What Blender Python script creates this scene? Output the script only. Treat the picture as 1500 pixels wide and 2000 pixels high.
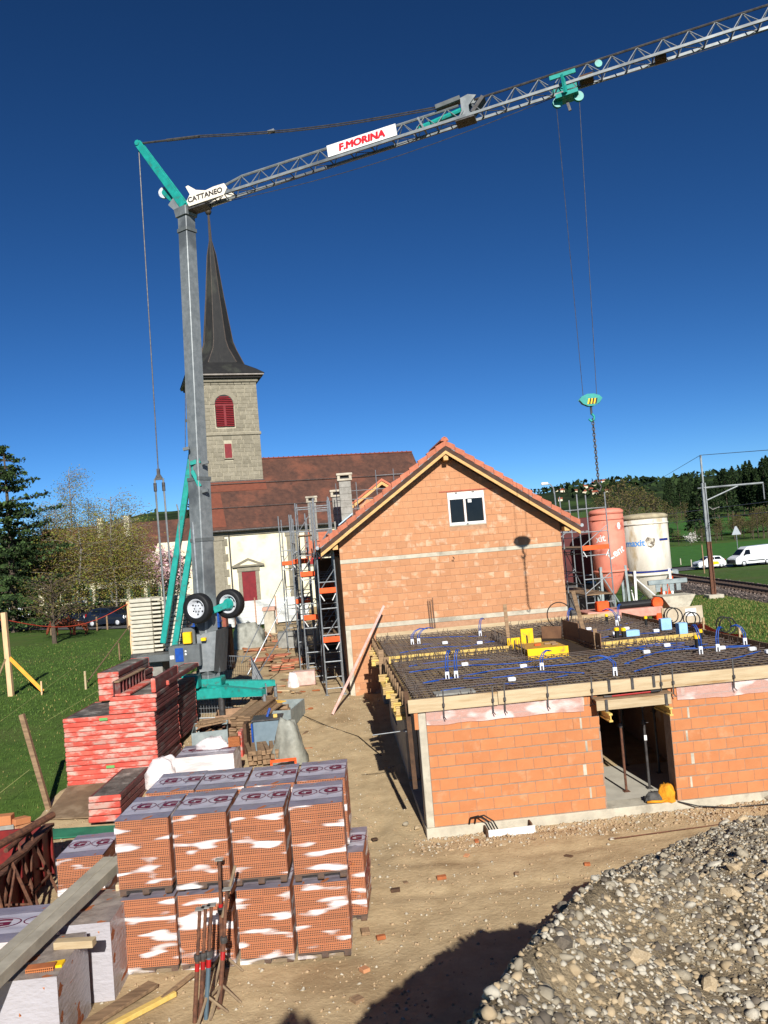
import bpy, math, random
import numpy as np
from mathutils import Vector, Matrix
random.seed(7); RNG = np.random.default_rng(7)
for o in list(bpy.data.objects): bpy.data.objects.remove(o)
S = bpy.context.scene
COL = S.collection
# ------------------------------------------------------------------ camera
FPX = 1600.0; CAM_H = 6.3; PITCH = math.radians(2.25); ROLL = math.radians(4.69)
Fv = Vector((0, math.cos(PITCH), math.sin(PITCH))); R0 = Vector((1, 0, 0)); U0 = Vector((0, -math.sin(PITCH), math.cos(PITCH)))
Rv = R0*math.cos(ROLL) - U0*math.sin(ROLL); Uv = R0*math.sin(ROLL) + U0*math.cos(ROLL)
CAM = Vector((0, 0, CAM_H))
cd = bpy.data.cameras.new('camera'); cam = bpy.data.objects.new('camera', cd); COL.objects.link(cam)
cd.sensor_fit = 'HORIZONTAL'; cd.sensor_width = 36; cd.lens = 36*FPX/1500; cd.clip_end = 9000; cd.clip_start = .05
m = Matrix((Rv, Uv, -Fv)).transposed().to_4x4(); m.translation = CAM; cam.matrix_world = m
S.camera = cam
# ------------------------------------------------------------------ light
SUN_EL = math.radians(28.5); SUN_AZ = math.radians(-8.8)           # shadows fall towards this azimuth (from +Y, clockwise)
sdir = Vector((math.sin(SUN_AZ)*math.cos(SUN_EL), math.cos(SUN_AZ)*math.cos(SUN_EL), -math.sin(SUN_EL)))
w = bpy.data.worlds.new('World'); S.world = w; w.use_nodes = True
wn = w.node_tree.nodes; wl = w.node_tree.links
sky = wn.new('ShaderNodeTexSky'); sky.sky_type = 'NISHITA'; sky.sun_disc = False
sky.sun_elevation = SUN_EL; sky.sun_rotation = math.pi + SUN_AZ; sky.altitude = 600
sky.air_density = 0.7; sky.dust_density = 0.1; sky.ozone_density = 6.0
bg = wn['Background']; bg.inputs['Strength'].default_value = 0.08
deep = wn.new('ShaderNodeHueSaturation'); deep.inputs['Value'].default_value = .5; gam = wn.new('ShaderNodeGamma'); gam.inputs[1].default_value = 1.4   # the deep clear blue of the photograph
wl.new(sky.outputs[0], deep.inputs['Color']); sat_ = wn.new('ShaderNodeHueSaturation'); sat_.inputs['Saturation'].default_value = 1.04; sat_.inputs['Hue'].default_value = .495
wl.new(deep.outputs[0], gam.inputs[0]); wl.new(gam.outputs[0], sat_.inputs['Color']); wl.new(sat_.outputs[0], bg.inputs[0])
sl = bpy.data.lights.new('sun', 'SUN'); sl.energy = 5.0; sl.angle = math.radians(.53); sl.color = (1, .965, .91)
so = bpy.data.objects.new('sun', sl); COL.objects.link(so); so.location = (5, -20, 30)
so.rotation_euler = sdir.to_track_quat('-Z', 'Y').to_euler()
S.view_settings.view_transform = 'Standard'; S.view_settings.look = 'None'; S.view_settings.gamma = 1; S.view_settings.exposure = 0.5
S.view_settings.use_curve_mapping = False
S.render.engine = 'CYCLES'
S.cycles.max_bounces = 6; S.cycles.transparent_max_bounces = 12
# ------------------------------------------------------------------ pixel <-> place (photo pixels, 1500 x 2000)
def ray(x, y): return Fv + Rv*((x-750)/FPX) + Uv*((1000-y)/FPX)
def aty(x, y, Y): d = ray(x, y); return CAM + d*(Y/d.y)
def atz(x, y, z): d = ray(x, y); return CAM + d*((z-CAM_H)/d.z)
def ss(a, b, t): t = min(1, max(0, (t-a)/(b-a))); return t*t*(3-2*t)
def gz(x, y):
    z = float(np.interp(y, [-40, 10, 17.5, 31, 45, 70, 110, 200, 400, 900], [0, 0, 0, .8, 1.0, 1.15, 1.15, 1.5, 3, 6]))
    z += .3*ss(-3.5, -7, x)*ss(16, 24, y)*(1-ss(40, 55, y))
    zr = float(np.interp(y, [-40, 17, 31, 45, 56, 63, 100, 130, 200, 300, 400, 600, 900], [0, .0, .7, .9, .95, .6, .05, 0, 1.5, 6, 11, 18, 24]))
    k = ss(8, 16, x)
    return z*(1-k) + zr*k
def gp(x, y):
    z = .5
    for _ in range(25):
        p = atz(x, y, z); z = .5*z + .5*gz(p.x, p.y)
    return Vector((p.x, p.y, gz(p.x, p.y)))
class Frame:
    def __init__(s, o, deg): s.o = Vector(o); s.a = math.radians(deg); s.c, s.s = math.cos(s.a), math.sin(s.a)
    def loc(s, P): dx, dy = P[0]-s.o.x, P[1]-s.o.y; return Vector((dx*s.c+dy*s.s, -dx*s.s+dy*s.c, P[2]-s.o.z))
    def wor(s, u, v, z): return Vector((s.o.x+u*s.c-v*s.s, s.o.y+u*s.s+v*s.c, z+s.o.z))
    def onv(s, x, y, v): d = ray(x, y); n = Vector((-s.s, s.c, 0)); t = ((s.o-CAM).dot(n)+v)/d.dot(n); return s.loc(CAM+d*t)
    def onu(s, x, y, u): d = ray(x, y); n = Vector((s.c, s.s, 0)); t = ((s.o-CAM).dot(n)+u)/d.dot(n); return s.loc(CAM+d*t)
    def onz(s, x, y, z): return s.loc(atz(x, y, z+s.o.z))
    def gz(s, u, v): p = s.wor(u, v, 0); return gz(p.x, p.y)-s.o.z
A0 = atz(836, 1637, 0); AX = Frame(A0, 4.5)                        # frame of the shell and the gabled house
CH = Frame((-14, 66, 0), 18)                                       # frame of the church
# ------------------------------------------------------------------ meshes
class MB:
    def __init__(s): s.v = []; s.f = []; s.mi = []; s.cur = 0
    def add(s, vs, fs):
        b = len(s.v); s.v += [tuple(p) for p in vs]; s.f += [tuple(i+b for i in q) for q in fs]; s.mi += [s.cur]*len(fs); return s
    def box(s, x0, x1, y0, y1, z0, z1):
        return s.add([(x0,y0,z0),(x1,y0,z0),(x1,y1,z0),(x0,y1,z0),(x0,y0,z1),(x1,y0,z1),(x1,y1,z1),(x0,y1,z1)],
                     [(3,2,1,0),(4,5,6,7),(0,1,5,4),(1,2,6,5),(2,3,7,6),(3,0,4,7)])
    def cbox(s, x0, x1, y0, y1, z0, z1, b=.01, M=None):
        vs = []; c = ((x0, x1), (y0, y1), (z0, z1)); idx = {}
        for i in (0, 1):
            for j in (0, 1):
                for k in (0, 1):
                    for ax in range(3):
                        p = [c[0][i], c[1][j], c[2][k]]
                        for q in range(3):
                            if q != ax: p[q] += b*(1 if (i, j, k)[q] == 0 else -1)
                        idx[(i, j, k, ax)] = len(vs); vs.append(p)
        fs = []
        for ax in range(3):
            o = [q for q in range(3) if q != ax]
            for side in (0, 1):
                def I(a_, b_):
                    t = [0, 0, 0]; t[ax] = side; t[o[0]] = a_; t[o[1]] = b_; return idx[(*t, ax)]
                fs.append((I(0,0), I(1,0), I(1,1), I(0,1)))
        for ax in range(3):
            o = [q for q in range(3) if q != ax]
            for a_ in (0, 1):
                for b_ in (0, 1):
                    def I(e, w_):
                        t = [0, 0, 0]; t[ax] = e; t[o[0]] = a_; t[o[1]] = b_; return idx[(*t, w_)]
                    fs.append((I(0, o[0]), I(1, o[0]), I(1, o[1]), I(0, o[1])))
        for i in (0, 1):
            for j in (0, 1):
                for k in (0, 1): fs.append((idx[(i,j,k,0)], idx[(i,j,k,1)], idx[(i,j,k,2)]))
        ctr = Vector(((x0+x1)/2, (y0+y1)/2, (z0+z1)/2)); out = []
        V = [Vector(p) for p in vs]
        for q in fs:
            n = (V[q[1]]-V[q[0]]).cross(V[q[2]]-V[q[0]]); mid = sum((V[i] for i in q), Vector())/len(q)
            out.append(q if n.dot(mid-ctr) > 0 else q[::-1])
        if M is not None: vs = [M @ p for p in V]
        return s.add(vs, out)
    def beam(s, p, q, w_, h_, up=(0, 0, 1), b=0):
        p, q = Vector(p), Vector(q); d = q-p; L = d.length; d = d/L; u = Vector(up)
        sd = d.cross(u)
        if sd.length < 1e-4: sd = d.cross(Vector((1, 0, 0)))
        sd.normalize(); u = sd.cross(d)
        M = Matrix(((d.x, sd.x, u.x, p.x), (d.y, sd.y, u.y, p.y), (d.z, sd.z, u.z, p.z), (0, 0, 0, 1)))
        if b: return s.cbox(0, L, -w_/2, w_/2, -h_/2, h_/2, b, M)
        B = MB().box(0, L, -w_/2, w_/2, -h_/2, h_/2)
        return s.add([M @ Vector(t) for t in B.v], B.f)      # right-handed enough: normals recalculated in build
    def tube(s, p, q, r, n=6, r2=None, cap=True):
        return s.path([p, q], r, n, r2, cap)
    def path(s, pts, r, n=6, r2=None, cap=True):
        pts = [Vector(p) for p in pts]; r2 = r if r2 is None else r2; N = len(pts); vs = []
        pd = None
        for i, p in enumerate(pts):
            d = (pts[min(i+1, N-1)]-pts[max(i-1, 0)])
            if d.length < 1e-9: d = Vector((0, 0, 1))
            d.normalize()
            if pd is None:
                a = d.cross(Vector((0, 0, 1)))
                if a.length < 1e-3: a = d.cross(Vector((1, 0, 0)))
            else: a = pd - d*pd.dot(d)
            a.normalize(); pd = a; b_ = d.cross(a); rr = r+(r2-r)*i/max(1, N-1)
            for k in range(n):
                t = 2*math.pi*k/n; vs.append(p+a*(rr*math.cos(t))+b_*(rr*math.sin(t)))
        fs = [(i*n+k, i*n+(k+1) % n, (i+1)*n+(k+1) % n, (i+1)*n+k) for i in range(N-1) for k in range(n)]
        if cap: fs += [tuple(range(n))[::-1], tuple((N-1)*n+k for k in range(n))]
        return s.add(vs, fs)
    def lathe(s, prof, n=24, o=(0, 0, 0), M=None, cap=True):
        vs = []; o = Vector(o)
        for r_, z_ in prof:
            for k in range(n):
                t = 2*math.pi*k/n; p = Vector((r_*math.cos(t), r_*math.sin(t), z_))
                vs.append((M @ p if M is not None else p)+o)
        N = len(prof)
        fs = [(i*n+k, i*n+(k+1) % n, (i+1)*n+(k+1) % n, (i+1)*n+k) for i in range(N-1) for k in range(n)]
        if cap and prof[0][0] > 1e-4: fs.append(tuple(range(n))[::-1])
        if cap and prof[-1][0] > 1e-4: fs.append(tuple((N-1)*n+k for k in range(n)))
        return s.add(vs, fs)
    def prism(s, poly, d, f=None):
        """poly: list of 3D points (planar), d: extrusion vector"""
        P = [Vector(p) for p in poly]; d = Vector(d); n = len(P)
        return s.add(P+[p+d for p in P], [tuple(range(n))[::-1], tuple(range(n, 2*n))]+[(i, (i+1) % n, n+(i+1) % n, n+i) for i in range(n)])
    def mesh(s, name='mesh', mats=(), smooth=False, off=None, fix=True):
        me = bpy.data.meshes.new(name); v = s.v
        if off is not None: ox, oy, oz = off; v = [(a-ox, b-oy, c-oz) for a, b, c in v]
        me.from_pydata(v, [], s.f)
        for mt in mats: me.materials.append(mt)
        if len(mats) > 1: me.polygons.foreach_set('material_index', s.mi)
        if smooth: me.polygons.foreach_set('use_smooth', [True]*len(me.polygons))
        if fix:
            import bmesh
            bm = bmesh.new(); bm.from_mesh(me); bmesh.ops.recalc_face_normals(bm, faces=bm.faces); bm.to_mesh(me); bm.free()
        me.update(); return me
    def build(s, name, mat, parent=None, smooth=False, off=None, fix=True):
        mats = mat if isinstance(mat, (list, tuple)) else [mat]
        if off is None and parent is not None and parent.get('_w'): off = parent.location
        return obj(name, s.mesh(name, mats, smooth, off, fix), parent)
def obj(name, me, parent=None, loc=None, rot=None, scale=None):
    o = bpy.data.objects.new(name, me); COL.objects.link(o)
    if parent is not None: o.parent = parent
    if loc is not None: o.location = loc
    if rot is not None: o.rotation_euler = rot
    if scale is not None: o.scale = scale
    return o
def tag(o, label, cat, group=None):
    o['label'] = label; o['category'] = cat
    if group: o['group'] = group
    return o
def thing(name, label, cat, loc=(0, 0, 0), rz=0, group=None, world=False):
    """an Empty at the base of a thing; world=True: its parts are given in world coordinates"""
    o = bpy.data.objects.new(name, None); COL.objects.link(o); o.location = loc; o.rotation_euler = (0, 0, rz); o.empty_display_size = .2
    tag(o, label, cat, group)
    if world: o['_w'] = 1
    return o
def one(name, mb, mat, label, cat, group=None, smooth=False, at=None, fix=True):
    """a thing that is a single mesh, given in world coordinates, with its origin at its base"""
    if at is None:
        a = np.array(mb.v); at = ((a[:, 0].min()+a[:, 0].max())/2, (a[:, 1].min()+a[:, 1].max())/2, a[:, 2].min())
    o = mb.build(name, mat, None, smooth, at, fix); o.location = at
    return tag(o, label, cat, group)
def struct(o): o['kind'] = 'structure'; return o
def stuff(o): o['kind'] = 'stuff'; return o
def copy_tree(o, parent=None):
    c = o.copy(); COL.objects.link(c); c.parent = parent
    for ch in list(o.children): copy_tree(ch, c)
    return c
def fastmesh(name, V, F, mats, mi=None, smooth=False):
    """numpy verts (n,3), faces (m,k) all the same size"""
    V = np.asarray(V, dtype=np.float32); F = np.asarray(F, dtype=np.int32); k = F.shape[1]
    me = bpy.data.meshes.new(name); me.vertices.add(len(V)); me.vertices.foreach_set('co', V.ravel())
    me.loops.add(F.size); me.loops.foreach_set('vertex_index', F.ravel())
    me.polygons.add(len(F)); me.polygons.foreach_set('loop_start', np.arange(0, F.size, k, dtype=np.int32))
    try: me.polygons.foreach_set('loop_total', np.full(len(F), k, dtype=np.int32))
    except Exception: pass
    for mt in mats: me.materials.append(mt)
    if mi is not None: me.polygons.foreach_set('material_index', np.asarray(mi, dtype=np.int32))
    if smooth: me.polygons.foreach_set('use_smooth', np.ones(len(F), dtype=bool))
    me.update(calc_edges=True); me.validate(); return me
_txt = {}
def textmesh(body, size, mat=None, depth=.004, bold=0., align='CENTER', xs=1.0, shear=0.):
    if body in _txt:
        me = _txt[body].copy(); me.materials.append(mat); return me
    c = bpy.data.curves.new('text', 'FONT'); c.body = body; c.size = size; c.extrude = depth; c.offset = bold; c.align_x = align; c.align_y = 'CENTER'; c.shear = shear; c.resolution_u = 3
    o = bpy.data.objects.new('text', c); COL.objects.link(o)
    dg = bpy.context.evaluated_depsgraph_get(); me = bpy.data.meshes.new_from_object(o.evaluated_get(dg))
    bpy.data.objects.remove(o); bpy.data.curves.remove(c)
    if xs != 1:
        for v in me.vertices: v.co.x *= xs
    me.materials.clear(); _txt[body] = me; return me
# lettering, made while the scene is still small
for a_ in (('F.MORINA', .31, None, .003, 0, 'CENTER', 1.1, .12), ('CATTANEO', .25, None, .004, .006), ('G', .3, None, .001, .01, 'CENTER', 1.1), ('maxit', .5, None, .001, .012), ('Lent', .55, None, .001, .012), ('xit', .5, None, .001, .012)): textmesh(*a_)
# ------------------------------------------------------------------ materials
def lin(c):
    return tuple((x/255/12.92 if x/255 <= .04045 else ((x/255+.055)/1.055)**2.4) for x in c)
MATS = {}
def mat(name, a, b=None, scale=6, rough=.8, bump=.0, bscale=None, metal=0, spec=.3, rnd=.0, stain=None, sscale=2, samt=.5, stretch=(1, 1, 1), detail=6, sharp=.5, coord='Object'):
    """procedural material: two colours mixed by noise, an optional third colour in larger stains, per-object variation, relief"""
    if name in MATS: return MATS[name]
    mt = bpy.data.materials.new(name); mt.use_nodes = True; nt = mt.node_tree; N = nt.nodes; L = nt.links
    bs = N['Principled BSDF']; bs.inputs['Roughness'].default_value = rough; bs.inputs['Metallic'].default_value = metal
    bs.inputs['Specular IOR Level'].default_value = spec
    tc = N.new('ShaderNodeTexCoord'); oi = N.new('ShaderNodeObjectInfo')
    mul = N.new('ShaderNodeVectorMath'); mul.operation = 'MULTIPLY_ADD'
    cb = N.new('ShaderNodeCombineXYZ')
    for i in range(3): L.new(oi.outputs['Random'], cb.inputs[i])
    mul.inputs[1].default_value = (37, 53, 71); L.new(cb.outputs[0], mul.inputs[0])
    st = N.new('ShaderNodeVectorMath'); st.operation = 'MULTIPLY'; st.inputs[1].default_value = stretch
    L.new(tc.outputs[coord], st.inputs[0]); L.new(st.outputs[0], mul.inputs[2]); vec = mul.outputs[0]
    def noise(sc, det=detail):
        n = N.new('ShaderNodeTexNoise'); n.inputs['Scale'].default_value = sc; n.inputs['Detail'].default_value = det; n.inputs['Roughness'].default_value = .62
        L.new(vec, n.inputs['Vector']); return n.outputs['Fac']
    def ramp(src, lo, hi):
        r = N.new('ShaderNodeMapRange'); r.inputs['From Min'].default_value = lo; r.inputs['From Max'].default_value = hi; L.new(src, r.inputs['Value']); return r.outputs[0]
    b = b or tuple(x*.75 for x in a)
    mx = N.new('ShaderNodeMix'); mx.data_type = 'RGBA'; L.new(ramp(noise(scale), .5-.25*(1.01-sharp)-.02, .5+.25*(1.01-sharp)+.02), mx.inputs[0])
    mx.inputs[6].default_value = (*a, 1); mx.inputs[7].default_value = (*b, 1); col = mx.outputs[2]
    if stain:
        m2 = N.new('ShaderNodeMix'); m2.data_type = 'RGBA'; L.new(ramp(noise(sscale), .62-.25*samt, .72-.2*samt), m2.inputs[0])
        L.new(col, m2.inputs[6]); m2.inputs[7].default_value = (*stain, 1); col = m2.outputs[2]
    if rnd:
        hs = N.new('ShaderNodeHueSaturation'); rr = N.new('ShaderNodeMapRange'); L.new(oi.outputs['Random'], rr.inputs['Value'])
        rr.inputs['To Min'].default_value = 1-rnd; rr.inputs['To Max'].default_value = 1+rnd
        L.new(rr.outputs[0], hs.inputs['Value']); L.new(col, hs.inputs['Color']); col = hs.outputs[0]
    L.new(col, bs.inputs['Base Color'])
    if bump:
        bn = N.new('ShaderNodeBump'); bn.inputs['Strength'].default_value = 1; bn.inputs['Distance'].default_value = bump; L.new(noise(bscale or scale*3), bn.inputs['Height']); L.new(bn.outputs[0], bs.inputs['Normal'])
    MATS[name] = mt; return mt
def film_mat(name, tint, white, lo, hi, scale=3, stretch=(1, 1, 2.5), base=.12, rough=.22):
    """clear packing film: mostly see-through, whitened in noise patches; on the clear pallet film these are painted sun glints"""
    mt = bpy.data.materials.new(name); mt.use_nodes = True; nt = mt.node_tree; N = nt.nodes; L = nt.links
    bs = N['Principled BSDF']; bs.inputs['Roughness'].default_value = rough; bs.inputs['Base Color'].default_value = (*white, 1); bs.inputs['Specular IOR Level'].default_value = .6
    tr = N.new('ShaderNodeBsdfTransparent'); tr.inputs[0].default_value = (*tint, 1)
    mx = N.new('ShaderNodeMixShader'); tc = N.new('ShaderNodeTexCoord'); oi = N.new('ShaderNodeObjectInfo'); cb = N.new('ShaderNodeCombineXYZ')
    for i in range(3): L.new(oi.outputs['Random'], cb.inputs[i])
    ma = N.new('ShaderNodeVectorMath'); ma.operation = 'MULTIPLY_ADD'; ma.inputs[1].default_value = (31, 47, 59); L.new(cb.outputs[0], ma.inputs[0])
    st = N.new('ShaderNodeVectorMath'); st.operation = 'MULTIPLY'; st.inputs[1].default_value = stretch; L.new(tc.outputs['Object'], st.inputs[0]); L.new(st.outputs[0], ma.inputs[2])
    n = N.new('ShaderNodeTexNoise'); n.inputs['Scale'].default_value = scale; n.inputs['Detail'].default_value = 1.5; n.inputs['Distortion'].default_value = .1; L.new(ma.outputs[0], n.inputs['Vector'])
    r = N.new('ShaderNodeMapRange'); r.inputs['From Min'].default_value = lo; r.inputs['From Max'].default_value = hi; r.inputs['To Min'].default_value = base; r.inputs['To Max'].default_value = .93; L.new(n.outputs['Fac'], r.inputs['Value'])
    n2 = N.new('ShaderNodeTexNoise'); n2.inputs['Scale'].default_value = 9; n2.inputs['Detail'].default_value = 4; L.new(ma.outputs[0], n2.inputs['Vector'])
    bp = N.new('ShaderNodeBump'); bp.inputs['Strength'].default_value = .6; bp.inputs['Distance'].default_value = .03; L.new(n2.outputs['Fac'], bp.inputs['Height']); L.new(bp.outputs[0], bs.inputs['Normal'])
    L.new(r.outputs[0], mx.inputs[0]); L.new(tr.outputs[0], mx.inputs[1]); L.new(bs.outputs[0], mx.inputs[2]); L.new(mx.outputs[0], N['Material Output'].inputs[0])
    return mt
BRICK = mat('clay_brick', lin((188, 125, 82)), lin((177, 112, 70)), 3, .9, .004, 30, rnd=.055, sharp=.0, stain=lin((188, 134, 96)), sscale=2.2, samt=.2)
BRICKH = mat('weathered_clay_brick', lin((184, 134, 97)), lin((174, 121, 84)), 3, .9, .004, 25, rnd=.07, stain=lin((194, 158, 128)), sscale=1.8, samt=.28, sharp=0)
MORTAR = mat('mortar', lin((152, 130, 112)), lin((134, 112, 96)), 8, .95, .006)
CONC = mat('concrete', lin((190, 182, 162)), lin((166, 158, 140)), 3, .9, .003, 20, stain=lin((144, 136, 120)), sscale=1.2, samt=.3)
CONCG = mat('grey_concrete_block', lin((150, 148, 140)), lin((126, 124, 116)), 5, .9, .004, 25, rnd=.06)
WOOD = mat('pale_plank', lin((186, 167, 134)), lin((168, 146, 112)), 5, .75, .002, 20, stretch=(.3, 3, 3), rnd=.08, stain=lin((150, 116, 74)), sscale=1.5, samt=.2)
WOODG = mat('weathered_plank', lin((150, 122, 92)), lin((112, 90, 68)), 5, .85, .003, 20, stretch=(.4, 3, 3), rnd=.15)
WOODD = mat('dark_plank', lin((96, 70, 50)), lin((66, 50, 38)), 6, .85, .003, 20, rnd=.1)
WOODY = mat('yellow_timber', lin((212, 182, 104)), lin((196, 162, 84)), 5, .6, .001, rnd=.06, stretch=(.4, 3, 3))
YEL = mat('yellow_paint', lin((244, 196, 20)), lin((230, 178, 14)), 5, .5, .001, stain=lin((170, 130, 60)), sscale=4, samt=.15)
STEEL = mat('galvanised_steel', lin((158, 162, 164)), lin((128, 132, 134)), 9, .45, .001, metal=.55, rnd=.05)
STEELD = mat('dark_steel', lin((92, 90, 88)), lin((66, 62, 60)), 9, .5, .001, metal=.4)
RUST = mat('rusty_steel', lin((112, 74, 54)), lin((74, 50, 40)), 12, .85, .003)
REBAR = mat('reinforcing_steel', lin((92, 86, 82)), lin((88, 70, 58)), 3, .7, metal=.2)
BLACK = mat('black_rubber', lin((30, 30, 31)), lin((22, 22, 23)), 8, .6)
TEAL = mat('teal_paint', lin((34, 150, 138)), lin((28, 128, 118)), 5, .42, .001, stain=lin((66, 104, 96)), sscale=5, samt=.12)
WHITE = mat('white_paint', lin((226, 226, 222)), lin((214, 213, 208)), 4, .5)
REDP = mat('red_paint', lin((168, 30, 30)), lin((146, 24, 26)), 6, .5)
GLASS = mat('dark_glass', lin((14, 17, 22)), lin((20, 23, 28)), 2, .06, spec=.3)
TILE = mat('new_roof_tile', lin((184, 112, 84)), lin((166, 97, 72)), 6, .8, .004, rnd=.1)
OLDTILE = mat('old_roof_tile', lin((92, 62, 50)), lin((70, 49, 42)), 2.2, .9, .03, 9, stain=lin((108, 68, 53)), sscale=.5, samt=.35)
PLY = mat('formwork_plywood', lin((156, 134, 92)), lin((134, 112, 76)), 2, .7, .001, stain=lin((88, 70, 48)), sscale=1, samt=.4)
BLUEP = mat('blue_conduit_plastic', lin((26, 76, 158)), lin((24, 62, 130)), 8, .4)
ORANGE = mat('orange_board', lin((238, 92, 36)), lin((216, 78, 28)), 4, .6)
TARP = mat('grey_tarp', lin((150, 150, 138)), lin((124, 124, 114)), 4, .55, .01)
# ================================================================== the setting
def gridmesh(name, xs, ys, zf, mats, smooth=True, mi=None):
    nx, ny = len(xs), len(ys); V = np.zeros((nx*ny, 3)); k = 0
    for y in ys:
        for x in xs: V[k] = (x, y, zf(x, y)); k += 1
    i, j = np.meshgrid(np.arange(nx-1), np.arange(ny-1)); a = (j*nx+i).ravel()
    F = np.stack([a, a+1, a+nx+1, a+nx], 1)
    return fastmesh(name, V, F, mats, mi, smooth)
GRASS = mat('meadow_grass', lin((76, 100, 40)), lin((60, 82, 32)), 1.6, .95, .04, 6, stain=lin((78, 90, 44)), sscale=.12, samt=.4, spec=.15)
xs = np.unique(np.concatenate([np.linspace(-1500, -60, 40), np.arange(-60, 60, 1.5), np.linspace(60, 1500, 40)]))
ys = np.unique(np.concatenate([np.arange(-40, 130, 1.5), np.linspace(130, 420, 60), np.linspace(420, 1700, 40)]))
struct(obj('ground', gridmesh('ground', xs, ys, lambda x, y: gz(x, y)-.03-(.3 if -7.2 < x < 11 and 4.5 < y < 60.5 else 0), [GRASS])))
# trodden building-site earth
from mathutils import noise as mnoise
def fn(x, y, s, o=0): return mnoise.noise(Vector((x*s+o, y*s-o, o*.37)))
DIRT = mat('trodden_earth', lin((184, 162, 126)), lin((166, 144, 110)), 2.6, .97, .022, 11, stain=lin((152, 130, 98)), sscale=.45, samt=.3, spec=.1, detail=10)
def yard_edge(x, y):
    e = min(x+9.2+.25*math.sin(y*.7), 12.6-x, 63-y)+.7*fn(x, y, .45, 3)+.25*fn(x, y, 1.7, 9)
    return e
def yz(x, y):
    z = gz(x, y)+.012+.05*fn(x, y, .55, 1)+.028*fn(x, y, 1.9, 5)+.014*fn(x, y, 5.1, 2)
    for o_ in (-.75, .75): z -= .055*math.exp(-((x+1.2+.07*(y-16)-o_+.12*math.sin(y*.5))/.17)**2)*ss(15.5, 18, y)*(.6+.5*fn(x, y, 1.2, 7)); z += .03*math.exp(-((x+1.2+.07*(y-16)-o_*1.42+.12*math.sin(y*.5))/.1)**2)*ss(15.5, 18, y)
    for o_ in (-.7, .7): z -= .05*math.exp(-((y-15.6-.06*x-o_+.1*math.sin(x*.8))/.16)**2)*ss(-1, .5, x)*(.6+.5*fn(x, y, 1.2, 7))
    u = AX.loc((x, y, 0))
    if -.5 < u.x < 9.8 and -.45 < u.y < 14: z = gz(x, y)-.02 + .07*fn(x, y, 1.5, 4)*ss(.1, -.45, min(u.x+.3, u.y+.1))
    e = yard_edge(x, y)
    return z-.3*ss(.35, -.2, e)
xs = np.arange(-11, 14.5, .125); ys = np.concatenate([np.arange(2.5, 27, .125), np.arange(27, 66, .3)])
struct(obj('yard', gridmesh('yard', xs, ys, yz, [DIRT])))
# clods, pebbles and crumbs on the earth
def rock_cloud(name, pts, sizes, mats, seed=3, flat=.7, sub=0):
    """many small irregular stones in one mesh"""
    r = np.random.default_rng(seed)
    base = np.array([(1,0,0),(-1,0,0),(0,1,0),(0,-1,0),(0,0,1),(0,0,-1)], float); bf = np.array([(0,2,4),(2,1,4),(1,3,4),(3,0,4),(2,0,5),(1,2,5),(3,1,5),(0,3,5)])
    if sub:
        e = {}; vs = [tuple(v) for v in base]; nf = []
        def mid(a, b):
            k = (min(a, b), max(a, b))
            if k not in e: p = np.array(vs[a])+np.array(vs[b]); vs.append(tuple(p/np.linalg.norm(p))); e[k] = len(vs)-1
            return e[k]
        for a, b, c in bf: ab, bc, ca = mid(a, b), mid(b, c), mid(c, a); nf += [(a,ab,ca),(ab,b,bc),(ca,bc,c),(ab,bc,ca)]
        base = np.array(vs); bf = np.array(nf)
    n = len(pts); nb = len(base)
    sh = 1+r.uniform(-.22, .22, (n, nb, 1)); sc = np.stack([r.uniform(.75, 1.35, n), r.uniform(.6, 1.1, n), r.uniform(.45, .9, n)*flat/.7], 1)[:, None, :]
    V = base[None]*sh*sc*np.asarray(sizes)[:, None, None]
    a = r.uniform(0, 6.28, n); t = r.uniform(-.5, .5, n); ca, sa, ct, st_ = np.cos(a), np.sin(a), np.cos(t), np.sin(t)
    x, y, z = V[..., 0], V[..., 1]*ct[:, None]-V[..., 2]*st_[:, None], V[..., 1]*st_[:, None]+V[..., 2]*ct[:, None]
    V = np.stack([x*ca[:, None]-y*sa[:, None], x*sa[:, None]+y*ca[:, None], z], -1)+np.asarray(pts)[:, None, :]
    F = (bf[None]+(np.arange(n)*nb)[:, None, None]).reshape(-1, 3)
    mi = np.repeat(r.integers(0, len(mats), n), len(bf))
    return fastmesh(name, V.reshape(-1, 3), F, mats, mi)
CLOD = mat('earth_clod', lin((176, 152, 120)), lin((146, 122, 94)), 20, .97); PEB = mat('pale_pebble', lin((188, 178, 158)), lin((150, 140, 122)), 15, .9)
pts = []; sz = []
while len(pts) < 24000:
    y = 5+28*random.random()**1.5; x = random.uniform(-9, 12)
    if yard_edge(x, y) < .2: continue
    u = AX.loc((x, y, 0))
    if -.1 < u.x < 9.5 and -.06 < u.y < 14: continue
    if fn(x, y, .5, 6) < -.15 and random.random() < .7: continue
    s_ = .009+.034*random.random()**3.5
    if -.1 < u.x < 9.5 and -1.2 < u.y <= -.06: s_ *= 1.5
    pts.append((x, y, yz(x, y)+s_*.15)); sz.append(s_)
for _ in range(3000):
    u, v = random.uniform(-.3, 9.3), -.06-.9*random.random()**1.8; q = AX.wor(u, v, 0); s_ = .012+.045*random.random()**3; pts.append((q.x, q.y, yz(q.x, q.y)+s_*.15)); sz.append(s_)
stuff(tag(obj('earth_crumbs', rock_cloud('earth_crumbs', pts, sz, [CLOD, CLOD, CLOD, PEB])), 'small clods and pebbles scattered over the trodden earth', 'pebbles'))
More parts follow.
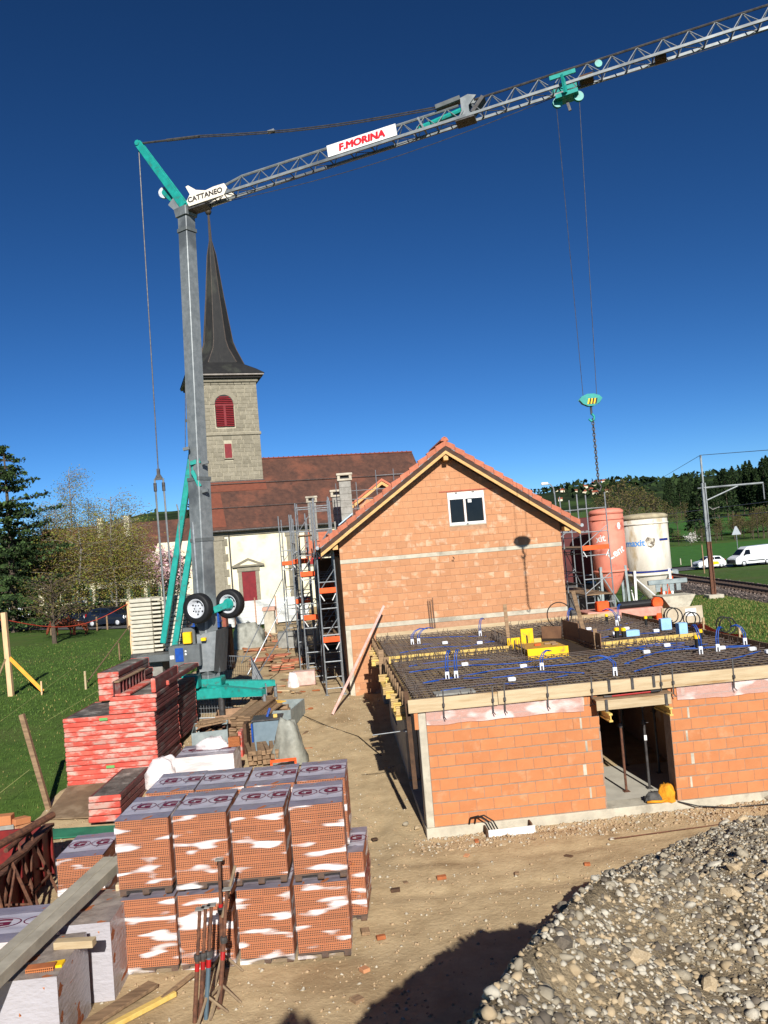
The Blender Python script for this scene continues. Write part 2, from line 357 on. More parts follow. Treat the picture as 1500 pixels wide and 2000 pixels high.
# grass blades
BL = [mat('grass_blade_a', lin((72, 100, 36)), lin((56, 80, 26)), 3, .8), mat('grass_blade_b', lin((88, 112, 46)), lin((70, 94, 34)), 3, .8), mat('grass_blade_dry', lin((158, 142, 86)), lin((126, 112, 62)), 3, .8)]
def blades(name, n, sampler, h, wdt, pm):
    r = np.random.default_rng(hash(name) % 1000 if False else len(name)); P = []
    while len(P) < n:
        q = sampler()
        if q: P.append(q)
    P = np.array(P); a = r.uniform(0, 6.28, n); hh = h*r.uniform(.5, 1.4, n)*P[:, 3]; le = r.uniform(-.6, .6, (n, 2))*hh[:, None]; ww = wdt*P[:, 3]
    d = np.stack([np.cos(a), np.sin(a)], 1)*ww[:, None]
    V = np.zeros((n, 3, 3)); V[:, 0, :2] = P[:, :2]-d; V[:, 1, :2] = P[:, :2]+d; V[:, :2, 2] = P[:, 2:3]-.02; V[:, 2, :2] = P[:, :2]+le; V[:, 2, 2] = P[:, 2]+hh
    return fastmesh(name, V.reshape(-1, 3), np.arange(3*n).reshape(-1, 3), BL, r.choice(3, n, p=pm))
def s_meadow():
    y = 14+46*random.random()**1.7; x = -8.2-random.random()*(8+y*.45)
    if yard_edge(x, y) > .12: return None
    return (x, y, gz(x, y), 1 if y < 30 else 1.6)
stuff(tag(obj('meadow_grass', blades('meadow_grass', 70000, s_meadow, .04, .012, [.55, .41, .04])), 'short green grass of the meadow on the left', 'grass'))
def s_bank():
    y = 20+38*random.random(); x = 11+random.random()*11.5
    if yard_edge(x, y) > .1: return None
    k = 1.0+.8*max(0, fn(x, y, .35, 8))
    return (x, y, gz(x, y), k)
stuff(tag(obj('embankment_grass', blades('embankment_grass_', 45000, s_bank, .07, .018, [.42, .33, .25])), 'rough tufted grass on the bank between site and railway', 'grass'))
# roads
ASPH = mat('asphalt', lin((92, 90, 88)), lin((76, 75, 74)), 6, .9, .004, 60)
def strip(name, pts, w_, mt, dz, step=3):
    V = []; P = [Vector(p) for p in pts]; Q = []
    for a, b in zip(P, P[1:]):
        n = max(1, int((b-a).length/step)); Q += [a+(b-a)*i/n for i in range(n)]
    Q.append(P[-1]); B = MB()
    for i, q in enumerate(Q):
        d = (Q[min(i+1, len(Q)-1)]-Q[max(i-1, 0)]).normalized(); n = Vector((-d.y, d.x))
        for k in (-1, -.5, 0, .5, 1):
            e = q+n*(k*w_/2); B.v.append((e.x, e.y, gz(e.x, e.y)+dz))
    for i in range(len(Q)-1):
        for k in range(4): B.f.append((i*5+k, i*5+k+1, i*5+k+6, i*5+k+5)); B.mi.append(0)
    return B.build(name, mt, None, fix=True)
FIELD = mat('young_crop', lin((66, 108, 44)), lin((54, 92, 36)), .6, .95, .03, 4, spec=.15)
struct(strip('field', [(25, 138), (90, 139), (200, 141), (330, 150)], 58, FIELD, .12, 6)); struct(strip('field', [(30, 250), (120, 252), (300, 256)], 96, FIELD, .3, 8))
struct(strip('road', [(14, 106), (35, 104.5), (60, 103.5), (160, 104), (300, 120)], 7.4, ASPH, .06))
LINE = mat('road_marking_paint', lin((210, 210, 204)), lin((190, 190, 184)), 4, .8)
struct(strip('road_edge_line', [(14, 102.6), (35, 101.1), (60, 100.1), (160, 100.6)], .16, LINE, .075))
struct(strip('lane', [(-140, 120), (-62, 96), (-41, 84), (-24, 71.5), (-16, 68)], 5.5, ASPH, .05))
# railway
BALL = mat('track_ballast', lin((128, 114, 104)), lin((92, 82, 76)), 5, .95, .06, 14)
tr = [Vector((22.2, 8)), Vector((23.4, 30)), Vector((24.6, 50)), Vector((26.0, 78)), Vector((28.6, 120)), Vector((33, 190))]
def tpt(t):
    for a, b in zip(tr, tr[1:]):
        if t <= (b-a).length: return a+(b-a).normalized()*t, (b-a).normalized()
        t -= (b-a).length
    return tr[-1], (tr[-1]-tr[-2]).normalized()
TL = sum((b-a).length for a, b in zip(tr, tr[1:]))
B = MB(); n = int(TL/2)
def rz_(q): return float(np.interp(q.y, [0, 30, 60, 80, 190], [1.0, 1.05, 1.12, 1.05, .9]))
for i in range(n+1):
    q, d = tpt(TL*i/n); nn = Vector((-d.y, d.x)); z = rz_(q)
    for k, dz in ((-3.1, -.9), (-1.9, 0.02), (0, .05), (1.9, 0.02), (3.1, -.9)): e = q-nn*k; B.v.append((e.x, e.y, z+dz))
for i in range(n):
    for k in range(4): B.f.append((i*5+k, i*5+k+1, i*5+k+6, i*5+k+5)); B.mi.append(0)
bed = struct(B.build('railway_track_bed', BALL))
slp = MB().cbox(-1.25, 1.25, -.12, .12, 0, .1, .015).mesh('sleeper', [mat('timber_sleeper', lin((84, 68, 56)), lin((62, 50, 44)), 8, .9)])
t = 30.
while t < TL-70:
    q, d = tpt(t); obj('sleeper', slp, bed, (q.x, q.y, rz_(q)+.05), (0, 0, math.atan2(d.y, d.x)-math.pi/2)); t += .65
for s_ in (-.72, .72):
    pp = []
    for i in range(n+1):
        q, d = tpt(TL*i/n); e = q+Vector((-d.y, d.x))*s_; pp.append((e.x, e.y, rz_(q)+.215))
    B = MB()
    for a, b in zip(pp, pp[1:]): B.beam(a, b, .07, .15)
    B.build('rail', mat('rail_steel', lin((84, 62, 50)), lin((62, 48, 42)), 6, .6, metal=.4), bed)
pts = []
for _ in range(9000):
    q, d = tpt(random.uniform(28, TL-60)); k = random.uniform(-2.6, 2.6); nn = Vector((-d.y, d.x)); e = q+nn*k; zz = rz_(q)+.05-(.75*max(0, abs(k)-1.9))
    pts.append((e.x, e.y, zz+.02))
bs_ = rock_cloud('ballast_stones', pts, RNG.uniform(.04, .085, 9000), [mat('ballast_stone_a', lin((150, 134, 122)), lin((116, 102, 94)), 9, .95), mat('ballast_stone_b', lin((104, 92, 86)), lin((84, 74, 70)), 9, .95)], 5)
stuff(obj('ballast_stones', bs_, bed))
# far hills
HILL = mat('far_hillside', lin((46, 58, 34)), lin((32, 43, 28)), .035, 1, .0, stain=lin((62, 80, 42)), sscale=.012, samt=.4, detail=12, spec=.05)
HILLS = []
def ridge(name, x0, x1, y, prof, depth, mt, seed, nx=120, ny=14):
    def zf(x, yy):
        t = (yy-y)/depth; h = float(np.interp(x, [p[0] for p in prof], [p[1] for p in prof]))
        h += 5*fn(x, seed*9., .012, seed)+2.2*fn(x, yy, .06, seed)
        return -12+(h+12)*math.sin(min(1, max(0, t))*math.pi*.5)**.9
    HILLS.append((x0, x1, y, y+depth, zf))
    return struct(obj(name, gridmesh(name, np.linspace(x0, x1, nx), np.linspace(y, y+depth, ny), zf, [mt])))
ridge('hills', -1900, 60, 900, [(-1900, 60), (-900, 60), (-600, 64), (-480, 70), (-393, 97), (-330, 98), (-200, 80), (60, 60)], 620, HILL, 2)
ridge('hills', -200, 1900, 820, [(-200, 40), (250, 70), (330, 82), (378, 84), (470, 72), (560, 80), (800, 100), (1900, 110)], 700, HILL, 4)
# ================================================================== the brick shell in front
_bm = {}
def brick_mesh(w_, h_, d_, mt, b=.006):
    k = (round(w_, 2), round(h_, 2), d_, mt.name)
    if k not in _bm: _bm[k] = MB().cbox(-k[0]/2, k[0]/2, 0, d_, -h_/2, h_/2, b).mesh('brick', [mt])
    return _bm[k]
def courses(u0, u1, z0, n, L=.375, h=.25, off0=0., lim=None, skip=None):
    """list of (u centre, z centre, width) of the bricks of n courses between u0 and u1; lim(z) may narrow the run"""
    out = []
    for i in range(n):
        z = z0+i*h; a, b = u0, u1
        if lim:
            a, b = lim(z+h*.98); a, b = max(a, u0), min(b, u1)
            if b-a < .12: continue
        k = math.floor((a-off0)/L)-1; x = off0+k*L+(L/2 if i % 2 else 0)
        while x < b:
            p, q = max(x, a), min(x+L, b); x += L
            if q-p < .06: continue
            if skip and skip(p, q, z, z+h): 
                s0, s1 = skip(p, q, z, z+h)
                if s0-p > .05: out.append(((p+s0)/2, z+h/2, s0-p))
                if q-s1 > .05: out.append(((q+s1)/2, z+h/2, q-s1))
                continue
            out.append(((p+q)/2, z+h/2, q-p))
    return out
def lay(parent, rects, v, mt, d_=.16, gap=.006, joint=.016, limit=300, h=.25):
    rects = sorted(rects, key=lambda r: r[1]); rest = MB()
    for i, (u, z, w_) in enumerate(rects):
        jv = v+random.uniform(-.004, .004)
        if i < limit: obj('brick', brick_mesh(w_-gap, h-joint, d_, mt), parent, (u, jv, z+random.uniform(-.002, .002)), (0, random.uniform(-.004, .004), 0))
        else: rest.cbox(u-(w_-gap)/2, u+(w_-gap)/2, jv, jv+d_, z-(h-joint)/2, z+(h-joint)/2, .006)
    if rest.v: stuff(rest.build('bricks', mt, parent))
shell = thing('brick_building_shell', 'unfinished single storey orange brick building with doorway and reinforced flat deck', 'building', A0, AX.a)
UR = 9.3; VB = 13.05
B = MB(); B.cbox(-.02, UR, -.03, .5, -.35, .2, .012); B.cbox(-.02, .3, .503, VB, -.3, .2, .012); B.build('plinth', CONC, shell)
MB().box(.3, UR-.03, .503, VB, -.2, .195).build('floor_slab', mat('floor_screed', lin((186, 180, 164)), lin((168, 162, 148)), 2, .85), shell)
MB().cbox(0, .165, 0, .42, .201, 2.69, .012).build('corner_column', CONC, shell)
for u0, u1 in ((.168, 3.95), (5.53, UR)): MB().box(u0, u1, .0185, .38, .202, 2.69).build('wall', MORTAR, shell)
jamb = mat('pale_clay_brick', lin((214, 136, 90)), lin((196, 116, 72)), 5, .9, .004, 30, rnd=.05)
rl = courses(.168, 3.95, .2, 10, off0=.168+.0); rr_ = courses(5.53, UR, .2, 10, off0=5.53+.09)
lay(shell, rl+rr_, .012, BRICK, .03, gap=.007, joint=.022)
for a in (3.95, 5.53):                                             # mortar-filled gaps beside the doorway
    for i in range(1, 10, 2):
        B = MB(); s_ = -1 if a < 4 else 1; w_ = .05+.03*(i % 3 == 0); c_ = a+s_*(.30+.04*(i % 4)); B.cbox(c_-w_/2, c_+w_/2, .006, .04, .2+i*.25+.01, .2+i*.25+.24, .006)
        B.build('mortar_joint', CONC, shell)
# side and rear walls, piers of the open left side
for v0, v1 in ((3.7, 6.3), (8.0, 9.0), (11.6, 13.0)): MB().cbox(.0, .3, v0, v1, .203, 2.44, .01).build('pier', CONC, shell)
MB().box(.0, .3, 6.3, 8.0, .203, 1.0).build('parapet', CONC, shell)
MB().box(UR-.32, UR, .383, VB, .203, 2.6).build('wall', BRICKH, shell)
MB().box(.303, UR-.323, VB-.3, VB, .203, 2.6).build('wall', CONC, shell)
MB().box(2.6, 2.75, 4.2, VB-.31, .203, 2.55).build('partition', BRICKH, shell)
MB().box(6.6, 6.75, .39, VB-.31, .203, 2.55).build('partition', BRICKH, shell)
# formwork carrying the deck
deck = tag(MB().box(-.12, UR+.1, -.03, VB+.02, 2.69, 2.72).build('formwork_deck', PLY, None), 'brown plywood formwork deck under the steel mesh', 'formwork')
deck.location = A0; deck.rotation_euler = (0, 0, AX.a)
def ax_one(name, mb, mt, label, cat, group=None, smooth=False):
    a = np.array(mb.v); c = ((a[:, 0].min()+a[:, 0].max())/2, (a[:, 1].min()+a[:, 1].max())/2, a[:, 2].min())
    o = mb.build(name, mt, None, smooth, c); o.location = AX.wor(*c); o.rotation_euler = (0, 0, AX.a); return tag(o, label, cat, group)
def ax_thing(name, label, cat, u, v, z, group=None): return thing(name, label, cat, AX.wor(u, v, z), AX.a, group)
G_ = 'edge boards of the deck formwork'
for u0, u1, lb in ((-.2, 1.74, 'pale edge board at the left end of the front of the deck'), (1.75, 5.62, 'long pale edge board above the doorway'), (5.63, 9.5, 'pale edge board at the right end above brick wall and film')):
    ax_one('edge_board', MB().cbox(u0, u1, -.075, -.045, 2.665+.006*(u0 > 1.7), 2.945+.006*(u0 > 1.7), .004), WOOD, lb, 'board', G_)
ax_one('edge_board', MB().cbox(.0, UR, VB+.03, VB+.06, 2.72, 3.0, .004), WOOD, 'pale edge board along the back of the deck below the gable', 'board', G_)
ax_one('edge_board', MB().cbox(UR+.1, UR+.13, .0, VB, 2.70, 2.97, .004), WOODG, 'weathered edge board along the right side of the deck', 'board', G_)
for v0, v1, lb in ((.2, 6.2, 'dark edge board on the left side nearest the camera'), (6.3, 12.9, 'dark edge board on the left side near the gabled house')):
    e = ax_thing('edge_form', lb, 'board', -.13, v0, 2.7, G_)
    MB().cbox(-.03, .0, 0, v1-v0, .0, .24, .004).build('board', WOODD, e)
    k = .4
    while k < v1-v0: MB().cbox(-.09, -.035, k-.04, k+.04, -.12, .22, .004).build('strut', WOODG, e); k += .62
# projecting ends of the timber formwork girders on the left
GIR = mat('girder_timber', lin((190, 162, 108)), lin((168, 140, 90)), 6, .7, .002, rnd=.12)
gi = 0
for v in (.9, 1.35, 1.8, 2.5, 2.95, 3.5, 4.1, 5.0, 5.6, 8.2, 8.7, 9.3, 9.9, 10.6, 11.2, 11.9):
    L_ = .28+.22*random.random(); B = MB(); B.cbox(-L_, .35, v-.04, v+.04, 2.46, 2.50, .004); B.cbox(-L_+.01, .35, v-.014, v+.014, 2.501, 2.609, .003); B.cbox(-L_, .35, v-.04, v+.04, 2.61, 2.65, .004)
    ax_one('formwork_girder', B, [GIR, WOODY, WOODG][gi % 3 if gi % 3 != 2 else 0], '%s timber girder end from the front corner, under the deck' % ['first', 'second', 'third', 'fourth', 'fifth', 'sixth', 'seventh', 'eighth', 'ninth', 'tenth', 'eleventh', 'twelfth', 'thirteenth', 'fourteenth', 'fifteenth', 'sixteenth'][gi], 'girder', 'formwork girders under the deck'); gi += 1
for v in (.7, 4.6, 8.9):
    ax_one('girder_packing', MB().cbox(-.42, -.16, v, v+1.2, 2.38, 2.455, .004), WOODY, {.7: 'packing timber under the girders nearest the front corner', 4.6: 'packing timber under the middle girders on the left', 8.9: 'packing timber under the girders near the gabled house'}[v], 'timber', 'packing timbers on the left side')
# posts standing at the left front corner
e = ax_one('formwork_post', MB().beam((-.18, .02, 1.05), (-.2, .18, 3.1), .1, .05, (0, 1, 0), .004), WOODD, 'dark upright plank standing at the left front corner of the deck', 'plank')
ax_one('formwork_post', MB().beam((-.25, 7.1, 2.2), (-.25, 7.1, 3.15), .16, .05, (0, 1, 0), .004), WOODG, 'upright plank on the left edge beside the yellow strip', 'plank')
ax_one('formwork_post', MB().beam((-.2, 6.5, 2.2), (-.14, 6.5, 3.0), .16, .05, (0, 1, 0), .004), WOODG, 'slanting upright plank on the left edge in front of the yellow strip', 'plank')
ax_one('clay_tile_strip', MB().cbox(-.09, -.005, -.04, -.005, 2.3, 2.66, .004), BRICK, 'small clay strip beside the top of the corner column', 'brick')
ax_one('tie_rod', MB().tube((-.95, 1.2, 2.0), (-.2, 1.1, 2.05), .012, 6).lathe([(.05, 0), (.05, .04)], 8, (-.2, 1.1, 2.03)), STEEL, 'thin steel tie rod sticking out of the left side', 'rod')
# clamps on the front boards
for ci, (u, hgt) in enumerate(((.55, .5), (1.62, .46), (1.88, .5), (2.82, .42), (3.8, .46), (5.35, .5), (5.62, .52), (7.0, .55), (8.35, .55))):
    c = ax_thing('board_clamp', '%s steel clamp from the left on the front edge board' % ['first', 'second', 'third', 'fourth', 'fifth', 'sixth', 'seventh', 'eighth', 'ninth'][ci], 'clamp', u, -.08, 2.62, 'clamps along the front edge boards')
    MB().beam((0, 0, -.1), (.02, 0, hgt), .03, .012, (0, 1, 0)).build('bar', STEELD, c); MB().cbox(-.02, .03, -.05, -.008, .12, .2, .006).build('wedge', STEELD, c); MB().tube((0, -.02, -.09), (.03, -.06, -.14), .012, 5).build('pin', STEELD, c)
for u in (4.2, 4.72, 5.2):
    ax_one('form_bracket', MB().cbox(u-.03, u+.03, -.1, -.08, 2.72, 2.98, .004), STEELD, {4.2: 'left', 4.72: 'middle', 5.2: 'right'}[u]+' short flat steel bracket above the doorway', 'bracket', 'brackets above the doorway')
# lintel formwork over the doorway
lf = ax_thing('doorway_lintel_formwork', 'pale plank lintel form projecting over the doorway with two girder ends', 'formwork', 4.74, -.3, 2.25)
MB().cbox(-.93, .72, -.02, .01, .13, .34, .004).build('front_board', WOOD, lf); MB().cbox(-.95, .76, -.03, .3, .343, .37, .004).build('top_board', WOODG, lf)
for x in (-.72, .6):
    g = MB(); g.cbox(x-.04, x+.04, -.25, .6, .06, .1, .004); g.cbox(x-.014, x+.014, -.24, .6, -.04, .06, .002); g.cbox(x-.04, x+.04, -.25, .6, -.08, -.04, .004); g.build('girder', WOODY, lf)
    MB().cbox(x-.03, x+.03, -.05, -.03, .1, .36, .004).build('bracket', STEELD, lf)
pb = ax_thing('pry_bar', 'red and black long-handled tool lying on the lintel form', 'tool', 4.7, -.2, 2.66)
MB().tube((-.5, 0, -.02), (.35, -.04, .0), .018, 6).build('handle', REDP, pb); MB().tube((.35, -.04, .0), (.55, -.05, .01), .03, 6).build('grip', BLACK, pb); MB().tube((-.68, .0, -.02), (-.5, 0, -.02), .03, 6, .02).build('jaw', STEELD, pb)
# protective film hanging over the top course
def film_sheet(name, u0, u1, z0, z1, mt, label, seed):
    B = MB(); nu, nz = 46, 7
    for j in range(nz):
        for i in range(nu):
            u = u0+(u1-u0)*i/(nu-1); t = j/(nz-1); zb = z0+.05*fn(u, seed, 1.5, seed)
            B.v.append((u, -.012-.03*abs(fn(u*1.3, t*1.2, 4, seed))-.012*abs(fn(u, t, 11, seed)), zb+(z1-zb)*t))
    for j in range(nz-1):
        for i in range(nu-1): a = j*nu+i; B.f.append((a, a+1, a+nu+1, a+nu)); B.mi.append(0)
    return ax_one(name, B, mt, label, 'plastic film', None, True)
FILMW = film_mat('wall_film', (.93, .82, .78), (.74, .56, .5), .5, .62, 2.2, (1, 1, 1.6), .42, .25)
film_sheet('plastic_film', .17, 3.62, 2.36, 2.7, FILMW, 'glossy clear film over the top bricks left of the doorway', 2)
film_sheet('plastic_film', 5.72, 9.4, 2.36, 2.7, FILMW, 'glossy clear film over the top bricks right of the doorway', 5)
# steel props inside, seen through the doorway
for k, (u, v, c_) in enumerate(((4.75, 1.0, RUST), (5.32, 1.05, STEELD), (4.35, 2.2, RUST), (4.08, 2.9, STEELD), (4.0, 1.2, STEELD), (4.9, 3.6, RUST), (5.5, 3.0, STEELD), (6.0, 2.1, STEELD), (3.2, 3.6, RUST), (4.4, 5.5, STEELD))):
    lb = ['rusty adjustable steel prop just inside the doorway', 'thin steel prop with a white label beside the right door jamb'][k] if k < 2 else 'steel prop standing in the dark room behind the doorway'
    p = ax_thing('steel_prop', lb, 'prop', u, v, .2, 'steel props inside the shell')
    MB().tube((0, 0, 0), (0, 0, 1.55), .03, 8).build('outer_tube', c_, p); MB().tube((0, 0, 1.5), (0, 0, 2.45), .024, 8).build('inner_tube', c_, p)
    MB().cbox(-.07, .07, -.07, .07, 0, .012, .003).build('foot_plate', c_, p); MB().lathe([(.045, 1.46), (.05, 1.5), (.045, 1.56)], 10).build('collar', STEELD, p); MB().tube((-.1, -.02, 1.5), (.1, -.02, 1.5), .008, 5).build('handle', STEELD, p)
    if k == 1: MB().cbox(-.032, .032, -.034, -.03, 1.1, 1.22, .002).build('label_sticker', WHITE, p)
tj = ax_thing('timber_trestle', 'pale timber crossed trestle standing inside the doorway on the left', 'trestle', 4.12, 2.2, .2)
for a, b in (((-.1, 0, .0), (.3, .3, .95)), ((.35, 0, .35), (-.2, .2, 1.0)), ((-.25, .1, .62), (.4, .1, .6))): MB().beam(a, b, .05, .03, (0, 1, 0)).build('leg', WOODG, tj)
# crumpled jacket on the sill
def cloth(name, c, r, h_, seed, n=22):
    B = MB()
    for j in range(9):
        for i in range(n):
            t = j/8; a = 2*math.pi*i/n; k = 1+.35*fn(math.cos(a)*1.5+t, math.sin(a)*1.5, 1.4, seed)+.22*fn(math.cos(a)*4, math.sin(a)*4+t*2, 1.3, seed+3)+.1*fn(math.cos(a)*9, math.sin(a)*9+t*7, 1.1, seed+8)
            rr2 = math.cos(t*math.pi/2*.84)**.45; B.v.append((c[0]+r[0]*rr2*k*math.cos(a), c[1]+r[1]*rr2*k*math.sin(a), c[2]+h_*(t**.9)*(1+.25*fn(a, t, 2, seed))))
    for j in range(8):
        for i in range(n): B.f.append((j*n+i, j*n+(i+1) % n, (j+1)*n+(i+1) % n, (j+1)*n+i)); B.mi.append(0)
    B.v.append((c[0], c[1], c[2]+h_*1.05)); B.f += [(8*n+i, 8*n+(i+1) % n, 9*n) for i in range(n)]; B.mi += [0]*n
    return B
jk = ax_thing('jacket', 'crumpled yellow and grey work jacket lying on the door sill', 'jacket', 5.25, .12, .2)
cloth('j', (0.08, 0, 0), (.2, .16), .34, 3).build('yellow_cloth', mat('yellow_cloth', lin((222, 152, 34)), lin((190, 120, 24)), 6, .85, .02), jk, True)
cloth('j', (-.2, .02, 0), (.2, .14), .2, 8).build('grey_lining', mat('grey_cloth', lin((90, 88, 84)), lin((64, 62, 60)), 8, .9, .02), jk, True)
MB().path([(-.4, -.08, .03), (-.3, -.13, .05), (-.1, -.16, .04), (0, -.15, .07)], .03, 6).build('sleeve', MATS['yellow_cloth'], jk, True)
# white trough with black hoses at the wall foot
tg = ax_thing('cable_trough', 'small white concrete trough at the wall foot with two black hoses', 'trough', 1.75, -.3, 0)
MB().cbox(-.5, .5, -.02, .02, -.08, .13, .006).build('front_board', WHITE, tg); MB().cbox(-.55, -.51, -.03, .26, -.08, .16, .005).build('end_board', WOODD, tg); MB().cbox(.42, .46, .021, .26, -.08, .17, .005).build('end_board', WOODD, tg)
for d_ in (0, .12): MB().path([(-.85+d_, .24, .22), (-.82+d_, .2, .36), (-.66+d_, .15, .4), (-.48+d_, .1, .28), (-.36+d_, .08, .02)], .016, 7).build('hose', BLACK, tg, True)
B = MB(); pp = [AX.wor(u, -.08-.35*k, 0) for k, u in enumerate((5.6, 6.4, 7.2))]
one('ground_cable', MB().path([AX.wor(5.5, -.05, .21), AX.wor(5.9, -.15, .1), AX.wor(6.6, -.3, .04), AX.wor(7.6, -.35, .05), AX.wor(9, -.4, .05)], .014, 6), BLACK, 'thin black cable trailing along the foot of the right wall', 'cable')
# ------------------------------------------------------------------ steel mesh on the deck
B = MB(); zb = 2.735
def bars(z, step, along_u, lo, hi, a, b):
    x = lo
    while x < hi:
        seg = 5; pts_ = []
        for i in range(seg+1):
            t = a+(b-a)*i/seg; w_ = .02*fn(t, x, .7, z*3); zz = z+.012*fn(x, t, 1.1, 4)
            pts_.append((t, x+w_, zz) if along_u else (x+w_, t, zz))
        for p, q in zip(pts_, pts_[1:]): B.beam(p, q, .017, .017)
        x += step*random.uniform(.9, 1.1)
def hole(u, v): return 3.75 < u < 5.85 and 5.1 < v < 9.4
for z, st_ in ((2.76, .2), (2.86, .2)):
    for lo, hi, a, b in ((.05, 5.0, 0, UR), (9.5, VB-.05, 0, UR), (5.0, 9.5, 0, 3.7), (5.0, 9.5, 5.9, UR)): bars(z+.017, st_*1.5, True, lo, hi, a, b)
    for lo, hi, a, b in ((.05, 3.7, .02, VB-.05), (5.9, UR-.02, .02, VB-.05), (3.7, 5.9, .02, 5.0), (3.7, 5.9, 9.5, VB-.05)): bars(z, st_*1.1, False, lo, hi, a, b)
me_ = B.mesh('steel_mesh', [REBAR], fix=False)
rm = thing('reinforcement', 'dark grid of reinforcing steel bars covering the deck', 'steel mesh', AX.wor(0, 0, 2.72), AX.a)
o = stuff(obj('steel_mesh', me_, rm)); o.location = (0, 0, -2.72)
B = MB()
for _ in range(420):
    e = random.random()
    if e < .25: u, v = random.uniform(.1, UR-.1), random.choice((.15, 12.8))+random.uniform(-.08, .1)
    elif e < .5: u, v = random.choice((.12, 9.15))+random.uniform(-.05, .05), random.uniform(.1, 12.9)
    elif e < .78: u, v = random.uniform(0, 3.7), 6.75+random.uniform(-.15, .0)
    elif e < .9: u, v = random.uniform(6, 9), 5.7+random.uniform(-.12, .0)
    else: u, v = random.uniform(0, UR), random.uniform(.2, 12.8)
    if hole(u, v): continue
    B.beam((u, v, .05), (u+random.uniform(-.08, .08), v+random.uniform(-.06, .06), .16+random.uniform(.0, .16)), .012, .012)
for _ in range(60):                                                # cage beside the opening
    u = 3.66+random.uniform(-.06, .05); v = random.uniform(5.2, 9.6); B.beam((u, v, .02), (u+random.uniform(-.05, .05), v, .42+random.uniform(-.1, .12)), .014, .014)
for _ in range(40):
    u = 5.95+random.uniform(-.05, .3); v = random.uniform(8.6, 10.2); B.beam((u, v, .02), (u+random.uniform(-.05, .05), v, .5+random.uniform(-.1, .2)), .014, .014)
stuff(B.build('starter_bars', REBAR, rm, fix=False))
MB().box(3.78, 5.82, 5.15, 9.35, .003, .02).build('opening_floor', mat('dark_plywood', lin((58, 46, 36)), lin((40, 34, 28)), 3, .8), rm)
# yellow timber strips, opening box and boards
ax_one('yellow_strip', MB().cbox(-.1, 3.62, 6.8, 6.86, 2.75, 2.96, .004), WOODY, 'long pale yellow timber strip across the left half of the deck', 'timber', 'yellow strips on the deck')
ax_one('yellow_strip', MB().beam((6.02, 5.75, 2.855), (9.1, 5.9, 2.855), .06, .21, (0, 0, 1), .004), WOODY, 'long pale yellow timber strip across the right half of the deck', 'timber', 'yellow strips on the deck')
yb = ax_thing('yellow_formwork_box', 'bright yellow box form beside the stair opening in the deck', 'formwork', 4.3, 5.4, 2.74)
MB().cbox(-.6, .56, -.42, -.38, 0, .32, .004).build('front_panel', YEL, yb); MB().cbox(-.6, .56, -.378, 1.0, .24, .3, .004).build('lid', mat('ochre_plywood', lin((196, 150, 70)), lin((170, 126, 54)), 4, .7), yb); MB().cbox(-.64, .6, -.45, -.425, -.02, .03, .004).build('foot_board', WOODY, yb)
for q in ((-.2, .3), (.1, .35), (.25, .1), (.3, .5)): MB().cbox(q[0], q[0]+.18, q[1], q[1]+.09, .301, .345, .006).build('wood_offcut', WOODG if q[0] > 0 else ORANGE, yb, False)
yt = ax_thing('yellow_upright_panel', 'upright bright yellow panel with a slot behind the yellow box', 'formwork', 4.3, 7.3, 2.74)
MB().cbox(-.2, .18, 0, .04, 0, .62, .004).build('panel', YEL, yt); MB().cbox(-.05, .0, -.006, -.001, .15, .42, .002).build('slot', BLACK, yt); MB().cbox(.19, .42, .0, .03, 0, .3, .004).build('side_panel', WOODY, yt); MB().cbox(-.62, -.22, .1, .13, 0, .36, .004).build('low_panel', YEL, yt)
BRN = mat('brown_film_board', lin((124, 90, 64)), lin((104, 74, 54)), 3, .6)
for a, b, h_, lb in (((5.9, 8.9), (5.95, 7.4), .62, 'tall brown board lining the stair opening on the right'), ((5.95, 7.35), (5.98, 5.5), .5, 'brown board lining the stair opening nearer the camera'), ((5.3, 9.4), (5.86, 9.0), .4, 'low brown board behind the stair opening')):
    ax_one('lining_board', MB().beam((a[0], a[1], 2.74+h_/2), (b[0], b[1], 2.74+h_/2), .03, h_, (0, 0, 1), .003), BRN, lb, 'board', 'boards lining the stair opening')
for a, b, w_, lb in (((4.25, 9.8, 2.74), (4.22, 9.8, 3.95), .12, 'brown plank standing upright behind the yellow panel'), ((6.4, 8.2, 2.74), (6.15, 8.3, 4.3), .13, 'pale plank leaning upright beside the stair opening'), ((5.98, 5.9, 2.74), (5.96, 5.9, 3.35), .12, 'short brown plank at the corner of the stair opening')):
    ax_one('upright_plank', MB().beam(a, b, w_, .03, (0, 1, 0), .003), WOODG, lb, 'plank', 'upright planks on the deck')
ax_one('grey_plate', MB().cbox(.45, 1.35, .35, .75, 2.89, 2.93, .004), CONCG, 'flat grey plate lying on the steel mesh near the left corner', 'plate')
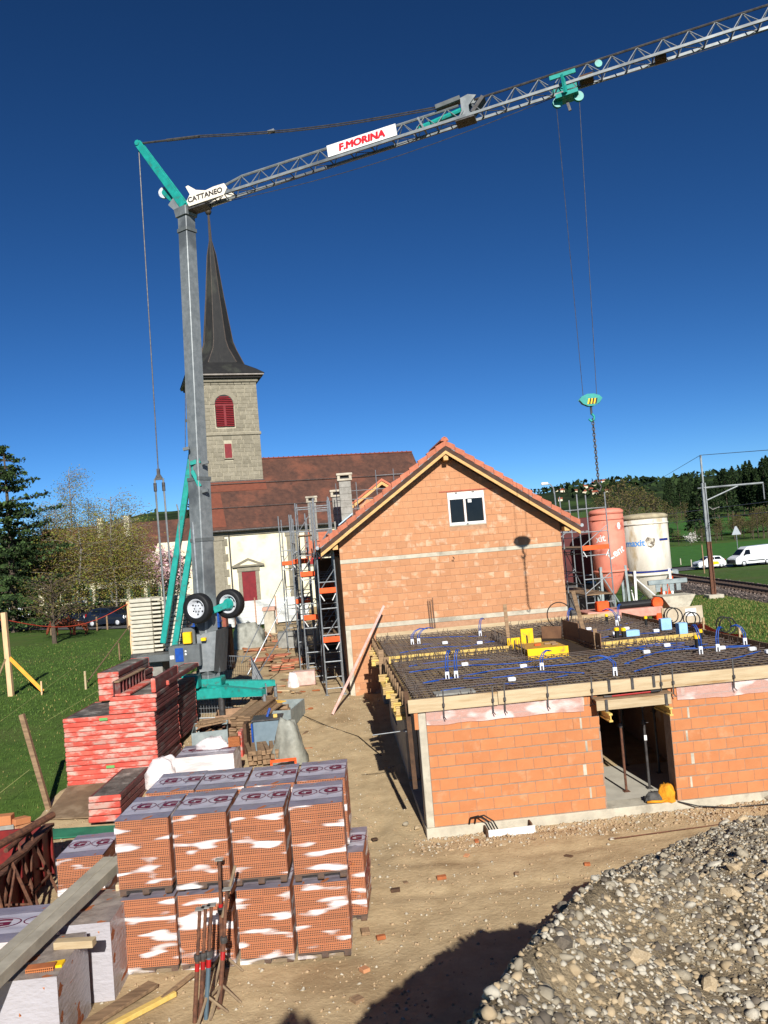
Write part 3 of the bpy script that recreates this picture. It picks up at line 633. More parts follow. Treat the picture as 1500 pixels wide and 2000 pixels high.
# conduits
CLIP = mat('white_plastic', lin((226, 228, 230)), lin((206, 208, 212)), 4, .4)
def stub(u, v, lean, hgt, n, lb):
    c = ax_thing('conduit_outlet', lb, 'conduit', u, v, 2.86, 'conduit outlets standing up from the deck')
    for k in range(n):
        x = .22*k
        bx = MB(); bx.cbox(x-.05, x-.022, -.03, .03, 0, .2, .005); bx.cbox(x+.022, x+.05, -.03, .03, 0, .2, .005); bx.cbox(x-.0215, x+.0215, -.03, .03, .12, .2, .004); bx.build('socket_box', CLIP, c)
        for d_ in (-.02, .03): MB().path([(x+d_, 0, .1), (x+d_*1.2, 0, .2+hgt*.35), (x+lean*.25+d_, .05, .2+hgt*.8), (x+lean*.6+d_, .1, .2+hgt), (x+lean+d_, .18, .2+hgt*.85)], .014, 6).build('hose', BLUEP, c, True)
for q in ((1.0, 9.9, .55, .32, 2, 'pair of blue hoses with white sockets near the back left of the deck'), (3.43, 10.5, .2, .42, 1, 'single blue hose curving up left of the stair opening'), (1.05, 2.5, .15, .5, 2, 'pair of tall blue hoses with white sockets near the front left'), (3.42, 2.5, .3, .28, 1, 'short blue hose with white socket in the middle of the deck front'),
          (4.7, .9, -.5, .28, 1, 'blue hose bending left above the doorway'), (7.6, 2.7, -.1, .55, 1, 'upright blue hose with white socket right of the doorway'), (8.1, 2.8, .25, .42, 1, 'forked blue hoses with white socket at the right'), (8.1, 10.0, -.4, .4, 1, 'blue hose arching at the back right of the deck'), (8.6, 11.2, .2, .4, 1, 'blue hose near the far right corner of the deck'), (6.2, 9.4, .3, .6, 1, 'blue hose rising behind the stair opening boards'), (9.15, 3.4, -.25, .35, 1, 'blue hose at the right edge of the deck')): stub(*q)
hz = [((.4, 2.2), (1.3, 2.7), (2.5, 3.1), (4.0, 2.9), (4.9, 2.95)), ((1.2, 2.6), (2.2, 2.1), (3.2, 2.2), (4.2, 1.5)), ((4.9, 3.0), (6.0, 3.9), (7.1, 4.85), (8.0, 4.5)), ((5.5, 2.3), (6.5, 3.3), (7.4, 3.6), (9.1, 3.1)), ((.3, 4.0), (1.5, 4.4), (2.9, 3.9), (4.4, 4.2)),
      ((1.1, 10), (2.0, 9.4), (2.9, 9.7), (3.5, 8.6)), ((.4, 8.1), (1.6, 8.6), (2.6, 8.2), (3.5, 8.9)), ((1.4, 11.5), (2.6, 11), (3.6, 10.4)), ((6.3, 9.2), (7.3, 9.0), (8.1, 9.9), (8.9, 10.6)), ((6.2, 6.9), (7.2, 7.6), (8.4, 7.2)), ((6.6, 4.2), (7.2, 4.4), (7.9, 3.9), (8.6, 4.3)), ((6.4, 4.8), (7.0, 4.3), (7.8, 4.6)), ((.7, 1.1), (1.9, 1.4), (2.7, 1.0), (3.9, 1.6)), ((5.2, 1.1), (6.4, 1.8), (7.6, 1.5), (8.9, 2.2)), ((.4, 5.2), (1.4, 5.5), (2.6, 5.1))]
def smooth_pts(P, n=5):
    P = [Vector(p) for p in P]; out = []
    for i in range(len(P)-1):
        p0, p1, p2, p3 = P[max(0, i-1)], P[i], P[i+1], P[min(len(P)-1, i+2)]
        for k in range(n): t = k/n; out.append(.5*((2*p1)+(p2-p0)*t+(2*p0-5*p1+4*p2-p3)*t*t+(3*p1-p0-3*p2+p3)*t**3))
    return out+[P[-1]]
for i, h_ in enumerate(hz):
    for k in range(2 if i in (0, 2, 3) else 1):
        P = smooth_pts([(a+.07*k+random.uniform(-.05, .05), b+.09*k, 2.868+random.uniform(-.02, .025)) for a, b in h_])
        ax_one('blue_hose', MB().path(P, .015, 6), BLUEP, 'blue corrugated hose snaking over the steel mesh', 'hose', 'blue hoses lying on the steel mesh', True)
for u, v in ((2.0, 9.2), (3.0, 8.4), (1.8, 4.3), (3.1, 3.1), (2.4, 1.4), (6.5, 3.5), (7.4, 4.3), (8.3, 3.0), (8.8, 2.4), (8.9, 1.8), (7.2, 7.7), (7.9, 8.6), (8.4, 7.4), (6.9, 9.4)):
    ax_one('junction_box', MB().cbox(u-.09, u+.09, v-.06, v+.06, 2.88, 2.97, .015), CLIP, 'small white junction box lying on the steel mesh', 'junction box', 'white junction boxes on the deck')
FOAM = mat('blue_foam', lin((150, 190, 226)), lin((136, 176, 214)), 6, .9)
for u, v, w_, d_, h_, lb in ((8.88, 7.8, .34, .2, .36, 'light blue foam block standing at the right edge of the deck'), (7.5, 7.1, .42, .25, .18, 'light blue foam block lying left of the right yellow strip'), (8.7, 6.2, .26, .26, .38, 'light blue foam block behind the end of the yellow strip')):
    ax_one('foam_block', MB().cbox(u-w_/2, u+w_/2, v-d_/2, v+d_/2, 2.87, 2.87+h_, .01), FOAM, lb, 'foam block', 'foam blocks on the deck')
for u, v, h_, lb in ((8.24, 11.4, .3, 'black pipe with yellow cap at the far right of the deck'), (7.0, 7.0, .34, 'left of two black capped pipes at the yellow strip'), (7.2, 6.96, .32, 'right of two black capped pipes at the yellow strip'), (8.93, 9.5, .32, 'slim black pipe with yellow cap near the right edge'), (7.95, 3.6, .38, 'thick black pipe with yellow cap near the right front'), (8.8, 5.2, .3, 'black pipe with yellow cap behind the forked hoses')):
    c = ax_thing('capped_pipe', lb, 'pipe', u, v, 2.75, 'black pipes with yellow caps'); r_ = .07 if 'thick' in lb or 'two' in lb else .05
    MB().lathe([(r_, 0), (r_, h_)], 12).build('pipe', BLACK, c); MB().lathe([(r_*1.12, h_), (r_*1.12, h_+.07), (r_*.8, h_+.09), (0, h_+.09)], 12).build('cap', YEL, c)
for u, v, r_, lb in ((9.4, 8.2, .24, 'coil of black hose standing at the right edge of the deck'), (9.55, 7.2, .2, 'coil of black hose just right of the foam block'), (9.5, 4.9, .22, 'coil of black hose at the right edge nearest the camera'), (6.1, 9.9, .42, 'big loop of black hose behind the stair opening')):
    P = [(u+r_*math.cos(a)*(1-.02*a), v+.04*a, 3.0+r_+r_*math.sin(a)) for a in np.linspace(-1.57, 11.5 if r_ < .4 else 4.2, 40)]
    ax_one('hose_coil', MB().path([(u-.1, v, 2.85)]+P, .02, 6), BLACK, lb, 'hose', 'black hose coils on the deck', True)
for u, lb in ((2.08, 'left'), (2.16, 'middle'), (2.25, 'right')):
    ax_one('starter_bar', MB().tube((u, 13.15, 2.8), (u-.03, 13.15, 4.1+.05*(lb == 'right')), .012, 5), REBAR, lb+' of three thin steel bars standing against the gable wall', 'steel bar', 'bars against the gable')
# red and white plank leaning at the left
lp = AX.wor(-1.85, 10.68, 0); lp.z = gz(lp.x, lp.y)
one('leaning_plank', MB().beam(lp+Vector((0, 0, .04)), AX.wor(.34, 12.6, 4.05), .09, .03, (.3, -1, .2), .004), mat('faded_red_plank', lin((206, 170, 158)), lin((184, 140, 128)), 6, .8), 'long faded pink plank leaning from the ground against the left edge of the deck', 'plank')
# ================================================================== gabled house
house = thing('gabled_brick_house', 'two storey orange brick house under construction with tiled gable roof', 'house', A0, AX.a)
VG = 13.3; UL, URr = -1.12, 7.4; UC = 3.14; ZT = 10.05; SL = .70
def ztop(u): return ZT-SL*abs(u-UC)
def zwall(u): return ztop(u)-.52
pg = [(UL, VG+.012, .3), (URr, VG+.012, .3), (URr, VG+.012, zwall(URr)), (UC, VG+.012, zwall(UC)), (UL, VG+.012, zwall(UL))]
MB().prism(pg, (0, .3, 0)).build('gable_wall', mat('brick_backing', lin((176, 136, 106)), lin((158, 120, 92)), 7, .95, .004), house)
MB().box(UL+.001, UL+.3, VG+.331, 30, .3, 5.9).build('side_wall', BRICKH, house); MB().box(URr-.3, URr-.001, VG+.331, 30, .3, 5.9).build('side_wall', BRICKH, house)
def lim(z): w_ = (ZT-.50-z)/SL; return UC-w_, UC+w_
WIN = (3.13, 4.56, 6.80, 8.05)
def skipw(p, q, z0, z1):
    if z1 <= WIN[2]+.02 or z0 >= WIN[3]-.02 or q <= WIN[0] or p >= WIN[1]: return None
    return (WIN[0], WIN[1])
rc = courses(-.93, .1, .7, 10, off0=-.93)+courses(UL, URr, 3.37, 9, off0=UL, h=.2567)
rc2 = courses(UL, URr, 5.84, 16, off0=UL+.1, lim=lim, skip=skipw)
lay(house, rc+rc2, VG, BRICKH, .03, gap=.008, joint=.014, limit=300)
MB().cbox(UL, UL+.18, VG-.004, VG+.028, .5, 3.19, .006).build('corner_column', CONC, house)
MB().cbox(UL-.004, URr+.004, VG-.008, VG+.028, 3.195, 3.36, .006).build('concrete_band', CONC, house)
MB().cbox(UL-.004, URr+.004, VG-.008, VG+.028, 5.685, 5.835, .006).build('concrete_band', CONC, house)
# window
wd = MB().box(WIN[0], WIN[1], VG-.002, VG+.02, WIN[2]-.04, WIN[2]).build('window', CONC, house)
u0, u1, z0, z1 = WIN; fr = MB()
for a in ((u0, u1, z1-.27, z1), (u0, u1, z0, z0+.1), (u0, u0+.09, z0+.1, z1-.27), (u1-.09, u1, z0+.1, z1-.27), (u0+.6, u0+.7, z0+.1, z1-.27)): fr.cbox(a[0]+.012, a[1]-.012, VG-.012, VG+.035, a[2], a[3], .006)
fr.build('frame', WHITE, wd)
for a, b in ((u0+.09, u0+.6), (u0+.7, u1-.09)): MB().box(a, b, VG-.002, VG+.01, z0+.1, z1-.27).build('pane', GLASS, wd)
MB().box(u0+.78, u0+.92, VG-.008, VG-.0035, z1-.42, z1-.3).build('label_sticker', WHITE, wd)
B = MB()
for x in (u0+.3, u0+.95): B.cbox(x, x+.1, VG-.02, VG-.0125, z1-.05, z1-.01, .002)
B.cbox(u0+.66, u0+.74, VG-.02, VG-.0125, z0, z0+.04, .002); B.build('fixing', BLACK, wd)
MB().cbox(u0-.3, u1+.35, VG-.012, VG+.02, z1+.03, z1+.075, .004).build('lintel', mat('red_lintel', lin((172, 92, 70)), lin((150, 80, 62)), 6, .8), house)
# roof: sheets, tiles along the verge, boards, purlins
VR0, VR1 = 12.78, 30.
soff = mat('brown_board', lin((78, 56, 44)), lin((62, 45, 36)), 5, .8, rnd=.05)
UE = (-1.82, 8.02)
for s_, ue in ((-1, UE[0]), (1, UE[1])):
    pl = [(UC, VR0+.03, ztop(UC)-.2), (ue, VR0+.03, ztop(ue)-.2), (ue, VR0+.03, ztop(ue)-.36), (UC, VR0+.03, ztop(UC)-.36)]
    r_ = MB().prism(pl, (0, VR1-VR0, 0)).build('roof', soff, house)
    # tiles: rows of ridged sheet on the slope
    B = MB(); nrow = 14
    for k in range(nrow):
        a = UC+(ue-UC)*k/nrow; b = UC+(ue-UC)*(k+1.12)/nrow
        B.prism([(a, VR0+.18, ztop(a)-.12), (b, VR0+.18, ztop(b)-.06), (b, VR0+.18, ztop(b)-.17), (a, VR0+.18, ztop(a)-.19)], (0, VR1-VR0-.2, 0))
    B.build('tile_course', TILE, r_)
    for k in range(nrow):
        a = UC+(ue-UC)*k/nrow; b = UC+(ue-UC)*(k+1.06)/nrow; dz = .012*random.uniform(-1, 1)
        B = MB(); B.prism([(a, VR0-.02, ztop(a)-.055+dz), (b, VR0-.02, ztop(b)+.015+dz), (b, VR0-.02, ztop(b)-.21+dz), (a, VR0-.02, ztop(a)-.25+dz)], (0, .04, 0)); B.prism([(a, VR0+.021, ztop(a)-.055+dz), (b, VR0+.021, ztop(b)+.015+dz), (b, VR0+.021, ztop(b)-.03+dz), (a, VR0+.021, ztop(a)-.1+dz)], (0, .22, 0))
        B.build('verge_tile', TILE, r_)
    pl = [(UC, VR0, ztop(UC)-.24), (ue, VR0, ztop(ue)-.24), (ue, VR0, ztop(ue)-.42), (UC, VR0, ztop(UC)-.42)]
    MB().prism(pl, (0, .028, 0)).build('bargeboard', soff, r_)
    pl = [(UC, VR0-.004, ztop(UC)-.215), (ue, VR0-.004, ztop(ue)-.215), (ue, VR0-.004, ztop(ue)-.238), (UC, VR0-.004, ztop(UC)-.238)]
    MB().prism(pl, (0, .03, 0)).build('metal_flashing', STEEL, r_)
    pl = [(UC, VR0+.004, ztop(UC)-.425), (ue, VR0+.004, ztop(ue)-.425), (ue, VR0+.004, ztop(ue)-.55), (UC, VR0+.004, ztop(UC)-.55)]
    MB().prism(pl, (0, .1, 0)).build('rafter', mat('new_timber', lin((204, 164, 104)), lin((186, 144, 86)), 5, .6, stretch=(.4, 3, 3)), r_)
    e_ = ue+.05*s_; MB().tube((e_+.06*s_, VR0+.1, ztop(ue)-.22), (e_+.06*s_, VR1, ztop(ue)-.22), .07, 10).build('gutter', STEEL, r_)
NT = MATS['new_timber']
MB().cbox(UC-.09, UC+.09, 12.86, VG+.02, zwall(UC)-.27, zwall(UC)-.02, .006).build('purlin', NT, house)
for u in (UL-.25, URr+.05): MB().cbox(u, u+.2, 12.9, VG+.02, zwall(u+.1)-.2, zwall(u+.1)-.03, .006).build('purlin', NT, house)
for k in range(9):
    MB().path([(UC-.13, VR0+.05+k*.42, ZT-.06), (UC-.08, VR0+.05+k*.42, ZT+.04), (UC, VR0+.05+k*.42, ZT+.08), (UC+.08, VR0+.05+k*.42, ZT+.04), (UC+.13, VR0+.05+k*.42, ZT-.06)], .03, 5).build('ridge_clip', TILE, house) if k == 0 else None
    MB().prism([(UC-.15, VR0+.02+k*.4, ZT-.06), (UC-.08, VR0+.02+k*.4, ZT+.05), (UC+.08, VR0+.02+k*.4, ZT+.05), (UC+.15, VR0+.02+k*.4, ZT-.06)], (0, .41, .012)).build('ridge_tile', TILE, house)
# hanging hook loop on the wall
MB().path([(3.15, VG-.01, 5.62), (3.2, VG-.06, 5.56), (3.16, VG-.08, 5.48), (3.1, VG-.04, 5.5)], .012, 5).build('cable_end', BLACK, house)
# chimneys
def chimney(u, v, zb, zt, w_):
    h0 = zt-.34; c = MB(); nb = int((h0-zb)/.3)+1
    for k in range(nb): c.cbox(u-w_/2, u+w_/2, v-w_/2, v+w_/2, zb+k*(h0-zb)/nb, zb+(k+1)*(h0-zb)/nb-.006, .006)
    r_ = c.build('chimney', CONCG, house); cp = MB(); e = w_/2+.07
    cp.cbox(u-e, u+e, v-e, v+e, h0, h0+.09, .01)
    for a in (-1, 1):
        for b in (-1, 1): cp.cbox(u+a*(e-.07)-.06, u+a*(e-.07)+.06, v+b*(e-.07)-.06, v+b*(e-.07)+.06, h0+.091, h0+.23, .006)
    cp.cbox(u-e-.03, u+e+.03, v-e-.03, v+e+.03, h0+.231, h0+.34, .02); cp.build('cap', CONC, r_)
    MB().box(u-w_/2+.05, u+w_/2-.05, v-w_/2+.05, v+w_/2-.05, h0+.091, h0+.2).build('flue', BLACK, r_)
chimney(-.53, 19, 7.2, 9.6, .52); chimney(-.86, 22, 6.8, 9.1, .46); chimney(-2.12, 26, 6.6, 9.15, .44)
MB().prism([(-.95, 18.6, 7.28), (-.3, 18.6, 7.74), (-.3, 18.6, 7.80), (-.95, 18.6, 7.34)], (0, .25, 0)).build('chimney_flashing', mat('pale_metal', lin((176, 196, 212)), lin((160, 180, 196)), 3, .4, metal=.5), house)
# dormer behind and low rear wing on the left
dm = MB().box(.2, 2.5, 22.2, 25, 7.0, 8.55).build('dormer', BRICKH, house)
for s_ in (-1, 1):
    a, b = 1.37, 1.37+s_*1.9; MB().prism([(a, 21.9, 9.5), (b, 21.9, 9.5-1.33), (b, 21.9, 9.4-1.33), (a, 21.9, 9.38)], (0, 3.4, 0)).build('dormer_roof', TILE, dm)
    MB().prism([(a, 21.95, 9.37), (b, 21.95, 9.39-1.33), (b, 21.95, 9.22-1.33), (a, 21.95, 9.2)], (0, .1, 0)).build('dormer_rafter', NT, dm)
wg = MB().box(-2.3, UL-.01, 26.2, 29, .4, 5.8).build('rear_wing', WOODD, house)  # dark plank colour stands in for the house shade on this wall
MB().prism([(-2.6, 24.6, 5.9), (-2.6, 26.5, 7.2), (-2.6, 26.5, 7.3), (-2.6, 24.6, 6.0)], (2.0, 0, 0)).build('wing_roof', TILE, wg)
MB().prism([(-2.6, 26.51, 7.2), (-2.6, 29.5, 5.9), (-2.6, 29.5, 6.0), (-2.6, 26.51, 7.3)], (2.0, 0, 0)).build('wing_roof', TILE, wg)
for u in (-2.5, -1.9, -1.3): MB().prism([(u, 24.5, 5.75), (u, 26.5, 7.05), (u, 26.5, 7.18), (u, 24.5, 5.87)], (.1, 0, 0)).build('wing_rafter', NT, wg)
# ------------------------------------------------------------------ scaffolds
def scaffold(name, label, u0, u1, vs, top, levels, toes, lowz=None, fr=AX):
    s_ = thing(name, label, 'scaffold', fr.wor((u0+u1)/2, vs[0], 0), fr.a, 'tube scaffolds round the gabled house'); off = ((u0+u1)/2, vs[0], 0)
    def bd(nm, mb, mt): return mb.build(nm, mt, s_, off=off)
    for i, v in enumerate(vs):
        zt = top[i]
        for u in (u0, u1):
            zb = fr.gz(u, v)-.02; bd('standard', MB().tube((u, v, zb), (u+random.uniform(-.02, .02), v, zt), .03, 8), STEEL)
            bd('base_plate', MB().cbox(u-.08, u+.08, v-.08, v+.08, zb, zb+.04, .004), STEEL)
        z = fr.gz(u0, v)+.25
        while z < zt-.1: bd('transom', MB().tube((u0, v, z), (u1, v, z), .024, 6), STEEL); z += 1.0
        for z in levels:
            if z < zt and i % 2 == 0: bd('brace', MB().tube((u0, v, z+.1), (u1, v, z+.95), .018, 6), STEEL)
    for i in range(len(vs)-1):
        a, b = vs[i], vs[i+1]
        for z in levels:
            if z > min(top[i], top[i+1]): continue
            for u in (u0, u1): bd('ledger', MB().tube((u, a, z), (u, b, z), .024, 6), STEEL)
            for dz in (.5, 1.0):
                if z+dz < min(top[i], top[i+1]): bd('guard_rail', MB().tube((u0, a, z+dz), (u0, b, z+dz), .02, 6), STEEL)
            for k in range(2):
                wd_ = (u1-u0-.06)/2; bd('deck_plank', MB().cbox(u0+.03+k*wd_, u0+.02+(k+1)*wd_, a+.03, b-.03, z+.02, z+.06, .004), WOODG)
            bd('diagonal', MB().tube((u0, a, z-1.9), (u0, b, z-.05), .018, 6), STEEL) if z-1.9 > fr.gz(u0, a) else None
    for v, z in toes:
        bd('toe_board', MB().cbox(u0+.02, u1-.02, v-.06, v-.035, z+.04, z+.24, .004), ORANGE)
        for q in (u0+.04, u1-.04): bd('corner_brace', MB().tube((q, v-.02, z), (q+(.14 if q < (u0+u1)/2 else -.14), v-.02, z-.25), .02, 5), WHITE)
    return s_
scaffold('scaffold', 'tall steel tube scaffold along the left wall of the gabled house with orange toe boards', -2.0, -1.34, [13.6, 16.1, 18.6, 21.1, 23.0], [8.1, 8.4, 8.6, 8.6, 8.4], [2.75, 4.6, 6.2], [(13.6, 2.75), (13.6, 4.6), (16.1, 6.2), (18.6, 4.6)])
scaffold('scaffold', 'steel tube scaffold with bracket bays in front of the church, left of the house scaffold', -3.15, -2.45, [20.0, 22.5, 25.0], [8.0, 8.1, 8.0], [3.9, 5.7], [(20, 5.7), (22.5, 5.7), (20, 3.9)])
scaffold('scaffold', 'second row of steel tube scaffold between the tall one and the bracket bays', -2.75, -2.12, [16.6, 19.1], [8.3, 8.4], [3.4, 5.2, 6.9], [(16.6, 5.2), (16.6, 3.4)])
scaffold('scaffold', 'narrow steel tube scaffold left of the bracket scaffold before the church window', -3.9, -3.25, [25.2, 27.7], [8.2, 8.1], [5.6], [(25.2, 5.6)])
scaffold('scaffold', 'steel tube scaffold at the right corner of the gabled house beside the orange silo', 9.2, 10.4, [16.5, 19.0, 21.5], [7.75, 7.8, 7.7], [3.4, 5.4], [(16.5, 5.3)])
MB_ = MB()
for a, b in (((-3.9, 25.2, 5.0), (-6.0, 22, 1.0)), ((-3.3, 20, 4.6), (-5.4, 18.5, 1.0)), ((-2.5, 20, 4.4), (-5.2, 12.5, 1.1))): 
    pa = AX.wor(*b); pa.z = gz(pa.x, pa.y); one('raker_tube', MB().tube(AX.wor(*a), pa, .026, 6), STEEL, {22: 'farthest slanting steel tube bracing the scaffold before the church', 18.5: 'middle slanting steel tube bracing the scaffold before the church', 12.5: 'nearest and longest slanting steel tube bracing the scaffold'}[b[1]], 'steel tube', 'slanting scaffold braces')
# guard rails above the roof behind
for k, (u, v, z) in enumerate(((-.9, 20.5, 7.3), (1.4, 26, 8.4))):
    gr = ax_thing('roof_guard_rail', ['light steel guard rail frame standing behind the big chimney', 'light steel guard rail frame on the ridge line before the church roof'][k], 'guard rail', u, v, z, 'roof guard rails'); n = 4
    for i in range(n): MB().tube((i*.95, 0, -.5), (i*.95, 0, 2.0-.1*k), .022, 6).build('standard', STEEL, gr)
    for z2 in (.3, .75, 1.2, 1.6): MB().tube((0, 0, z2), ((n-1)*.95, 0, z2), .016, 6).build('rail', STEEL, gr)
    for i in range(n-1): MB().tube((i*.95, 0, .75), (i*.95+.47, 0, 1.2), .012, 5).build('lattice', STEEL, gr); MB().tube((i*.95+.47, 0, 1.2), ((i+1)*.95, 0, .75), .012, 5).build('lattice', STEEL, gr)
# ================================================================== crane
cb_ = Vector((-6.45, 28, gz(-6.45, 28)))
crane = thing('tower_crane', 'grey and teal self-erecting tower crane standing left of the house', 'crane', cb_, 0, None, True)
MASTG = mat('crane_galvanised_steel', lin((138, 142, 142)), lin((116, 121, 122)), 5, .5, .001, metal=.3, stain=lin((96, 100, 102)), sscale=.5, samt=.3)
GREYP = mat('crane_grey_paint', lin((98, 102, 102)), lin((84, 88, 88)), 4, .5)
M0 = aty(408, 1330, 28); MT = aty(364, 425, 28); JT = aty(1103, 172, 24)
up = (MT-M0).normalized(); J0 = aty(376, 404, 27.8)
jd = (JT-J0).normalized(); jl = (JT-J0).length
MK = M0+(MT-M0)*.43                                              # joint of the two mast sections
bk = Vector((jd.x, jd.y, 0)).normalized(); sd_ = Vector((-bk.y, bk.x, 0))
rt = 35
def oct_beam(B, p, q, w1, w2, fx, fy):
    c_ = .1
    for i, (o_, w_) in enumerate(((p, w1), (q, w2))):
        for a, b in ((-1, -1+2*c_*.5), (-1+2*c_*.5, -1), (1-2*c_*.5, -1), (1, -1+2*c_*.5), (1, 1-2*c_*.5), (1-2*c_*.5, 1), (-1+2*c_*.5, 1), (-1, 1-2*c_*.5)): B.v.append(tuple(o_+fx*(a*w_/2)+fy*(b*w_/2)))
    s0 = len(B.v)-16
    for k in range(8): B.f.append((s0+k, s0+(k+1) % 8, s0+8+(k+1) % 8, s0+8+k)); B.mi.append(0)
    B.f += [tuple(s0+k for k in range(8)), tuple(s0+8+k for k in range(8))]; B.mi += [0, 0]
fx = Vector((math.cos(math.radians(rt)), -math.sin(math.radians(rt)), 0)); fy = Vector((math.sin(math.radians(rt)), math.cos(math.radians(rt)), 0))
B = MB(); oct_beam(B, M0, MK, .56, .56, fx, fy); B.build('lower_mast', MASTG, crane)
B = MB(); oct_beam(B, MK-up*.3, MT, .47, .43, fx, fy); B.build('upper_mast', MASTG, crane)
for t in (.44, .56): 
    q = M0+(MT-M0)*t; MB().beam(q-fx*.25, q-fx*.55+Vector((0, 0, .02)), .04, .1).build('bracket', GREYP, crane)
for t in (.02, .3, .43, .97): q = M0+(MT-M0)*t; B = MB(); oct_beam(B, q-up*.06, q+up*.06, .6 if t < .44 else .5, .6 if t < .44 else .5, fx, fy); B.build('mast_flange', GREYP, crane)
# mast head
B = MB(); oct_beam(B, MT, MT+up*.28, .54, .62, fx, fy); B.build('mast_head', MASTG, crane)
MB().beam(MT+up*.2-bk*.1, MT+up*.62-bk*.5, .3, .3).build('head_bracket', MASTG, crane)
AT = aty(271, 281, 28.6); AB = MT+up*.35+bk*.0
for s_ in (-.16, .16):
    MB().beam(AB+sd_*s_, AT+sd_*s_*.35, .08, .26, (0, 0, 1), .01).build('a_frame_strut', TEAL, crane)
MB().tube(AT-sd_*.12, AT+sd_*.12, .1, 10).build('tip_pin', TEAL, crane)
MB().beam(MT+up*.5-bk*.3, aty(318, 374, 28.4), .1, .16, (0, 0, 1), .01).build('rear_strut', TEAL, crane)
q = aty(321, 377, 28.4); MB().lathe([(.0, -.04), (.2, -.04), (.16, -.015), (.16, .015), (.2, .04), (0, .04)], 20, q, Matrix.Rotation(math.pi/2, 3, 'X')).build('pulley', STEEL, crane)
# jib: three chords, lattice
JE = J0+jd*(jl*1.62); W_, H_ = .46, .5
nrm = jd.cross(sd_).normalized(); nrm = nrm if nrm.z > 0 else -nrm
LEN = (JE-J0).length
def jp(t, s_=0, h_=0): return J0+jd*t+sd_*(s_*W_/2)+nrm*(h_*H_)
def hk(t): return 1 if t > 2.0 else .25+.75*t/2.0
CHORD = MASTG; JNT = jl*.765
for s_ in (-1, 1):
    MB().beam(jp(.0, s_), jp(JNT, s_), .07, .09).build('lower_chord', CHORD, crane); MB().beam(jp(JNT, s_), jp(LEN, s_), .06, .08).build('lower_chord', CHORD, crane)
MB().path([jp(.5, 0, hk(.5)), jp(2.0, 0, 1), jp(JNT-.2, 0, 1)], .045, 6).build('upper_chord', CHORD, crane); MB().path([jp(JNT+.3, 0, 1.05), jp(LEN, 0, 1)], .035, 6).build('upper_chord', STEELD, crane)
n = int(LEN/.72); t = .9
for k in range(n):
    a, b, c_ = .9+k*.72, .9+k*.72+.36, .9+(k+1)*.72
    if c_ > LEN: break
    for s_ in (-1, 1):
        MB().tube(jp(a, s_), jp(b, 0, hk(b)), .016, 5).build('lattice_bar', STEEL, crane); MB().tube(jp(b, 0, hk(b)), jp(c_, s_), .016, 5).build('lattice_bar', STEEL, crane)
    MB().tube(jp(a, -1), jp(a, 1), .018, 5).build('cross_bar', STEELD, crane)
    if k % 2: MB().tube(jp(a, -1), jp(c_, 1), .012, 5).build('cross_bar', STEELD, crane)
# jib hinge and pendant anchor
hb = JNT
MB().beam(jp(hb-1.5, 0, .95), jp(hb-1.35, 0, .05), .3, .06, bk).build('hinge_plate', MASTG, crane)
for s_ in (-.55, .55): MB().prism([jp(hb-.3, s_, 0), jp(hb+.1, s_, .0), jp(hb+.12, s_, .7), jp(hb+.4, s_, 1.2), jp(hb+.15, s_, 1.4), jp(hb-.1, s_, 1.3), jp(hb-.12, s_, .5)], sd_*.05).build('hinge_plate', MASTG, crane)
MB().beam(jp(hb-.9, 0, 1.25), jp(hb-.1, 0, 1.35), .3, .13).build('anchor_bar', GREYP, crane)
MB().tube(jp(hb-1.6, 0, .35), jp(hb+.1, 0, .7), .09, 8).build('folding_ram', TEAL, crane)
MB().beam(jp(hb+.2, 0, .2), jp(hb+.6, 0, .95), .34, .12).build('hinge_link', STEELD, crane)
MB().beam(jp(hb-.35, 0, -.08), jp(hb+.25, 0, -.08), .5, .1).build('hinge_base', STEELD, crane)
# pendant: bar, turnbuckle, rope
P0 = AT+bk*.05; P3 = jp(hb-.8, 0, 1.28); P1 = P0+(P3-P0)*.1; P2 = P0+(P3-P0)*.22
MB().tube(P0, P1, .035, 6).tube(P1, P2, .05, 6).build('pendant_bar', STEELD, crane)
for s_ in (-.06, .06):
    sag = [P2+(P3-P2)*(i/10)+sd_*s_+Vector((0, 0, -.18*math.sin(math.pi*i/10))) for i in range(11)]; MB().path(sag, .022, 5).build('pendant_rope', STEELD, crane)
q = P2+(P3-P2)*.32; MB().beam(q-jd*.12-Vector((0, 0, .12)), q+jd*.12-Vector((0, 0, .12)), .12, .07).build('rope_clamp', STEEL, crane)
# ropes along and below the jib
for a, b, sg in ((jp(.3, .2, -.15), jp(jl, .2, -.25), .35), (jp(.3, -.2, -.1), jp(hb, -.2, -.12), .12), (jp(jl, -.2, -.2), jp(LEN, .2, -.15), .12)):
    MB().path([a+(b-a)*(i/12)+Vector((0, 0, -sg*math.sin(math.pi*i/12))) for i in range(13)], .011, 5).build('jib_rope', STEELD, crane)
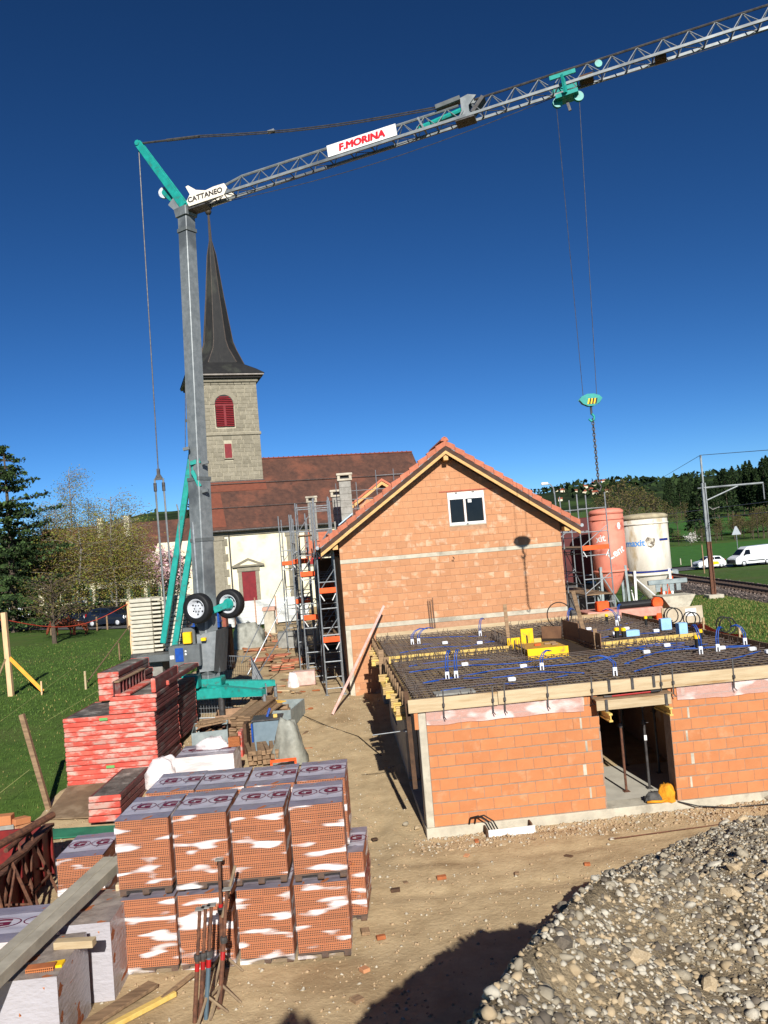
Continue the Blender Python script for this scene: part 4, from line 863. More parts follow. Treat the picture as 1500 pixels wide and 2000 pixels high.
# name boards: lettered panels on the jib
REDL = mat('red_lettering', lin((200, 22, 40)), lin((190, 18, 34)), 3, .5); NAVY = mat('dark_lettering', lin((44, 38, 40)), lin((40, 34, 36)), 3, .5)
CREAM = mat('cream_paint', lin((232, 224, 208)), lin((222, 212, 194)), 3, .5)
def jib_axes(front=-1):
    x = jd; z = nrm; y = sd_; M = Matrix((x, z, x.cross(z))).transposed(); return M
fs = -1 if (CAM-J0).dot(sd_) < 0 else 1
tb = jl*.408; bl = 2.35; off = sd_*(fs*(W_/2+.06))
pn = jp(tb, 0, .1)+off
B = MB(); B.prism([pn, pn+jd*bl, pn+jd*bl+nrm*.38, pn+nrm*.38], sd_*(-fs*.03)); panel = B.build('name_board', WHITE, crane)
def sign(me, ctr, parent, nm='lettering'):
    zax = sd_*fs; xax = jd; yax = zax.cross(xax); M = Matrix((xax, yax, zax)).transposed().to_4x4(); M.translation = ctr-(Vector(crane.location))
    o = obj(nm, me, parent); o.matrix_local = M; return o
for k_ in range(8): sign(textmesh('F.MORINA', 0, REDL), pn+jd*(bl*.5+.02*math.cos(k_*.785))+nrm*(.185+.013*math.sin(k_*.785))+sd_*fs*(.006+.0006*k_), panel)
c0 = jp(.02, 0, .0)+off*1.02
pts_ = [(0, -.1), (1.35, -.08), (1.5, .12), (1.42, .3), (1.0, .3), (.7, .26), (.35, .38), (.08, .62), (-.02, .6), (.1, .3), (-.06, .1)]
cp_ = MB().prism([c0+jd*a+nrm*b for a, b in pts_], sd_*(-fs*.04)).build('cover_plate', CREAM, crane)
sign(textmesh('CATTANEO', .25, NAVY, .004, .008, xs=1.0), c0+jd*.66+nrm*.1+sd_*fs*.008, cp_)
cover2 = MB().prism([c0-sd_*(fs*(W_+.1))+jd*a+nrm*b for a, b in pts_], sd_*(fs*.04)).build('cover_plate', CREAM, crane)
MB().beam(jp(-.05, 0, -.15), jp(.6, 0, -.12), .5, .2).build('jib_foot', STEELD, crane)
# trolley
tc = J0+jd*jl
tw = MB(); 
for s_ in (-1, 1):
    tw.beam(tc+sd_*(s_*.4)-jd*.38+nrm*.2, tc+sd_*(s_*.4)+jd*.38+nrm*.2, .06, .12); tw.beam(tc+sd_*(s_*.4)+nrm*.2, tc+sd_*(s_*.3)-nrm*.3, .07, .14)
tw.beam(tc-jd*.3-nrm*.3, tc+jd*.36-nrm*.28, .5, .12); tw.build('trolley', TEAL, crane)
for k in (-.28, .34): MB().lathe([(0, -.05), (.15, -.05), (.11, 0), (.15, .05), (0, .05)], 16, tc+jd*k-nrm*.38, Matrix.Rotation(math.pi/2, 3, 'X')).build('trolley_sheave', TEAL, crane)
MB().beam(tc+jd*.45+nrm*.05, tc+jd*.85+nrm*.05, .3, .2).build('trolley_motor', WOODD, crane)
MB().beam(tc+jd*.0-nrm*.42, tc+jd*.04-nrm*.72, .06, .08).build('trolley_guide', STEELD, crane)
q = jp(jl+2.6, 0, 0)-nrm*.02; MB().beam(q, q+jd*.3, .3, .16).build('limit_box', WOODD, crane)
q = jp(jl+1.05, -.4, .7); MB().lathe([(0, -.03), (.11, -.03), (.11, .03), (0, .03)], 14, q, Matrix.Rotation(math.pi/2, 3, 'X')).build('guide_pulley', TEAL, crane)
# rear ropes, yoke, tie bars, teal legs
YK = aty(310, 932, 29)
MB().path([AT-sd_*.02-Vector((0, 0, .15)), YK+Vector((0, 0, .25))], .022, 5).build('rear_rope', STEELD, crane)
B = MB(); B.beam(YK+Vector((0, 0, .3)), YK, .1, .1); B.prism([YK+Vector((-.17, -.03, -.1)), YK+Vector((.17, -.03, -.1)), YK+Vector((.06, -.03, .1)), YK+Vector((-.06, -.03, .1))], (0, .06, 0)); B.build('yoke', STEELD, crane)
for s_ in (-1, 1):
    MB().tube(YK+Vector((.15*s_, 0, -.05)), YK+Vector((.15*s_+.05, 0, -4.9)), .035, 6).build('tie_bar', MASTG, crane); MB().tube(YK+Vector((.15*s_, 0, -.2)), YK+Vector((.15*s_, 0, -.5)), .06, 8).build('turnbuckle', STEELD, crane)
LT1 = aty(375, 884, 28.2); LB1 = aty(319, 1256, 28.5); LT2 = aty(379, 905, 27.9); LB2 = aty(341, 1268, 28.0); LM = aty(381, 1010, 28.0)
MB().beam(LT1, LB1, .2, .2, (1, 0, 0), .02).build('support_leg', TEAL, crane)
MB().beam(LT2, LM, .17, .17, (1, 0, 0), .02).build('support_leg', TEAL, crane); MB().beam(LM, LB2, .18, .2, (1, 0, 0), .02).build('support_leg', TEAL, crane)
MB().beam(aty(372, 905, 27.8), aty(392, 900, 27.8), .16, .14).build('leg_link', TEAL, crane); MB().beam(aty(376, 920, 27.7), aty(391, 950, 27.7), .14, .12).build('leg_link', TEAL, crane)
MB().path([aty(362, 880, 28.3), aty(362, 700, 28.2), aty(356, 440, 28.1)], .014, 5).build('mast_rope', STEELD, crane)
MB().tube(aty(376, 1020, 27.8), aty(388, 1180, 27.8), .05, 8).build('hydraulic_ram', STEEL, crane)
MB().path([aty(345, 985, 28.2), aty(349, 1000, 28.2), aty(352, 1090, 28.2), aty(354, 1190, 28.2)], .025, 6).build('cable_pipe', MASTG, crane)
for px, py in ((358, 878), (395, 905), (395, 960)): MB().beam(aty(px, py, 27.7), aty(px+12, py-3, 27.7), .12, .1).build('bracket', GREYP, crane)
MB().beam(aty(382, 1160, 27.8), aty(402, 1235, 27.9), .5, .5).build('mast_foot', GREYP, crane)
# slewing frame
MB().prism([aty(384, 1240, 27.6), aty(422, 1232, 27.6), aty(418, 1310, 27.6), aty(390, 1313, 27.6)], (0, .5, 0)).build('slewing_frame', MASTG, crane)
MB().prism([aty(422, 1232, 27.5), aty(440, 1225, 28.5), aty(436, 1312, 28.5), aty(418, 1312, 27.5)], (.02, .5, 0)).build('ballast_frame', GREYP, crane)
MB().cbox(-6.95, -5.9, 27.6, 28.4, M0.z-.15, M0.z+.12, .03).build('slewing_ring', TEAL, crane)
MB().cbox(-7.1, -6.55, 27.1, 27.6, M0.z-.1, M0.z+.35, .03).build('drive_housing', TEAL, crane)
q = aty(332, 1300, 27.3); MB().cbox(q.x-.02, q.x+1.02, 27.3, 28.0, q.z-.1, q.z+.62, .02).build('control_cabinet', GREYP, crane)
MB().cbox(q.x+.2, q.x+.47, 27.28, 27.3, q.z+.1, q.z+.55, .004).build('blue_panel', BLUEP, crane); MB().cbox(q.x+.02, q.x+.16, 27.285, 27.3, q.z+.2, q.z+.32, .004).build('label_plate', WHITE, crane)
for k in range(2): MB().cbox(q.x+.52, q.x+.58, 27.285, 27.3, q.z+.3+.1*k, q.z+.36+.1*k, .004).build('switch', WHITE, crane)
q = aty(358, 1258, 27.4); MB().cbox(q.x, q.x+.28, 27.35, 27.6, q.z, q.z+.38, .02).build('junction_cabinet', YEL, crane); MB().cbox(q.x-.06, q.x+.36, 27.61, 27.9, q.z-.2, q.z+.5, .02).build('cabinet_back', GREYP, crane)
q = aty(393, 1252, 27.45); MB().cbox(q.x, q.x+.16, 27.4, 27.58, q.z, q.z+.1, .01).build('signal_lamp', YEL, crane)
# axle with wheels
SILV = mat('silver_rim_paint', lin((196, 198, 200)), lin((176, 178, 182)), 6, .4, metal=.1)
def wheel(parent, c, r, w_, ax, rimc=SILV, world=True):
    M = Vector((0, 0, 1)).rotation_difference(ax).to_matrix()
    ty = MB().lathe([(r*.62, -w_*.42), (r*.9, -w_*.5), (r, -w_*.36), (r*1.0, w_*.36), (r*.9, w_*.5), (r*.62, w_*.42)], 28, c, M, False).build('tyre', BLACK, parent, True)
    MB().lathe([(0, -w_*.1), (r*.2, -w_*.12), (r*.3, -w_*.04), (r*.5, -w_*.06), (r*.6, -w_*.44), (r*.64, -w_*.43), (r*.64, w_*.4), (r*.3, w_*.1), (0, w_*.1)], 24, c, M).build('rim', rimc, parent, True)
a_, b_ = aty(387, 1188, 27.2), aty(449, 1179, 28.1); axv = (b_-a_).normalized()
axl = Vector((.32, .95, 0)).normalized()
for c_ in (a_, b_):
    wheel(crane, c_, .5, .36, axl); e1 = axl.cross(Vector((0, 0, 1))).normalized(); e2 = Vector((0, 0, 1))
    for k in range(6):
        q = c_-axl*.03+(e1*math.cos(k*1.047)+e2*math.sin(k*1.047))*.11; MB().tube(q, q-axl*.05, .016, 6).build('wheel_nut', STEELD, crane)
        q = c_-axl*.02+(e1*math.cos(k*1.047+.5)+e2*math.sin(k*1.047+.5))*.2; MB().tube(q, q-axl*.012, .03, 8).build('rim_hole', BLACK, crane)
MB().beam(a_+axl*.1, aty(410, 1200, 28.1), .14, .14).build('axle', TEAL, crane)
MB().beam(aty(405, 1197, 27.8), b_-axl*.1, .2, .22, (0, 0, 1), .02).build('axle', TEAL, crane); MB().lathe([(.16, -.1), (.2, 0), (.16, .1)], 10, b_-axl*.12, Vector((0, 0, 1)).rotation_difference(axl).to_matrix()).build('hub', TEAL, crane)
# outriggers
for a, b, w_ in (((-6.3, 27.6), (-4.4, 27.0), .3), ((-6.2, 28.4), (-4.3, 28.9), .3), ((-6.9, 27.6), (-8.3, 26.7), .3), ((-6.9, 28.5), (-8.4, 29.6), .3)):
    z_ = M0.z-.28; B = MB(); pa, pb = Vector((*a, z_)), Vector((*b, z_-.1)); n_ = (pb-pa).normalized().cross(Vector((0, 0, 1)))*w_/2
    B.prism([pa-n_+Vector((0, 0, .22)), pb-n_+Vector((0, 0, .1)), pb-n_-Vector((0, 0, .08)), pa-n_-Vector((0, 0, .22))], n_*2); B.build('outrigger', TEAL, crane)
    MB().tube(pb-Vector((0, 0, .05)), Vector((b[0], b[1], gz(*b)+.32)), .06, 8).build('foot_spindle', STEEL, crane)
    g = gz(*b); c = thing('timber_cribbing', {27.0: 'stacked timber pads under the near right outrigger', 28.9: 'stacked timber pads under the far right outrigger', 26.7: 'stacked timber pads under the near left outrigger', 29.6: 'stacked timber pads under the far left outrigger'}[b[1]], 'timber', (b[0], b[1], g), 0, 'timber pads under the outriggers')
    for k in range(3):
        for j in range(3): 
            (MB().cbox(-.5, .5, -.45+j*.31, -.17+j*.31, k*.11, k*.11+.105, .008) if k % 2 else MB().cbox(-.45+j*.31, -.17+j*.31, -.5, .5, k*.11, k*.11+.105, .008)).build('sleeper', WOODG, c)
MB().cbox(-7.2, -5.8, 27.3, 28.7, M0.z-.5, M0.z-.16, .03).build('undercarriage', TEAL, crane)
for x_ in (-7.1, -5.9):
    for y_ in (27.4, 28.6): MB().tube((x_, y_, gz(x_, y_)-.05), (x_, y_, M0.z-.45), .1, 8).build('undercarriage_leg', STEELD, crane)
# ballast blocks
BAL = mat('ballast_concrete', lin((196, 190, 172)), lin((176, 170, 152)), 4, .9, .003, rnd=.05)
c0 = aty(258, 1278, 29); ct = aty(258, 1170, 29); nb = 13; dz = (ct.z-c0.z)/nb
for k in range(nb):
    for x0, x1, yy in ((c0.x, c0.x+.78, 29.0), (c0.x+1.12, c0.x+1.95, 29.15)):
        sh = -.02*k*.0; MB().cbox(x0, x1, yy, yy+.9, c0.z+k*dz, c0.z+(k+1)*dz-.025, .02).build('ballast_block', BAL, crane)
        if k % 1 == 0: MB().cbox(x1+.0, x1+.3 if x0 == c0.x else x1+.03, yy+.1, yy+.8, c0.z+k*dz+.02, c0.z+(k+1)*dz-.05, .01).build('ballast_spacer', BAL, crane)
MB().cbox(c0.x+.4, c0.x+2.6, 28.2, 28.9, c0.z-.25, c0.z-.01, .02).build('ballast_carrier', GREYP, crane)
MB().cbox(c0.x-.05, c0.x+2.0, 28.95, 30.1, c0.z-.16, c0.z-.004, .02).build('ballast_carrier', STEELD, crane)
for k, (xa, w_, z0, z1) in enumerate(((.0, 1.15, -.95, -.17), (.15, .95, -1.75, -.955))):
    B = MB(); B.cbox(c0.x+xa, c0.x+xa+w_, 28.6, 30.0, c0.z+z0, c0.z+z1, .02)
    one('concrete_block', B, CONCG, ['upper grey concrete block under the crane ballast', 'lower grey concrete block under the crane ballast'][k], 'concrete block', 'concrete blocks by the crane')
# hook block: hangs on its ropes
HK = aty(1153, 783, 24)
hook = thing('hook_block', 'teal hook block with yellow and black stripes hanging from the crane', 'hook', HK, 0, None, True)
B = MB(); pr = [(-.34, .05), (-.26, .14), (-.1, .2), (.1, .2), (.26, .14), (.34, .05), (.24, -.08), (.08, -.16), (-.08, -.16), (-.24, -.08)]
for y_ in (-.09, .05): B.prism([HK+Vector((a, y_, b)) for a, b in pr], (0, .04, 0))
B.build('cheek_plate', TEAL, hook)
for s_ in (-.17, .17): MB().lathe([(0, -.03), (.14, -.03), (.14, .03), (0, .03)], 16, HK+Vector((s_, 0, .03)), Matrix.Rotation(math.pi/2, 3, 'X')).build('sheave', TEAL, hook)
for k in range(3):
    x = -.12+k*.09; MB().prism([HK+Vector((x, -.1, -.1)), HK+Vector((x+.045, -.1, -.1)), HK+Vector((x+.09, -.1, .06)), HK+Vector((x+.045, -.1, .06))], (0, .008, 0)).build('warning_stripe', YEL, hook)
    MB().prism([HK+Vector((x+.046, -.1, -.1)), HK+Vector((x+.089, -.1, -.1)), HK+Vector((x+.134, -.1, .06)), HK+Vector((x+.091, -.1, .06))], (0, .008, 0)).build('warning_stripe', BLACK, hook)
MB().tube(HK-Vector((0, 0, .15)), HK-Vector((0, 0, .4)), .035, 8).build('swivel', STEELD, hook)
MB().path([HK+Vector((.0, 0, -.38)), HK+Vector((.07, 0, -.46)), HK+Vector((.06, 0, -.56)), HK+Vector((-.03, 0, -.6)), HK+Vector((-.09, 0, -.53))], .035, 8).build('hook', TEAL, hook, True)
for s_, k in ((-.2, -.32), (.2, .36)): MB().path([HK+Vector((s_, 0, .1)), tc+jd*k-nrm*.4], .009, 5).build('hoist_rope', STEELD, hook)
B = MB(); z_ = -.55
link = 0
ch = thing('lifting_chain', 'dark lifting chain hanging below the hook block', 'chain', HK+Vector((.02, 0, -2.7)), 0, None, True)
for k in range(22):
    p = HK+Vector((.02, 0, -.58-k*.085)); r_ = []
    for a in np.linspace(0, 2*math.pi, 9): r_.append(p+(Vector((.035*math.cos(a), 0, .06*math.sin(a))) if k % 2 else Vector((0, .035*math.cos(a), .06*math.sin(a)))))
    MB().path(r_, .016, 5).build('chain_link', STEELD, ch)
MB().path([HK+Vector((.02, 0, -2.42)), HK+Vector((.09, 0, -2.55)), HK+Vector((.03, 0, -2.68)), HK+Vector((-.05, 0, -2.6))], .025, 6).build('chain_hook', STEELD, ch, True)
# ================================================================== church
church = thing('church', 'old church with stone tower, black spire and red-brown tiled roof', 'church', (CH.o.x, CH.o.y, 0), CH.a)
gzc = gz(CH.o.x, CH.o.y)
PLAST = mat('cream_plaster', lin((226, 218, 190)), lin((214, 204, 174)), 1.2, .95, .002, stain=lin((200, 188, 152)), sscale=.6, samt=.2)
STONE = mat('tower_sandstone', lin((138, 131, 114)), lin((122, 115, 98)), 4, .95, .004, rnd=.14)
STONEJ = mat('stone_joint', lin((176, 168, 146)), lin((162, 154, 132)), 6, .95)
SPIRE = mat('spire_slate', lin((38, 37, 36)), lin((30, 30, 30)), 3, .75, .01, 8, stain=lin((50, 51, 45)), sscale=.7, samt=.3, stretch=(1, 1, .5))
OXR = mat('oxblood_paint', lin((124, 30, 36)), lin((106, 24, 30)), 3, .6)
NL, ND = 19.2, 10.; ZE = 8.75; ZR = 14.75
MB().box(0, NL, 0, ND, gzc-.5, ZE-.05).build('nave_wall', PLAST, church)
MB().prism([(0.02, .02, ZE-.05), (0.02, ND-.02, ZE-.05), (.02, 5, ZR-.3)], (.4, 0, 0)).build('gable_wall', PLAST, church)
for s_, y0 in ((1, -.5), (-1, ND+.5)):
    ze = ZE-.25; r_ = MB().prism([(-.35, y0, ze), (-.35, 5, ZR), (-.35, 5, ZR-.22), (-.35, y0, ze-.2)], (NL+.7, 0, 0)).build('roof', OLDTILE, church)
    if s_ == 1:
        MB().tube((-.35, y0-.07, ze-.1), (NL+.35, y0-.07, ze-.1), .09, 8).build('gutter', STEELD, r_)
        for z_ in (.28, .62):
            yy = y0+(5-y0)*z_; MB().tube((-.3, yy-.1, ze+(ZR-ze)*z_+.1), (NL, yy-.1, ze+(ZR-ze)*z_+.1), .03, 6).build('snow_guard', STEELD, r_)
        B = MB(); rows = 40                                         # tile courses as shallow steps
        for k in range(rows):
            a, b = k/rows, (k+1)/rows; ya, yb = y0+(5-y0)*a, y0+(5-y0)*b; za, zb_ = ze+(ZR-ze)*a, ze+(ZR-ze)*b
            B.prism([(-.36, ya-.012, za+.03), (-.36, yb, zb_+.012), (-.36, yb, zb_+.002), (-.36, ya-.012, za+.0)], (NL+.72, 0, 0))
        stuff(B.build('tile_courses', OLDTILE, r_))
        nt_ = mat('replaced_roof_tile', lin((116, 66, 49)), lin((102, 59, 45)), 3, .9, .01, 9)
        def rq(x0, x1, a, b, o_): return MB().prism([(x0, y0+(5-y0)*a, ze+(ZR-ze)*a+o_), (x1, y0+(5-y0)*a, ze+(ZR-ze)*a+o_), (x1, y0+(5-y0)*b, ze+(ZR-ze)*b+o_), (x0, y0+(5-y0)*b, ze+(ZR-ze)*b+o_)], (0, -.01, .012))
        rq(-.3, 5.2, .52, .66, .05).build('new_tile_patch', nt_, r_); rq(-.3, 1.2, .03, .5, .05).build('new_tile_patch', nt_, r_)
B = MB(); k = 0
while k < 44: B.path([(-.3+k*.45, 4.85, ZR+.02), (-.3+k*.45, 5, ZR+.1), (-.3+k*.45, 5.15, ZR+.02)], .05, 5); k += 1
B.cbox(-.35, NL+.35, 4.85, 5.15, ZR-.05, ZR+.07, .03); B.build('ridge', mat('ridge_tile', lin((134, 72, 52)), lin((110, 60, 46)), 4, .9), church)
MB().cbox(-.05, NL, -.12, -.002, ZE-.75, ZE-.42, .01).build('cornice', STONE, church)
for x0, x1 in ((-.06, .8), (6.05, 6.9), (12.5, 13.3)):
    MB().cbox(x0, x1, -.1, -.002, gzc, ZE-1.1, .02).build('pilaster', STONE, church); MB().cbox(x0-.12, x1+.12, -.14, -.102 if False else -.004, ZE-1.09, ZE-.76, .02).build('capital', STONE, church)
for k in range(11): z_ = gzc+.5+k*.62; MB().cbox(.802, 1.0+.2*(k % 2), -.06, -.002, z_, z_+.58, .008).build('quoin', STONE, church)
MB().tube((1.35, -.12, gzc), (1.35, -.12, ZE-.6), .06, 8).build('downpipe', STEELD, church); MB().tube((-.25, -.1, gzc+1), (-.1, -.25, ZE-.4), .06, 8).build('downpipe', STEELD, church)
# door with pediment
d0 = CH.onv(472, 1118, 0); d1 = CH.onv(502, 1160, 0)
dx0, dx1, dzt = d0.x, d1.x, d0.z; dzb = 1.3
dr = MB().cbox(dx0, dx1, -.03, -.004, dzb, dzt, .01).build('door', OXR, church); xm = (dx0+dx1)/2
MB().cbox(xm-.02, xm+.02, -.045, -.0305, dzb, dzt, .004).build('meeting_stile', OXR, dr); MB().tube((xm+.12, -.03, dzb+1.1), (xm+.12, -.09, dzb+1.1), .03, 8).build('handle', STEELD, dr)
for a, b in ((dx0-.3, dx0-.005), (dx1+.005, dx1+.3)): MB().cbox(a, b, -.09, -.003, dzb, dzt+.05, .015).build('door_jamb', STONE, church)
MB().cbox(dx0-.36, dx1+.36, -.12, -.003, dzt+.055, dzt+.42, .015).build('door_lintel', STONE, church)
pe = dzt+.44
MB().prism([(xm-1.3, -.28, pe), (xm+1.3, -.28, pe), (xm+1.3, -.28, pe+.12), (xm, -.28, pe+.68), (xm-1.3, -.28, pe+.12)], (0, .27, 0)).build('pediment', STONE, church)
MB().prism([(xm-.75, -.285, pe+.14), (xm+.75, -.285, pe+.14), (xm, -.285, pe+.47)], (0, -.012, 0)).build('pediment_field', PLAST, church)
w0 = CH.onv(552, 1043, 0); w1 = CH.onv(573, 1100, 0)
def arch(x0, x1, z0, zs, y, d_, n=10):
    r_ = (x1-x0)/2; xm_ = (x0+x1)/2; P = [(x0, y, z0), (x1, y, z0)]+[(xm_+r_*math.cos(t), y, zs+r_*math.sin(t)) for t in np.linspace(0, math.pi, n)]
    return MB().prism(P, (0, d_, 0))
for x0 in (7.75, 14.3):
    wi = arch(x0, x0+1.2, w1.z-.2, w0.z-.3, -.035, .03).build('window', mat('red_film_board', lin((168, 44, 38)), lin((140, 34, 32)), 2, .5), church); arch(x0-.2, x0+1.4, w1.z-.4, w0.z-.3, -.02, .018).build('window_surround', STONE, wi)
    B = MB()
    for k in range(3): B.cbox(x0+.3*(k+1)-.02, x0+.3*(k+1)+.02, -.05, -.0355, w1.z-.2, w0.z+.1, .004)
    B.build('glazing_bar', OXR, wi)
# tower
TX0, TX1, TY0, TY1 = -.25, 5.1, 3.25, 8.6
tw = MB().box(TX0+.03, TX1-.03, TY0+.03, TY1-.03, 9., 21.).build('tower', STONEJ, church)
zc = CH.onv(455, 847, TY0).z; zt = CH.onv(455, 742, TY0).z; zb0 = CH.onv(470, 938, TY0).z
b0 = CH.onv(420, 800, TY0); b1 = CH.onv(459, 832, TY0); bt = CH.onv(440, 771, TY0); s0 = CH.onv(438, 867, TY0); s1 = CH.onv(454, 894, TY0)
bw = (b1.x-b0.x)/2; bx = (b0.x+b1.x)/2; bsz = bt.z-bw
def tskip(p, q, z0, z1):
    if z1 > b1.z-.05 and z0 < bsz and q > b0.x-.05 and p < b1.x+.05: return (b0.x-.05, b1.x+.05)
    if z1 > bsz and z0 < bt.z+.3 and q > bx-bw-.3 and p < bx+bw+.3:
        rr3 = bw+.32; zz = max(abs((z0+z1)/2-bsz), .0); w_ = math.sqrt(max(.01, rr3*rr3-zz*zz)) if zz < rr3 else 0
        if w_ > .05: return (bx-w_, bx+w_)
    if z1 > s0.z-(s0.z-s1.z)-.02 and z0 < s0.z+.02 and q > s0.x-.03 and p < s1.x+.03: return (s0.x-.03, s1.x+.03)
    return None
rw = []; z = zb0-.2; i = 0
while z < zt-.1:
    h_ = random.choice((.3, .34, .38)); x = TX0-random.uniform(0, .5)
    while x < TX1:
        w_ = random.uniform(.5, .95); p, q = max(x, TX0), min(x+w_, TX1); x += w_
        if TX1-q < .25: q = TX1; x = TX1+1
        if q-p < .08 or abs(z+h_/2-zc) < .2: continue
        sk = tskip(p, q, z, z+h_)
        segs = [(p, q)] if not sk else [(p, sk[0]), (sk[1], q)]
        for a, b in segs:
            if b-a > .08: rw.append((a, b, z, h_))
    z += h_
random.shuffle(rw); B = MB()
for k, (a, b, z, h_) in enumerate(rw):
    if k < 300: MB().cbox(-(b-a)/2+.016, (b-a)/2-.016, 0, .04, -h_/2+.016, h_/2-.016, .008).build('stone', STONE, tw).location = ((a+b)/2, TY0-.006+random.uniform(-.004, .004), z+h_/2)
    else: B.cbox(a+.016, b-.016, TY0-.006, TY0+.03, z+.016, z+h_-.016, .008)
if B.v: stuff(B.build('stones', STONE, tw))
MB().box(TX1-.028, TX1-.02, TY0+.035, TY1-.04, 9.5, 20.9).build('side_facing', STONE, tw); MB().box(TX0+.02, TX0+.028, TY0+.035, TY1-.04, 9.5, 20.9).build('side_facing', STONE, tw)
MB().cbox(TX0-.1, TX1+.1, TY0-.1, TY1+.1, zc-.13, zc+.13, .03).build('string_course', STONE, tw)
MB().cbox(TX0-.08, TX1+.08, TY0-.1, TY1+.08, zb0-.28, zb0-.0, .03).build('lead_flashing', STEELD, tw)
bel = arch(b0.x, b1.x, b1.z, bsz, TY0-.02, .02).build('belfry_opening', BLACK, tw)
for k in range(17):
    z_ = b1.z+.08+k*(bt.z-b1.z-.1)/17; hw = bw-.04 if z_ < bsz else math.sqrt(max(.02, (bw-.04)**2-(z_-bsz)**2))
    for a, b in ((bx-hw, bx-.1), (bx+.1, bx+hw)) if z_ < bsz-.2 else ((bx-hw, bx+hw),): MB().prism([(a, TY0-.03, z_), (b, TY0-.03, z_), (b, TY0-.13, z_-.09), (a, TY0-.13, z_-.09)], (0, .0, .03)).build('louver', OXR, bel)
MB().cbox(bx-.1, bx+.1, TY0-.12, TY0-.022, b1.z, bsz, .01).build('louver_frame', OXR, bel); MB().cbox(bx-bw, bx+bw, TY0-.125, TY0-.022, bsz-.17, bsz-.02, .01).build('louver_frame', OXR, bel)
P = []
for t in np.linspace(0, math.pi, 14): P.append((bx+(bw+.17)*math.cos(t), TY0-.02, bsz+(bw+.17)*math.sin(t)))
B = MB()
for a, b in zip(P, P[1:]): B.beam(a, b, .1, .3, (0, 1, 0)) if False else B.prism([Vector((bx, TY0-.03, bsz))+(Vector(a)-Vector((bx, TY0-.02, bsz)))*((bw+.01)/(bw+.17)), Vector((bx, TY0-.03, bsz))+(Vector(b)-Vector((bx, TY0-.02, bsz)))*((bw+.01)/(bw+.17)), Vector((bx, TY0-.03, bsz))+(Vector(b)-Vector((bx, TY0-.02, bsz)))*1.24, Vector((bx, TY0-.03, bsz))+(Vector(a)-Vector((bx, TY0-.02, bsz)))*1.24], (0, .05, 0))
B.build('arch_stones', STONE, bel)
sw = MB().cbox(s0.x, s1.x, TY0-.03, TY0+.02, s1.z, s0.z, .01).build('tower_shutter', OXR, tw); MB().cbox(s0.x-.1, s1.x+.12, TY0-.12, TY0-.005, s1.z-.12, s1.z-.01, .02).build('sill', STONE, sw)
# eaves of the tower and spire
zt2 = zt+.12; e = .62
cx_, cy_ = (TX0+TX1)/2, (TY0+TY1)/2; hw = (TX1-TX0)/2
MB().cbox(TX0-.15, TX1+.15, TY0-.15, TY1+.15, zt-.2, zt+.1, .05).build('tower_cornice', STONE, tw)
MB().cbox(cx_-hw-.4, cx_+hw+.4, cy_-hw-.4, cy_+hw+.4, zt+.101, zt+.3, .04).build('eaves_box', mat('dark_eaves', lin((52, 48, 44)), lin((42, 40, 38)), 4, .8), tw)
MB().cbox(cx_-hw-e, cx_+hw+e, cy_-hw-e, cy_+hw+e, zt+.301, zt+.46, .03).build('eaves_fascia', mat('pale_fascia', lin((150, 142, 134)), lin((120, 114, 108)), 2, .8), tw)
tip = CH.onv(404, 418, cy_); zk = CH.onv(430, 688, cy_).z; z0s = zt+.46
B = MB(); n8 = 8
def ring(kind, r_, z_):
    out = []
    for k in range(8):
        a = math.radians(22.5+45*k); c_, s_ = math.cos(a), math.sin(a); o8 = (r_*c_/math.cos(math.radians(22.5)), r_*s_/math.cos(math.radians(22.5))); mxx = max(abs(c_), abs(s_)); sq = (r_*c_/mxx, r_*s_/mxx)
        sqc = (math.copysign(r_, c_), math.copysign(r_, s_))
        out.append((cx_+(o8[0]*(1-kind)+sqc[0]*kind), cy_+(o8[1]*(1-kind)+sqc[1]*kind), z_))
    return out
prof = [(1, hw+e+.06, z0s), (1, hw+e, z0s+.06), (.8, hw+.15, z0s+.55), (.35, hw*.74, z0s+1.25), (.05, hw*.56, zk), (0, hw*.47, zk+.8), (0, hw*.285, zk+(tip.z-zk)*.4), (0, hw*.145, zk+(tip.z-zk)*.7), (0, .11, tip.z-2.4), (0, .07, tip.z)]
for k_, r_, z_ in prof: B.v += ring(k_, r_, z_)
for i in range(len(prof)-1):
    for k in range(8): B.f.append((i*8+k, i*8+(k+1) % 8, (i+1)*8+(k+1) % 8, (i+1)*8+k)); B.mi.append(0)
B.f.append(tuple((len(prof)-1)*8+k for k in range(8))); B.mi.append(0); B.f.append(tuple(range(8))); B.mi.append(0)
sp = B.build('spire', SPIRE, tw)
for k in range(8):
    B = MB(); P = [Vector(ring(*p)[k]) for p in prof[3:]]; B.path(P, .05, 5, .02); B.build('hip_ridge', mat('spire_lead', lin((84, 74, 66)), lin((70, 62, 56)), 3, .6), sp)
MB().lathe([(0, -.3), (.2, -.22), (.3, 0), (.2, .22), (0, .3)], 16, (cx_, cy_, tip.z+.2)).build('spire_ball', mat('spire_copper', lin((70, 62, 54)), lin((58, 52, 46)), 3, .5), sp, True)
